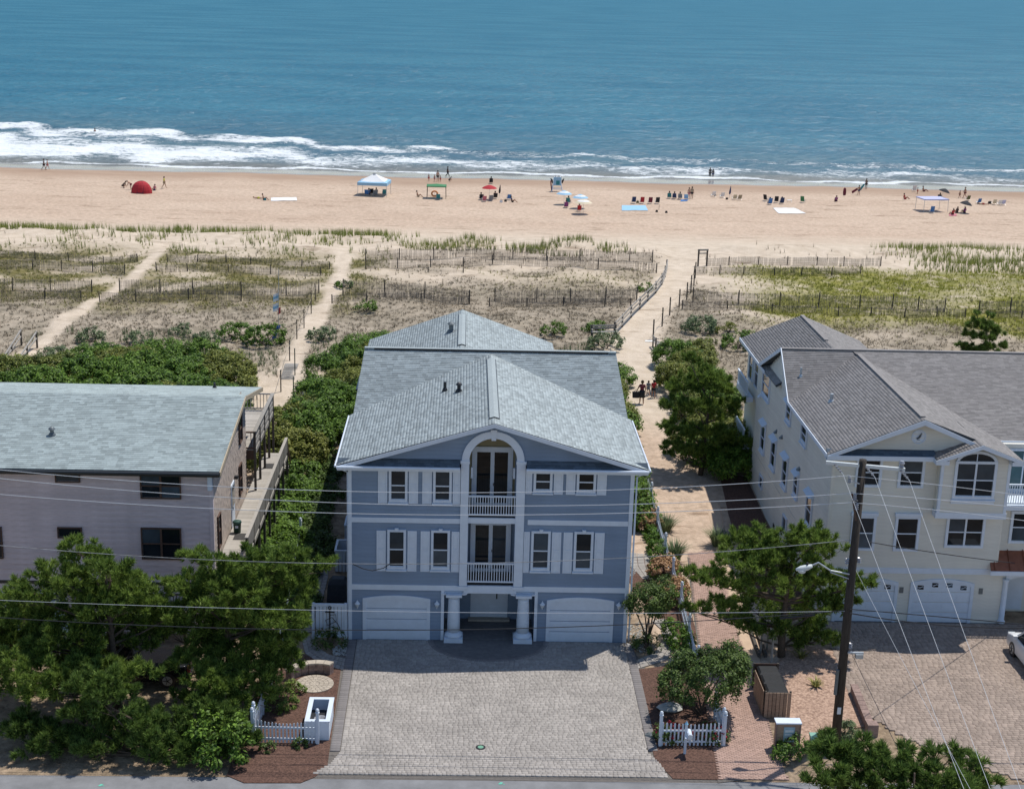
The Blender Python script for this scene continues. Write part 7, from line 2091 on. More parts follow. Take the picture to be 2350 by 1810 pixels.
# ================================================================== utility pole and cables
POX, POY = 15.66, 54.70
up_ = thing('utility_pole', 'tall dark timber utility pole with white crossarm and street lamp', 'utility pole', (POX, POY, 0))
MB().tube([(POX, POY, -.3), (POX, POY, 6), (POX + .03, POY, 12.25)], [.20, .175, .145], 14).build('pole', M['pole'], up_, True)
M['fibre'] = mat('white_fibreglass', (.62, .66, .67), .45, .06)
XA, XB = Vector((14.32, 55.02, 12.0)), Vector((17.25, 54.28, 12.0))
MB().beam(XA, XB, .11, .13).build('crossarm', M['fibre'], up_)
def insulator(p, parent, h=.28):
    MB().lathe((p[0], p[1], p[2]), [(.03, 0), (.09, .04), (.05, .08), (.09, .13), (.05, .17), (.08, .22), (.04, h)], 10).build('insulator', M['porcelain'], parent)
# bracket insulators on the face of the pole
INS = [PY(1950, 1098, POY - .25), PY(1962, 1138, POY - .25), PY(1966, 1160, POY - .25)]
for k, q in enumerate(INS):
    MB().tube([(POX - .05, POY - .1, q.z - .25), (q.x, q.y, q.z - .1)], .03, 6).build('bracket', M['galv'], up_)
    insulator((q.x, q.y, q.z - .18), up_)
MB().beam((POX - .35, POY - .2, 10.95), (POX - .08, POY - .2, 9.8), .08, .06).build('brace', M['brown_wood'], up_)
# strain insulators at the crossarm
for s in (.1, .5, .93):
    q = XA.lerp(XB, s); dn = Vector((.28, -1, -.28)).normalized()
    for k in range(4):
        a = q + dn * (.1 + k * .16)
        MB().tube([a, a + dn * .03], .055, 8).build('insulator', M['porcelain'], up_)
    MB().tube([q, q + dn * .8], .015, 5).build('strain_rod', M['galv'], up_)
MB().lathe((XB.x - .15, XB.y, XB.z + .06), [(.05, 0), (.11, .06), (.06, .12), (.12, .2), (.07, .3)], 10).build('arrester', M['porcelain'], up_)
for k in range(3):
    q = Vector((POX + (-.25, .22, .2)[k], POY - .1, (7.9, 7.95, 4.25)[k])); insulator(q, up_, .2)
MB().box(POX + .1, POX + .75, POY - .22, POY - .12, 4.05, 4.12).build('bracket', M['galv'], up_)
MB().box(POX + .42, POX + .72, POY - .3, POY - .1, 3.88, 4.06).build('junction_box', M['galv'], up_)
MB().tube([(POX - .23, POY - .12, 2.2), (POX - .22, POY - .12, 3.3)], .075, 8).build('closure', M['vent_grey'], up_)
MB().box(POX - .1, POX + .05, POY - .2, POY - .185, 1.35, 1.65).build('tag_plate', M['flag_w'], up_)
# lamp arm and head
la = PY(1953, 1312, POY); lh = PY(1845, 1306, POY - .25)
MB().tube([(POX - .12, POY - .1, la.z - .05), (POX - .9, POY - .18, la.z + .12), (lh.x + .55, lh.y, lh.z + .3), (lh.x + .25, lh.y, lh.z + .15)], .035, 8).build('lamp_arm', M['galv'], up_)
MB().tube([(POX - .12, POY - .1, la.z - .25), (POX - .9, POY - .18, la.z + .05)], .025, 6).build('lamp_brace', M['galv'], up_)
hd = MB().add([], []); 
hd = MB().tube([(lh.x + .32, lh.y, lh.z + .16), (lh.x + .12, lh.y, lh.z + .08), (lh.x - .12, lh.y, lh.z + .02), (lh.x - .32, lh.y, lh.z - .02)], [.07, .12, .125, .05], 12).build('lamp_head', M['fibre'], up_, True)
MB().lathe((lh.x - .08, lh.y, lh.z - .18), [(.04, 0), (.14, .06), (.17, .16)], 12).build('lamp_glass', M['lamp_glass'], hd)
MB().lathe((lh.x + .12, lh.y, lh.z + .2), [(.045, 0), (.045, .08), (.02, .1)], 8).build('photocell', M['black'], hd)

def quad_wire(name, label, pts, r, m, y=None, x_ext=None, group='cables on the utility pole', n=40, parent=None):
    """cable through three or more points, sag fitted as parabola over x"""
    X_ = np.array([p.x for p in pts]); Z_ = np.array([p.z for p in pts]); Y_ = np.array([p.y for p in pts])
    deg = min(2, len(pts) - 1)
    cz = np.polyfit(X_, Z_, deg); cy = np.polyfit(X_, Y_, 1)
    x0, x1 = (min(X_), max(X_)) if x_ext is None else x_ext
    path_ = [(x, np.polyval(cy, x), np.polyval(cz, x)) for x in np.linspace(x0, x1, n)]
    return tag(MB().tube(path_, r, 5, False).build(name, m), label, 'cable', group)
CL, CD = M['cable_light'], M['cable_dark']
yy = POY - .25
def W3(l): return [PY(px, py, yy) for px, py in l]
quad_wire('power_cable', 'topmost pale power line crossing the left half of the blue house windows', W3([(0, 1077), (700, 1126), (1560, 1115), (1950, 1092)]), .013, CL, x_ext=(-34, INS[0].x))
quad_wire('power_cable', 'middle pale power line crossing below the upper balcony floor', W3([(0, 1097), (700, 1152), (1560, 1151), (1962, 1132)]), .013, CL, x_ext=(-34, INS[1].x))
quad_wire('power_cable', 'lowest of the three pale power lines left of the pole', W3([(0, 1133), (700, 1178), (1560, 1169), (1966, 1154)]), .013, CL, x_ext=(-34, INS[2].x))
quad_wire('power_cable', 'topmost pale power line right of the pole', W3([(1950, 1092), (2150, 1112), (2350, 1137)]), .013, CL, x_ext=(INS[0].x, 30))
quad_wire('power_cable', 'middle pale power line right of the pole', W3([(1962, 1132), (2150, 1146), (2350, 1165)]), .013, CL, x_ext=(INS[1].x, 30))
quad_wire('power_cable', 'lowest of the three pale power lines right of the pole', W3([(1966, 1154), (2150, 1170), (2350, 1194)]), .013, CL, x_ext=(INS[2].x, 30))
quad_wire('service_cable', 'twisted grey service cable crossing the first floor windows', W3([(0, 1251), (400, 1281), (1058, 1291), (1560, 1274), (1950, 1238)]), .014, M['cable_grey'], x_ext=(-34, POX - .2))
quad_wire('service_cable', 'twisted dark service cable from pole to the copper canopy', [PY(1995, 1245, yy), PY(2170, 1268, yy + 6), PY(2330, 1293, 66.2)], .02, CD)
quad_wire('phone_cable', 'thin pale communication cable crossing the garage door tops', W3([(0, 1376), (417, 1392), (700, 1400), (1560, 1404), (1930, 1403)]), .009, CL, x_ext=(-34, POX - .2))
quad_wire('phone_cable', 'dark communication cable crossing the column bases', W3([(0, 1417), (700, 1443), (1178, 1442), (1560, 1428), (1930, 1400)]), .018, CD, x_ext=(-34, POX - .2))
quad_wire('phone_cable', 'upper dark communication cable right of the pole', W3([(1960, 1398), (2150, 1414), (2350, 1432)]), .02, CD, x_ext=(POX, 30))
quad_wire('phone_cable', 'lower dark communication cable right of the pole', W3([(1960, 1408), (2100, 1428), (2350, 1440)]), .026, CD, x_ext=(POX, 30))
# slack loop and splice
sl_ = [PY(px, py, yy) for px, py in ((810, 1294), (835, 1305), (855, 1309), (880, 1303), (895, 1293))]
tag(MB().tube(sl_, .02, 5, False).build('cable_loop', CD), 'dark drooping cable loop before the left first floor window', 'cable', 'cables on the utility pole')
sp = [PY(px, py, yy) for px, py in ((1790, 1418), (1860, 1412), (1870, 1410))]
tag(MB().tube(sp, .045, 7).build('splice_case', CD), 'black splice case on the lower cable left of the pole', 'splice case', 'cables on the utility pole')
# lines over the street towards the viewer
def street_wire(label, a, px, py, y, r, m):
    b = PY(px, py, y); a = Vector(a)
    d = b - a; e = a + d * 1.45
    pts = []
    for s in np.linspace(0, 1, 24):
        q = a.lerp(e, s); q.z -= .35 * 4 * s * (1 - s) * .25; pts.append(q)
    tag(MB().tube(pts, r, 5, False).build('street_cable', m), label, 'cable', 'cables across the street')
q = XA.lerp(XB, .1) + Vector((.2, -.75, -.2)); street_wire('pale line over the street from the left end of the crossarm', q, 2215, 1810, 36, .007, CL)
q = XA.lerp(XB, .5) + Vector((.2, -.75, -.2)); street_wire('pale line over the street from the middle of the crossarm', q, 2275, 1810, 36, .007, CL)
q = XA.lerp(XB, .93) + Vector((.2, -.75, -.2)); street_wire('pale line over the street from the right end of the crossarm', q, 2345, 1810, 36, .007, CL)
street_wire('thin pale line over the street from the pole below the lamp cable', (POX + .1, POY - .2, 7.7), 2230, 1810, 38, .006, CL)
street_wire('dark cable over the street from the lower pole bracket', (POX + .25, POY - .2, 4.1), 2110, 1810, 44, .012, CD)

# ================================================================== vehicles
def car(name, label, base, rz, m_body, L=4.7, Wd=1.85, Hh=1.7, pickup=False):
    c = thing(name, label, 'car' if not pickup else 'pickup', base, None, rz)
    hl = L / 2; w = Wd / 2
    # side profile (y along length, front +y), lower body then cabin
    low = [(-hl, .45), (-hl + .05, .85), (-hl + .12, 1.02), (hl - 1.35, 1.05), (hl - .5, .96), (hl - .1, .82), (hl, .6), (hl - .03, .35), (hl - .4, .28), (-hl + .3, .28)]
    def loft(prof, ws):
        n = len(prof); vs = []; fs = []
        for (k, wd) in enumerate(ws):
            for (y, z) in prof:
                sh = wd[0]; vs.append((wd[1] , y * sh, z if len(wd) < 3 else z * wd[2]))
        for k in range(len(ws) - 1):
            for i in range(n):
                j = (i + 1) % n; fs.append((k * n + i, k * n + j, (k + 1) * n + j, (k + 1) * n + i))
        fs.append(tuple(range(n - 1, -1, -1))); fs.append(tuple(range((len(ws) - 1) * n, len(ws) * n)))
        return vs, fs
    mb = MB(); mb.add(*loft(low, [(.93, -w, ), (.985, -w * .93), (1, -w * .6), (1, w * .6), (.985, w * .93), (.93, w)]))
    body = mb.build('body', m_body, c, True, world=False)
    bev = body.modifiers.new('bevel', 'BEVEL'); bev.width = .05; bev.segments = 2; bev.limit_method = 'ANGLE'
    if pickup: cab = [(-.35, 1.03), (-.2, Hh), (1.0, Hh), (1.65, 1.03)]
    else: cab = [(-hl + .18, 1.0), (-hl + .55, Hh - .04), (-.3, Hh), (.55, Hh - .06), (1.25, 1.02)]
    mb = MB(); n = len(cab); vs = []; fs = []
    for x, f in ((-w * .92, 0), (-w * .74, 1), (w * .74, 1), (w * .92, 0)):
        for (y, z) in cab: vs.append((x, y, 1.0 + (z - 1.0) * (1 if f else .0)))
    # tumblehome glass house
    gv = []
    for sx in (-1, 1):
        for (y, z) in cab: gv.append((sx * w * (.93 - .17 * (z - 1.0) / (Hh - 1.0)), y, z))
    gf = [tuple(range(n - 1, -1, -1)), tuple(range(n, 2 * n))] + [(i, (i + 1) % n, (i + 1) % n + n, i + n) for i in range(n - 1)]
    mb.add(gv, gf); gh = mb.build('glasshouse', M['glass'], c, world=False)
    top = [p for p in cab if p[1] > Hh - .2]
    mb = MB(); mb.slab([(-w * .77, top[0][0] + .02, Hh + .012), (w * .77, top[0][0] + .02, Hh + .012), (w * .77, top[-1][0] - .02, Hh + .0), (-w * .77, top[-1][0] - .02, Hh + .0)], .06); mb.build('roof_panel', m_body, c, world=False)
    for sx in (-1, 1):
        for (a, b) in ((cab[0], cab[1]), (cab[-1], cab[-2])):
            xa = sx * w * .935; xb = sx * w * .77
            MB().beam((xa, a[0], a[1]), (xb, b[0], b[1]), .07, .09).build('pillar', m_body, c, world=False)
        m_ = (cab[0][0] + cab[-1][0]) / 2
        MB().beam((sx * w * .94, m_, 1.02), (sx * w * .775, m_, Hh - .02), .05, .09).build('pillar', m_body, c, world=False)
        MB().box(sx * w * .95 - .02, sx * (w * .95 + .22), .95, 1.12, 1.05, 1.2).build('mirror', m_body, c, world=False)
        for y in (hl - .95, -hl + .95):
            t = MB().tube([(sx * (w - .22), y, .35), (sx * (w + .012), y, .35)], .35, 20).build('wheel', M['black'], c, world=False)
            MB().tube([(sx * (w - .02), y, .35), (sx * (w + .02), y, .35)], .22, 16).build('rim', M['galv'], t, world=False)
            for k in range(5):
                a = k * 1.2566
                MB().beam((sx * (w + .026), y, .35), (sx * (w + .026), y + .2 * math.cos(a), .35 + .2 * math.sin(a)), .02, .04, (1, 0, 0)).build('spoke', M['black'], t, world=False)
        MB().box(sx * w * .9, sx * w * .55, hl - .1, hl - .0, .66, .80).build('headlight', M['lamp_glass'], c, world=False)
        MB().box(sx * w * .93, sx * w * .75, -hl - .012, -hl + .1, .7, .98).build('tail_light', M['red_cloth'], c, world=False)
    MB().box(-w * .5, w * .5, hl - .06, hl + .012, .45, .62).build('grille', M['black'], c, world=False)
    MB().box(-w * .9, w * .9, -hl - .03, -hl + .06, .42, .6).build('bumper', M['black'], c, world=False)
    return c
M['car_white'] = mat('white_car_paint', (.72, .73, .74), .25, .03, 2, spec=.5)
M['car_black'] = mat('black_car_paint', (.012, .012, .014), .2, .1, 2, spec=.5)
cw_ = G(2321, 1508)
car('parked_car', 'white car parked on the tan driveway, cut off by the picture edge', (cw_.x + .92, cw_.y - 1.35, .06), R(0), M['car_white'])
ck = G(385, 1578)
car('parked_pickup', 'dark pickup parked under the left pines with one wheel showing', (ck.x - 1.75, ck.y + .95, .0), R(90), M['car_black'], 5.4, 1.95, 1.85, True)
# ================================================================== people and things on the beach
def cloth(name, c, rough=.8, var=.08): 
    k = 'cloth_' + name
    if k not in M: M[k] = mat(name.replace(' ', '_') + '_cloth', c, rough, var, 6)
    return M[k]
COLS = {'red': (.42, .03, .04), 'dark': (.025, .027, .032), 'navy': (.03, .05, .13), 'blue': (.07, .19, .45), 'sky': (.30, .52, .70), 'teal': (.04, .22, .25), 'green': (.06, .22, .10), 'white': (.75, .76, .77), 'cream': (.66, .58, .42), 'purple': (.25, .07, .22),
        'pink': (.52, .17, .22), 'yellow': (.60, .62, .06), 'khaki': (.36, .31, .22), 'grey': (.22, .24, .26), 'lilac': (.50, .52, .72), 'wine': (.16, .03, .05), 'orange': (.60, .20, .06), 'olive': (.12, .13, .06)}
def C_(n): return cloth(n, COLS[n])
SKIN = {'fair': mat('fair_skin', (.50, .30, .21), .55, .08), 'tan': mat('tanned_skin', (.36, .20, .13), .55, .08), 'brown': mat('brown_skin', (.15, .08, .05), .55, .08)}
HAIR = {'dark': mat('dark_hair', (.022, .016, .012), .6, .2), 'blond': mat('blond_hair', (.38, .27, .13), .6, .2), 'brown': mat('brown_hair', (.08, .05, .03), .6, .2)}

def joints(pose):
    """joint positions in metres for a 1.72 m figure facing -y"""
    J = dict(pelvis=(0, 0, .93), belly=(0, -.01, 1.10), chest=(0, -.01, 1.30), neck=(0, .0, 1.47), head0=(0, -.01, 1.55), head1=(0, -.015, 1.63), head2=(0, -.01, 1.70),
             shL=(.17, 0, 1.41), elL=(.23, .02, 1.14), wrL=(.24, -.05, .90), haL=(.24, -.08, .80), shR=(-.17, 0, 1.41), elR=(-.23, .02, 1.14), wrR=(-.24, -.05, .90), haR=(-.24, -.08, .80),
             hiL=(.10, 0, .88), knL=(.11, -.02, .48), anL=(.11, .03, .09), toL=(.12, -.14, .03), hiR=(-.10, 0, .88), knR=(-.11, -.02, .48), anR=(-.11, .03, .09), toR=(-.12, -.14, .03))
    if pose == 'walk':
        J.update(knL=(.10, -.16, .50), anL=(.10, -.26, .11), toL=(.10, -.42, .06), knR=(-.10, .10, .50), anR=(-.10, .36, .16), toR=(-.10, .27, .03),
                 elL=(.23, .12, 1.16), wrL=(.22, .14, .92), haL=(.22, .14, .82), elR=(-.23, -.08, 1.16), wrR=(-.22, -.22, .98), haR=(-.21, -.28, .90))
    elif pose == 'carry':
        J.update(knL=(.10, -.12, .50), anL=(.10, -.18, .10), toL=(.10, -.34, .04), knR=(-.10, .06, .50), anR=(-.10, .24, .13), toR=(-.10, .12, .03), elL=(.30, .02, 1.16), wrL=(.38, -.05, .95), haL=(.42, -.08, .88))
    elif pose == 'sit':
        dz = -.62
        for k in ('pelvis', 'belly', 'chest', 'neck', 'head0', 'head1', 'head2', 'shL', 'shR', 'elL', 'elR'):
            x, y, z = J[k]; J[k] = (x, y + .16 * (z - .93), z + dz)
        J.update(wrL=(.18, -.22, .55), haL=(.16, -.30, .52), wrR=(-.18, -.22, .55), haR=(-.16, -.30, .52), hiL=(.10, -.04, .28), hiR=(-.10, -.04, .28), knL=(.13, -.44, .45), knR=(-.13, -.44, .45),
                 anL=(.12, -.60, .10), anR=(-.12, -.60, .10), toL=(.12, -.76, .04), toR=(-.12, -.76, .04))
    elif pose == 'ground':
        dz = -.80
        for k in ('pelvis', 'belly', 'chest', 'neck', 'head0', 'head1', 'head2', 'shL', 'shR', 'elL', 'elR'):
            x, y, z = J[k]; J[k] = (x, y + .22 * (z - .93), z + dz)
        J.update(wrL=(.26, .12, .12), haL=(.28, .16, .04), wrR=(-.20, -.22, .36), haR=(-.16, -.30, .36), elL=(.26, .16, .32), hiL=(.10, -.06, .12), hiR=(-.10, -.06, .12), knL=(.12, -.40, .42), knR=(-.13, -.42, .36),
                 anL=(.12, -.62, .08), anR=(-.12, -.72, .08), toL=(.12, -.78, .04), toR=(-.12, -.86, .05))
    elif pose == 'crouch':
        J.update(pelvis=(0, .14, .42), belly=(0, .04, .56), chest=(0, -.12, .70), neck=(0, -.24, .80), head0=(0, -.30, .86), head1=(0, -.34, .93), head2=(0, -.35, 1.0), shL=(.17, -.18, .78), shR=(-.17, -.18, .78),
                 elL=(.22, -.30, .52), elR=(-.22, -.30, .52), wrL=(.16, -.42, .30), wrR=(-.16, -.42, .30), haL=(.14, -.46, .2), haR=(-.14, -.46, .2), hiL=(.10, .12, .38), hiR=(-.10, .12, .38), knL=(.15, -.24, .44), knR=(-.15, -.24, .44),
                 anL=(.12, .04, .09), anR=(-.12, .04, .09), toL=(.13, -.14, .03), toR=(-.13, -.14, .03))
    elif pose == 'lie':
        for k, (x, y, z) in list(J.items()):
            J[k] = (x * 1.1, z - .9, .13 + y * .6)
        J.update(head1=(0, .74, .18), head2=(0, .80, .18))
    elif pose == 'bend':
        J.update(belly=(0, -.08, 1.06), chest=(0, -.26, 1.16), neck=(0, -.42, 1.22), head0=(0, -.49, 1.24), head1=(0, -.56, 1.26), head2=(0, -.62, 1.27), shL=(.17, -.36, 1.19), shR=(-.17, -.36, 1.19), elL=(.2, -.42, .92), elR=(-.2, -.42, .92), wrL=(.17, -.46, .7), wrR=(-.17, -.46, .7), haL=(.15, -.48, .6), haR=(-.15, -.48, .6))
    return J
RAD = dict(pelvis=.145, belly=.125, chest=.15, neck=.055, head0=.07, head1=.10, head2=.07, sh=.065, el=.045, wr=.032, ha=.036, hi=.095, kn=.06, an=.042, to=.035)
def rad(k): return RAD.get(k, RAD.get(k[:2], .05))
def skin_mesh(name, J, edges, m, parent, grow=1.0, add=0.0, root='pelvis', flat=.78):
    keys = []
    for a, b in edges:
        for k in (a, b):
            if k not in keys: keys.append(k)
    if root in keys: keys.remove(root); keys.insert(0, root)
    me = bpy.data.meshes.new(name)
    me.from_pydata([J[k] for k in keys], [(keys.index(a), keys.index(b)) for a, b in edges], [])
    me.materials.append(m)
    o = link(name, me, parent, world=False)
    md = o.modifiers.new('skin', 'SKIN'); md.use_smooth_shade = True
    sv = me.skin_vertices[0].data
    for i, k in enumerate(keys):
        r = rad(k) * grow + add
        fl = flat if k in ('pelvis', 'belly', 'chest') else 1
        sv[i].radius = (r, r * fl); sv[i].use_root = (i == 0)
    o.modifiers.new('sub', 'SUBSURF').levels = 1
    o.modifiers['sub'].render_levels = 1
    return o
ARM = lambda s: [('chest', 'sh' + s), ('sh' + s, 'el' + s), ('el' + s, 'wr' + s), ('wr' + s, 'ha' + s)]
LEG = lambda s: [('pelvis', 'hi' + s), ('hi' + s, 'kn' + s), ('kn' + s, 'an' + s), ('an' + s, 'to' + s)]
CORE = [('pelvis', 'belly'), ('belly', 'chest'), ('chest', 'neck'), ('neck', 'head0'), ('head0', 'head1'), ('head1', 'head2')]
def person(label, pos, rz, pose, skin='tan', top=None, bottom='navy', hair='dark', h=1.72, group='people on the beach', fingers=False, dress=False, long_hair=False, z_off=0.0, legs=False):
    p = thing('person', label, 'person', (pos[0], pos[1], pos[2] + z_off), group, rz)
    J = joints(pose); s = h / 1.72
    if fingers:
        for sd, sx in (('L', 1), ('R', -1)):
            hx, hy, hz = J['ha' + sd]
            for k in range(4):
                J['f%d%sa' % (k, sd)] = (hx - sx * .005, hy - .03 + .022 * k, hz - .045 - .008 * (k in (1, 2))); J['f%d%sb' % (k, sd)] = (hx - sx * .02, hy - .03 + .022 * k, hz - .085 - .008 * (k in (1, 2)))
            J['t%sa' % sd] = (hx - sx * .01, hy - .05, hz - .005); J['t%sb' % sd] = (hx - sx * .015, hy - .07, hz - .035)
    E = CORE + ARM('L') + ARM('R') + LEG('L') + LEG('R')
    if fingers:
        for sd in 'LR':
            for k in range(4): E += [('ha' + sd, 'f%d%sa' % (k, sd)), ('f%d%sa' % (k, sd), 'f%d%sb' % (k, sd))]
            E += [('ha' + sd, 't%sa' % sd), ('t%sa' % sd, 't%sb' % sd)]
            for k in range(4): RAD['f%d%sa' % (k, sd)] = .010; RAD['f%d%sb' % (k, sd)] = .008
            RAD['t%sa' % sd] = .012; RAD['t%sb' % sd] = .009
    J = {k: (v[0] * s, v[1] * s, v[2] * s) for k, v in J.items()}
    skin_mesh('body', J, E, SKIN[skin], p, s)
    b = C_(bottom)
    if bottom:
        q = dict(J)
        for sd in 'LR':
            f = .92 if legs else .6
            a, k = Vector(J['hi' + sd]), Vector(J['kn' + sd]); q['kn' + sd] = tuple(a.lerp(k, 1 if legs else f))
        ed = [('pelvis', 'hiL'), ('hiL', 'knL'), ('pelvis', 'hiR'), ('hiR', 'knR')]
        if legs: ed += [('knL', 'anL'), ('knR', 'anR')]
        skin_mesh('trousers' if legs else 'shorts', q, ed, b, p, s, .022)
    if top:
        q = dict(J)
        for sd in 'LR': q['el' + sd] = tuple(Vector(J['sh' + sd]).lerp(Vector(J['el' + sd]), .75))
        skin_mesh('shirt', q, [('pelvis', 'belly'), ('belly', 'chest'), ('chest', 'shL'), ('shL', 'elL'), ('chest', 'shR'), ('shR', 'elR')], C_(top), p, s, .018)
    if dress:
        x, y, z = J['pelvis']
        MB().lathe((x, y, z - .42 * s), [(.25 * s, 0), (.21 * s, .2 * s), (.17 * s, .42 * s), (.15 * s, .55 * s)], 14, 1, .8).build('skirt', b, p, True, world=False)
    hx, hy, hz = J['head1']; hr = .108 * s
    up = (Vector(J['head2']) - Vector(J['head0'])).normalized(); back = Vector((0, 1, 0)) if pose != 'lie' else Vector((0, 0, -1))
    mb = MB(); rn = 7; vs = []; fs = []
    for i in range(rn):
        t = math.pi * .62 * i / (rn - 1)
        for k in range(12):
            a = 2 * math.pi * k / 12
            vs.append((hr * 1.08 * math.sin(t) * math.cos(a), hr * 1.12 * math.sin(t) * math.sin(a) + .012, hr * 1.22 * math.cos(t) - (.035 * max(0, math.sin(a)) * (i / rn) * 1.2)))
    for i in range(rn - 1):
        for k in range(12):
            j = (k + 1) % 12; fs.append((i * 12 + k, i * 12 + j, (i + 1) * 12 + j, (i + 1) * 12 + k))
    mb.add(vs, fs)
    if long_hair: mb.tube([(0, .09 * s, .06), (0, .12 * s, .12), (0, .10 * s, .19)], [.05, .06, .02], 8)
    hm = mb.mesh('hair', HAIR[hair], True)
    hm.transform(Matrix.Translation((hx, hy, hz + .02 * s)) @ Vector((0, 0, 1)).rotation_difference(up).to_matrix().to_4x4() @ Matrix.Rotation(R(-14) if pose != 'lie' else 0, 4, 'X'))
    link('hair', hm, p, world=False)
    return p
def beach_chair(label, pos, rz, c, frame='galv', group='beach chairs', tall=1.0):
    """low folding beach chair: tubes, seat and back slings, armrests"""
    t = thing('beach_chair', label, 'chair', tuple(pos), group, rz)
    fm = M[frame]; cl = C_(c); w = .28
    MB().slab([(-w, -.25, .30), (w, -.25, .30), (w, .22, .24), (-w, .22, .24)], .02).build('seat', cl, t, world=False)
    MB().slab([(-w, .22, .25), (w, .22, .25), (w, .45, .25 + .62 * tall), (-w, .45, .25 + .62 * tall)], .02, (0, .94, -.3)).build('backrest', cl, t, world=False)
    for sx in (-1, 1):
        x = sx * (w + .015)
        MB().tube([(x, -.28, .02), (x, -.27, .31), (x, .22, .25), (x, .47, .27 + .62 * tall)], .014, 6).build('frame_tube', fm, t, world=False)
        MB().tube([(x, .38, .02), (x, -.05, .32), (x, -.2, .50)], .014, 6).build('leg', fm, t, world=False)
        MB().box(x - .03, x + .03, -.25, .25, .50, .525).build('armrest', fm, t, world=False)
        MB().tube([(x, .30, .50), (x, .33, .52)], .02, 6).build('hinge', fm, t, world=False)
    MB().tube([(-w, .44, .02), (w, .44, .02)], .014, 6).build('crossbar', fm, t, world=False)
    return t
def umbrella(label, pos, c, c2=None, r=1.1, h=2.05, tilt=(0, 0), group='beach umbrellas'):
    u = thing('beach_umbrella', label, 'umbrella', tuple(pos), group)
    top = Vector((tilt[0], tilt[1], h))
    MB().tube([(0, 0, -.3), (tilt[0] * .3, tilt[1] * .3, h * .55), top], .022, 8).build('pole', M['galv'], u, world=False)
    ax = Vector((tilt[0] * .55, tilt[1] * .55, 1)).normalized(); q = Vector((0, 0, 1)).rotation_difference(ax)
    n = 8; rings = [(.02, 0), (r * .35, -.10), (r * .7, -.27), (r, -.50)]
    sub = 3
    for k in range(n):
        for j in range(3):
            mb = MB(); (r0, z0), (r1, z1) = rings[j], rings[j + 1]
            for s in range(sub):
                a0 = 2 * math.pi * (k + s / sub) / n; a1 = 2 * math.pi * (k + (s + 1) / sub) / n
                def pt(rr, zz, a):
                    f = 1 - .04 * math.sin(((a * n / (2 * math.pi)) % 1) * math.pi)
                    return top + q @ Vector((rr * f * math.cos(a), rr * f * math.sin(a), zz))
                mb.quad(pt(r0, z0, a0), pt(r1, z1, a0), pt(r1, z1, a1), pt(r0, z0, a1))
            mb.build('canopy_panel', C_(c2) if (c2 and j == 1) else C_(c), u, True, world=False)
    for k in range(n):
        a = 2 * math.pi * k / n
        MB().tube([top + q @ Vector((0, 0, -.45)), top + q @ Vector((r * .6 * math.cos(a), r * .6 * math.sin(a), -.26))], .008, 4, False).build('rib', M['galv'], u, world=False)
    MB().lathe(tuple(top), [(.03, -.02), (.02, .05), (.004, .1)], 8).build('finial', M['galv'], u, world=False)
    return u
def closed_umbrella(label, pos, c):
    u = thing('folded_umbrella', label, 'umbrella', tuple(pos), 'folded umbrellas')
    MB().tube([(0, 0, -.2), (.15, 0, 1.9)], .022, 8).build('pole', M['galv'], u, world=False)
    MB().tube([(.04, 0, .6), (.07, 0, .9), (.1, 0, 1.3), (.14, 0, 1.85)], [.10, .16, .12, .03], 8).build('canopy', C_(c), u, world=False)
def canopy_tent(label, pos, w, d, h, c, c2, rz=0.0, peak=.9, legs='galv', flat=False, valance=.28):
    t = thing('canopy_tent', label, 'tent', tuple(pos), 'shade canopies', rz)
    a, b = w / 2, d / 2
    for sx in (-1, 1):
        for sy in (-1, 1):
            MB().tube([(sx * (a - .05), sy * (b - .05), -.1), (sx * (a - .1), sy * (b - .1), h)], .035, 6).build('leg', M[legs], t, world=False)
    for sy in (-1, 1): MB().tube([(-a + .1, sy * (b - .1), h - .03), (a - .1, sy * (b - .1), h - .03)], .02, 6).build('truss', M[legs], t, world=False)
    for sx in (-1, 1): MB().tube([(sx * (a - .1), -b + .1, h - .03), (sx * (a - .1), b - .1, h - .03)], .02, 6).build('truss', M[legs], t, world=False)
    top = (0, 0, h + peak); cn = [(-a, -b, h), (a, -b, h), (a, b, h), (-a, b, h)]
    for k in range(4):
        p, q = Vector(cn[k]), Vector(cn[(k + 1) % 4]); mb = MB(); N_ = 5; tp = Vector(top)
        rows = []
        for i in range(N_ + 1):
            s = i / N_; row = []
            for j in range(N_ + 1):
                e = p.lerp(q, j / N_); v = e.lerp(tp, s); v.z = h + peak * (s ** 1.25) - .10 * math.sin(math.pi * j / N_) * (1 - s) * (1 if not flat else .4)
                row.append(v)
            rows.append(row)
        bd = MB(); e0 = 0 if flat or c == c2 else 1
        for i in range(N_):
            for j in range(N_): (bd if i < e0 else mb).quad(rows[i][j], rows[i][j + 1], rows[i + 1][j + 1], rows[i + 1][j])
        if e0: bd.build('border_panel', C_(c2), t, True, world=False)
        mb.build('roof_panel', C_(c), t, True, world=False)
        mb = MB(); mb.slab([p + Vector((0, 0, .01)), q + Vector((0, 0, .01)), q + Vector((0, 0, -valance)), p + Vector((0, 0, -valance))], .012, (Vector((0, 0, 1)).cross(q - p)).normalized())
        mb.build('valance', C_(c2), t, world=False)
    if not flat:
        MB().lathe((0, 0, h + peak * .93), [(.30, 0), (.2, .08), (.02, .16)], 8).build('vent_cap', C_('grey'), t, world=False)
    return t
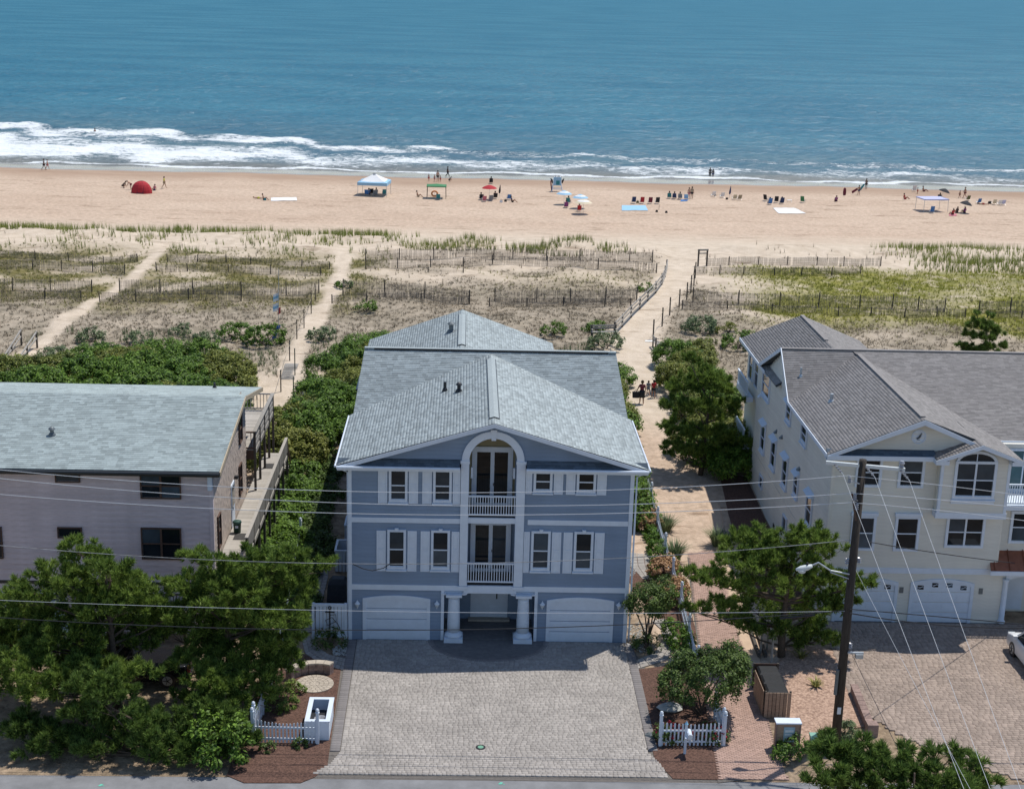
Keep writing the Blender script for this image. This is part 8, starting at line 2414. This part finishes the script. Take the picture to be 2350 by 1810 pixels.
def towel(label, corners, c, dz=.02, name='towel', stripes=None):
    P = [T(*p) for p in corners]
    z = max(p.z for p in P) + dz; mb = MB(); n = 8
    rows = [[P[0].lerp(P[1], i / n).lerp(P[3].lerp(P[2], i / n), j / n) for i in range(n + 1)] for j in range(n + 1)]
    for j in range(n + 1):
        for i in range(n + 1):
            q = rows[j][i]; q.z = float(TZ(q.x, q.y)) + .05 + .012 * math.sin(i * 1.7 + j) 
    for j in range(n):
        for i in range(n): mb.quad(rows[j][i], rows[j][i + 1], rows[j + 1][i + 1], rows[j + 1][i])
    return tag(mb.build(name, C_(c), None, True), label, 'towel', 'sheets and towels on the sand')
def bag(label, px, py, c, s=.35):
    p = T(px, py)
    b = thing('beach_bag', label, 'bag', tuple(p), 'bags on the sand')
    MB().add([(-s / 2, -s / 3, 0), (s / 2, -s / 3, 0), (s / 2, s / 3, 0), (-s / 2, s / 3, 0), (-s * .42, -s * .2, s * .8), (s * .42, -s * .2, s * .85), (s * .42, s * .2, s * .8), (-s * .42, s * .2, s * .75)],
             [(0, 1, 5, 4), (1, 2, 6, 5), (2, 3, 7, 6), (3, 0, 4, 7), (4, 5, 6, 7)]).build('body', C_(c), b, world=False)
    MB().tube([(-s * .25, 0, s * .75), (0, 0, s * 1.1), (s * .25, 0, s * .75)], .02, 5).build('strap', C_('dark'), b, world=False)
def P4(x, y): return T(x * .32051, 260 + y * .32051)
def P5(x, y): return T(700 + x * .22894, 360 + y * .22894)
def P6(x, y): return T(1150 + x * .27473, 360 + y * .27473)
def P7(x, y): return T(1650 + x * .32051, 360 + y * .32051)
q_ = math.pi / 2
# left part
person('man in dark shorts walking beside a woman along the far left water edge', P4(316, 407), q_, 'walk', 'tan', 'grey', 'dark', 'dark', 1.8)
person('woman in pink swimwear walking beside a man along the far left water edge', P4(341, 405), q_, 'walk', 'fair', None, 'pink', 'brown', 1.66)
pw = P4(685, 245); person('bather wading in the white surf at the left', (pw.x, pw.y, -3.75), 0.4, 'stand', 'tan', None, 'dark', 'dark', 1.78)
person('woman in black crouching left of the red dome tent', P4(885, 535), q_, 'crouch', 'tan', 'dark', 'dark', 'dark', 1.7)
person('person in swimwear bending over behind the red dome tent', P4(938, 548), -q_, 'bend', 'fair', None, 'wine', 'brown', 1.65)
person('person in pink sitting right of the red dome tent', P4(1105, 553), -.6, 'ground', 'fair', 'pink', 'navy', 'dark', 1.66)
person('man in bright yellow shirt and khaki shorts walking right of the red tent', P4(1177, 538), q_, 'walk', 'tan', 'yellow', 'khaki', 'dark', 1.74)
tp = P4(1015, 572)
dt = thing('dome_tent', 'bright red pop-up dome tent on the left of the beach', 'tent', tuple(tp))
mb = MB(); n = 14; vs = []; fs = []; rn = 7
for i in range(rn):
    t_ = math.pi / 2 * i / (rn - 1); rr = math.sin(t_) ** .85
    for k in range(n):
        a = 2 * math.pi * k / n; f = 1 + .05 * math.cos(4 * a)
        vs.append((1.45 * rr * f * math.cos(a), 1.2 * rr * f * math.sin(a), 1.75 * math.cos(t_) + .02))
for i in range(rn - 1):
    for k in range(n): j = (k + 1) % n; fs.append((i * n + k, (i + 1) * n + k, (i + 1) * n + j, i * n + j))
mb.add(vs, fs); mb.build('shell', C_('red'), dt, False, world=False)
for a in (.4, 1.97):
    MB().tube([(1.47 * math.cos(a) * math.cos(t_), 1.23 * math.sin(a) * math.cos(t_), 1.78 * math.sin(t_) + .02) for t_ in np.linspace(0, math.pi, 15)], .02, 5, False).build('pole', C_('wine'), dt, world=False)
MB().slab([(-.5, -1.24, .05), (.5, -1.24, .05), (.38, -1.0, .95), (-.38, -1.0, .95)], .02, (0, 1, .2)).build('door_flap', C_('wine'), dt, world=False)
person('sunbather sitting at the end of the long white sheet', P4(1888, 622), q_, 'ground', 'tan', None, 'dark', 'dark', 1.7)
person('sunbather lying beside the long white sheet', P4(1850, 612), 1.3, 'lie', 'tan', None, 'yellow', 'blond', 1.68)
bag('dark cooler bag at the end of the long white sheet', 608, 460, 'teal', .4)
towel('long white sheet with sunbathers at its left end', [(622, 455), (680, 453.5), (682, 461), (622, 462)], 'white')
# centre left
cp_ = P5(695, 382); canopy_tent('large white canopy with blue border on the beach', cp_, 4.4, 4.2, 2.05, 'white', 'sky', R(-6), 1.15, valance=.42)
for k, (x, y, c, lb) in enumerate(((622, 388, 'blue', 'blue folding chair under the white canopy, nearest its left post'), (705, 392, 'grey', 'grey folding chair in the middle under the white canopy'), (795, 385, 'teal', 'teal folding chair under the white canopy, nearest its right post'), (660, 378, 'dark', 'dark folding chair behind the blue one under the white canopy'))):
    beach_chair(lb, P5(x, y), math.pi + .15 * (k - 1), c, tall=1.1)
person('person in blue seated under the white canopy', P5(640, 388), math.pi, 'sit', 'tan', 'blue', 'navy', 'dark')
person('person in grey seated under the white canopy', P5(715, 384), math.pi, 'sit', 'fair', 'grey', 'dark', 'brown')
gp_ = P5(1318, 412); canopy_tent('small green patterned flat canopy on the beach', gp_, 2.9, 2.4, 1.85, 'green_canopy' if False else 'green', 'green', 0, .25, 'dark_wood', True, .12)
beach_chair('teal chair under the green canopy', P5(1335, 430), math.pi, 'teal'); 
p = P5(1298, 400); oc = thing('orange_float', 'orange float under the green canopy', 'float', tuple(p))
MB().tube([(.42 * math.cos(a), .1 * math.sin(a) + .05, .45 + .35 * math.sin(a)) for a in np.linspace(0, 2 * math.pi, 18)], .12, 8, False).build('ring', C_('orange'), oc, True, world=False)
MB().tube([(.0, .06, .05), (.0, .06, .85)], .015, 5).build('tether', C_('white'), oc, world=False)
person('person sitting on the sand left of the green canopy', P5(1130, 402), q_, 'ground', 'tan', None, 'khaki', 'dark')
person('child in swimwear standing left of the man at the wet sand', P5(1240, 246), .3, 'stand', 'fair', None, 'red', 'dark', 1.15)
person('child in swimwear between the left child and the man at the wet sand', P5(1298, 250), -.4, 'stand', 'fair', None, 'pink', 'dark', 1.1)
person('bare-chested man in dark shorts standing with children at the wet sand', P5(1330, 252), math.pi, 'stand', 'fair', None, 'dark', 'dark', 1.82)
person('child in swimwear right beside the man at the wet sand', P5(1356, 254), .5, 'stand', 'fair', None, 'red', 'brown', 1.05)
person('child crouching right of the group at the wet sand', P5(1450, 248), q_, 'crouch', 'tan', 'dark', 'dark', 'dark', 1.3)
person('person in black walking along the water above the green canopy', P5(1430, 204), q_, 'walk', 'tan', 'dark', 'dark', 'dark', 1.74, legs=True)
beach_chair('dark chair facing the sea behind the red umbrella', P5(1865, 268), math.pi, 'dark'); person('person in dark clothes seated facing the sea behind the red umbrella', P5(1865, 266), math.pi, 'sit', 'tan', 'dark', 'dark', 'dark')
umbrella('bright red beach umbrella', P5(1846, 428), 'red', None, 1.15, 2.15)
for x, y, c, lb in ((1795, 448, 'pink', 'pink folding chair under the red umbrella'), (1862, 440, 'grey', 'grey folding chair under the red umbrella'), (2042, 432, 'blue', 'blue folding chair right of the red umbrella'), (1905, 420, 'dark', 'dark folding chair right of the red umbrella pole'), (1765, 432, 'dark', 'dark folding chair at the left of the red umbrella')):
    beach_chair(lb, P5(x, y), math.pi + .2, c)
person('person in dark top seated at the left of the red umbrella', P5(1764, 432), math.pi, 'sit', 'tan', 'dark', 'navy', 'dark')
person('person in dark clothes seated right of the red umbrella pole', P5(1905, 418), math.pi, 'sit', 'tan', 'wine', 'dark', 'dark')
person('person reclining on the sand right of the red umbrella', P5(2075, 456), q_, 'ground', 'tan', 'navy', 'dark', 'dark')
closed_umbrella('dark folded umbrella standing behind the red umbrella', P5(1945, 405), 'dark')
bag('white cooler bag right of the red umbrella', 1150, 465, 'white', .45); bag('dark bag beside the white cooler', 1160, 463, 'dark', .4)
# lifeguard stand
lg = P6(466, 290)
ls = thing('lifeguard_stand', 'white lifeguard chair tower with teal panel and sun shades', 'lifeguard stand', tuple(lg))
for sx in (-1, 1):
    for sy in (-1, 1): MB().beam((sx * .85, sy * .7, 0), (sx * .55, sy * .45, 1.55), .09, .09).build('leg', PWH, ls, world=False)
    MB().beam((sx * .75, -.62, .55), (sx * .75, .62, .55), .06, .1).build('brace', PWH, ls, world=False)
    MB().box(sx * .6 - .04, sx * .6 + .04, -.45, .45, 1.95, 2.02).build('armrest', PWH, ls, world=False)
for y in (-.66, .66): MB().beam((-.8, y, .45), (.8, y, .45), .06, .1).build('brace', PWH, ls, world=False)
for k in range(5): MB().box(-.62, .62, -.45 + k * .2, -.45 + k * .2 + .17, 1.5, 1.55).build('seat_board', PWH, ls, world=False)
MB().box(-.62, .62, -.5, -.45, 1.0, 2.25).build('back_panel', C_('sky'), ls, world=False); MB().box(-.2, .35, -.52, -.505, 1.1, 1.75).build('flag_cloth', C_('teal'), ls, world=False)
for x in (-.3, .3): MB().box(x - .22, x + .22, -.3, .2, 1.55, 2.3).build('seat_back', C_('white'), ls, world=False)
umbrella_pts = [(-.95, .1, 1.55), (.95, .1, 1.55)]
for sx in (-1, 1): MB().tube([(sx * .75, -.1, 1.3), (sx * .85, -.1, 1.75), (sx * 1.05, -.1, 2.05)], [.08, .16, .05], 7).build('towel_roll', C_('dark'), ls, world=False)
MB().tube([(-.85, -.3, .2), (-1.05, -.35, 1.7)], [.10, .08], 6).build('rescue_board', C_('wine'), ls, world=False)
person('lifeguard with dark hat seated on the white tower', (lg.x + .25, lg.y + .1, lg.z + 1.3), math.pi, 'sit', 'tan', 'red', 'red', 'dark')
person('second lifeguard seated at the left of the white tower', (lg.x - .3, lg.y + .1, lg.z + 1.3), math.pi, 'sit', 'tan', 'white', 'red', 'dark')
# striped umbrellas
umbrella('pale blue striped umbrella nearest the lifeguard stand', T(1294, 469), 'sky', 'white', 1.15, 2.0)
umbrella('pale blue striped umbrella behind the cream one', T(1331, 478), 'sky', 'white', 1.15, 2.0)
umbrella('cream striped umbrella nearest the houses', T(1338, 491), 'cream', 'white', 1.25, 2.05)
beach_chair('purple folding chair below the nearer blue striped umbrella', T(1299, 477), math.pi, 'purple'); beach_chair('red folding chair under the cream umbrella', T(1329, 485), math.pi, 'red'); beach_chair('green folding chair under the blue striped umbrella by the lifeguard', T(1305, 467), math.pi - .4, 'teal')
person('person in green seated under the blue striped umbrella by the lifeguard', T(1305, 467), math.pi - .4, 'sit', 'tan', 'green', 'dark', 'dark'); person('person in purple seated in the purple chair', T(1299, 477), math.pi, 'sit', 'fair', 'purple', 'purple', 'brown'); person('person in red seated under the cream umbrella', T(1329, 485), math.pi, 'sit', 'tan', 'red', 'red', 'dark')
# middle right
towel('plain light blue sheet right of the umbrellas', [(1427, 472), (1481, 472), (1487, 484), (1427, 484)], 'sky_sheet' if False else 'sky')
for x, y, c, lb in ((1105, 388, 'navy', 'navy chair at the left end of the row behind the blue sheet'), (1175, 390, 'red', 'red chair second in the row behind the blue sheet'), (1243, 392, 'wine', 'dark red chair third in the row behind the blue sheet'), (1303, 392, 'dark', 'dark chair at the right end of the row behind the blue sheet')):
    beach_chair(lb, P6(x, y), math.pi + .1, c, tall=1.25)
bag('small dark bag between navy and red chairs', 1463, 466, 'olive', .4); bag('black bag right of the blue sheet', 1507, 487, 'dark', .35); bag('black bag farthest right of the blue sheet', 1529, 489, 'dark', .35)
p = T(1512, 482); tag(MB().tube([(p.x, p.y, p.z - .1), (p.x + .03, p.y, p.z + .75)], .025, 6).build('sand_stake', M['dark_wood']), 'thin dark stake standing by the black bag', 'stake')
for x, y, c, lb in ((1405, 348, 'teal', 'leftmost dark teal chair of the group by the standing couple'), (1447, 352, 'navy', 'navy chair in the middle of the group by the standing couple'), (1495, 354, 'grey', 'grey chair in the group by the standing couple'), (1545, 358, 'sky', 'light blue chair nearest the standing couple')):
    beach_chair(lb, P6(x, y), math.pi - .2, c)
for x, y, c, lb in ((1405, 347, 'dark', 'person in black in the leftmost chair by the standing couple'), (1447, 351, 'navy', 'person in navy in the middle chair by the standing couple'), (1494, 353, 'khaki', 'person in khaki in the grey chair by the standing couple')):
    person(lb, P6(x, y), math.pi - .2, 'sit', 'tan', c, 'dark', 'dark')
towel('small blue towel before the standing couple', [(1564, 459), (1580, 458), (1577, 462), (1560, 463)], 'blue')
person('woman in swimwear of the standing couple behind the chairs', P6(1568, 350), math.pi, 'stand', 'fair', None, 'pink', 'brown', 1.68)
person('man in pale shirt and dark shorts of the standing couple', P6(1592, 352), math.pi - .3, 'stand', 'tan', 'khaki', 'dark', 'dark', 1.84)
person('taller dark figure of the pair at the water edge right of centre', P6(1743, 178), math.pi, 'stand', 'brown', 'dark', 'dark', 'dark', 1.82, legs=True)
person('shorter dark figure of the pair at the water edge right of centre', P6(1768, 180), math.pi, 'stand', 'brown', 'dark', 'navy', 'dark', 1.62)
for x, y, c, lb in ((1770, 333, 'white', 'white empty chair at the left of the folded umbrella group'), (1843, 342, 'white', 'white empty chair second from left by the folded umbrella'), (1945, 360, 'cream', 'cream empty chair just right of the folded umbrella'), (1987, 362, 'khaki', 'khaki empty chair farthest right of the folded umbrella')):
    beach_chair(lb, P6(x, y), math.pi + .25, c)
closed_umbrella('dark blue folded umbrella among white chairs', P6(1905, 345), 'navy'); bag('dark bag by the folded blue umbrella', 1668, 458, 'dark', .35); bag('dark bag beside the leftmost white chair', 1641, 450, 'dark', .3)
# right part
for x, y, c, rz_, lb in ((337, 316, 'dark', 2.4, 'black chair at the left of the white sheet group'), (362, 342, 'blue', 3.3, 'blue chair nearest the white sheet'), (410, 328, 'dark', 3.0, 'black chair in the middle above the white sheet'), (448, 338, 'navy', 3.2, 'navy chair above the white sheet, right of the black one'), (600, 328, 'green', 2.6, 'green reclining chair right of the white sheet group')):
    beach_chair(lb, P7(x, y), rz_, c, tall=1.25)
person('person in dark blue seated above the white sheet', P7(448, 338), 3.2, 'sit', 'tan', 'navy', 'dark', 'dark'); person('person in blue seated nearest the white sheet', P7(362, 342), 3.3, 'sit', 'tan', 'blue', 'navy', 'dark')
p = P7(505, 324); tb_ = thing('folding_table', 'low white folding table by the green chair', 'table', tuple(p))
MB().box(-.35, .35, -.25, .25, .30, .33).build('top', C_('white'), tb_, world=False)
for sx in (-1, 1):
    MB().tube([(sx * .3, -.2, 0), (sx * .3, .2, .3)], .012, 5).build('leg', M['galv'], tb_, world=False); MB().tube([(sx * .3, .2, 0), (sx * .3, -.2, .3)], .012, 5).build('leg', M['galv'], tb_, world=False)
towel('white patterned sheet spread below the dark chairs', [(1774, 478), (1822, 478), (1850, 490.5), (1787, 490.5)], 'white')
person('person sitting alone on the sand right of the white sheet', P7(838, 320), math.pi, 'ground', 'fair', 'purple', 'dark', 'brown')
p = P7(898, 276); bb_ = thing('bodyboard', 'dark bodyboard standing upright in the sand', 'bodyboard', tuple(p), 'bodyboards')
MB().slab([(-.2, 0, .0), (.2, 0, .0), (.26, .02, .5), (.2, .04, 1.05), (.06, .05, 1.2), (-.06, .05, 1.2), (-.2, .04, 1.05), (-.26, .02, .5)], .06, (0, 1, 0)).build('board', C_('wine'), bb_, world=False)
MB().tube([(0, 0, .7), (.1, -.05, .4)], .012, 5).build('leash', C_('dark'), bb_, world=False)
pb = P7(1000, 274); person('boy carrying two bodyboards up from the water', pb, math.pi, 'carry', 'tan', None, 'navy', 'dark', 1.55)
b1 = thing('bodyboard', 'dark red bodyboard held low by the boy', 'bodyboard', (pb.x - .65, pb.y, pb.z + .55), 'bodyboards')
MB().slab([(-.5, 0, -.15), (-.35, 0, -.32), (.45, 0, .28), (.42, 0, .5), (.25, 0, .55), (-.5, 0, .05)], .06, (0, 1, 0)).build('board', C_('wine'), b1, world=False); MB().tube([(.2, 0, .3), (.45, -.05, .35)], .012, 5).build('leash', C_('dark'), b1, world=False)
b2 = thing('bodyboard', 'teal bodyboard held up on the shoulder by the boy', 'bodyboard', (pb.x + .42, pb.y, pb.z + 1.25), 'bodyboards')
MB().slab([(-.3, 0, -.42), (-.12, 0, -.5), (.42, 0, .38), (.4, 0, .58), (.2, 0, .55), (-.34, 0, -.25)], .06, (0, 1, 0)).build('board', C_('teal'), b2, world=False); MB().tube([(-.1, 0, -.2), (-.3, -.05, -.35)], .012, 5).build('leash', C_('dark'), b2, world=False)
person('dark figure with hands raised at the wet sand behind the boy', P7(1052, 232), 0, 'stand', 'brown', None, 'dark', 'dark', 1.74)
person('person in red sitting on the sand left of the lilac canopy', P7(1330, 304), q_, 'ground', 'tan', 'red', 'red', 'dark')
beach_chair('white chair at the wet sand above the lilac canopy', P7(1395, 248), math.pi, 'white', tall=1.3); person('child standing by the white chair above the lilac canopy', P7(1420, 266), 1, 'stand', 'tan', None, 'red', 'dark', 1.1); person('person sitting on the sand right of the white chair', P7(1465, 249), q_, 'ground', 'tan', None, 'wine', 'dark')
cp2 = P7(1520, 388); canopy_tent('lilac flat-topped canopy near the right of the beach', cp2, 3.9, 3.0, 1.95, 'lilac', 'lilac', R(8), .25, 'galv', True, .16); beach_chair('blue chair under the lilac canopy', P7(1522, 402), math.pi, 'blue', tall=1.3)
umbrella('dark tilted umbrella behind the lilac canopy', P7(1590, 306), 'dark', None, .95, 1.75, (.5, -.1)); person('person under the dark tilted umbrella behind the lilac canopy', P7(1582, 308), 2.6, 'sit', 'tan', 'dark', 'dark', 'dark'); beach_chair('dark chair under the tilted umbrella behind the lilac canopy', P7(1582, 308), 2.6, 'dark')
person('child walking with an adult right of the lilac canopy', P7(1722, 296), -q_, 'walk', 'tan', None, 'wine', 'dark', 1.2); person('adult in swimwear walking right of the lilac canopy', P7(1758, 296), -q_, 'walk', 'tan', None, 'wine', 'brown', 1.75)
umbrella('dark tilted umbrella right of the lilac canopy', P7(1748, 402), 'dark', None, .95, 1.8, (.35, -.1))
for x, y, c, lb in ((1672, 416, 'red', 'person in red sitting by the dark umbrella, leftmost'), (1702, 402, 'dark', 'person in black sitting left of the dark umbrella pole'), (1756, 402, 'purple', 'person in purple sitting under the dark umbrella')):
    person(lb, P7(x, y), math.pi + .3, 'ground', 'tan', c, 'dark', 'dark')
towel('pink towel beside the dark umbrella', [(2178, 492), (2194, 491), (2196, 496), (2178, 496)], 'pink')
for x, y, c, lb in ((1778, 314, 'olive', 'low dark chair behind the dark umbrella'), (1857, 336, 'blue', 'blue chair at the right end of the beach'), (1965, 342, 'cream', 'cream chair at the right end of the beach'), (2004, 346, 'white', 'pale chair beside the cream chair'), (2030, 346, 'lilac', 'pale lilac chair at the picture edge')):
    beach_chair(lb, P7(x, y), math.pi + .2, c)
person('person lying on the sand between blue and cream chairs', P7(1890, 342), 1.2, 'lie', 'tan', None, 'red', 'dark'); bag('dark bag beside the cream chair', 2271, 468, 'dark', .5)

# people walking up the sand path with bags
p = T(1472, 927)
person('woman in dark skirt with a large bag walking up the sand path', p, math.pi, 'carry', 'tan', 'wine', 'dark', 'brown', 1.68, 'walkers on the sand path', True, True, True)
wb_ = thing('beach_bag', 'large dark tote bag carried by the walking woman', 'bag', (p.x - .42, p.y + .05, p.z + .45), 'bags on the sand path')
MB().add([(-.22, -.12, 0), (.22, -.12, 0), (.22, .12, 0), (-.22, .12, 0), (-.25, -.10, .42), (.25, -.10, .42), (.25, .10, .42), (-.25, .10, .42)], [(0, 3, 2, 1), (0, 1, 5, 4), (1, 2, 6, 5), (2, 3, 7, 6), (3, 0, 4, 7), (4, 5, 6, 7)]).build('body', C_('dark'), wb_, world=False)
MB().tube([(-.15, 0, .42), (.05, 0, .62), (.2, 0, .42)], .02, 5).build('strap', C_('dark'), wb_, world=False)
p2 = T(1499, 913)
person('child in red shirt walking beside the woman on the sand path', p2, math.pi, 'walk', 'tan', 'red', 'dark', 'dark', 1.3, 'walkers on the sand path', True)
p3 = T(1487, 908)
person('child in grey shirt walking between the woman and the child in red', p3, math.pi, 'walk', 'fair', 'grey', 'grey', 'brown', 1.1, 'walkers on the sand path', True)
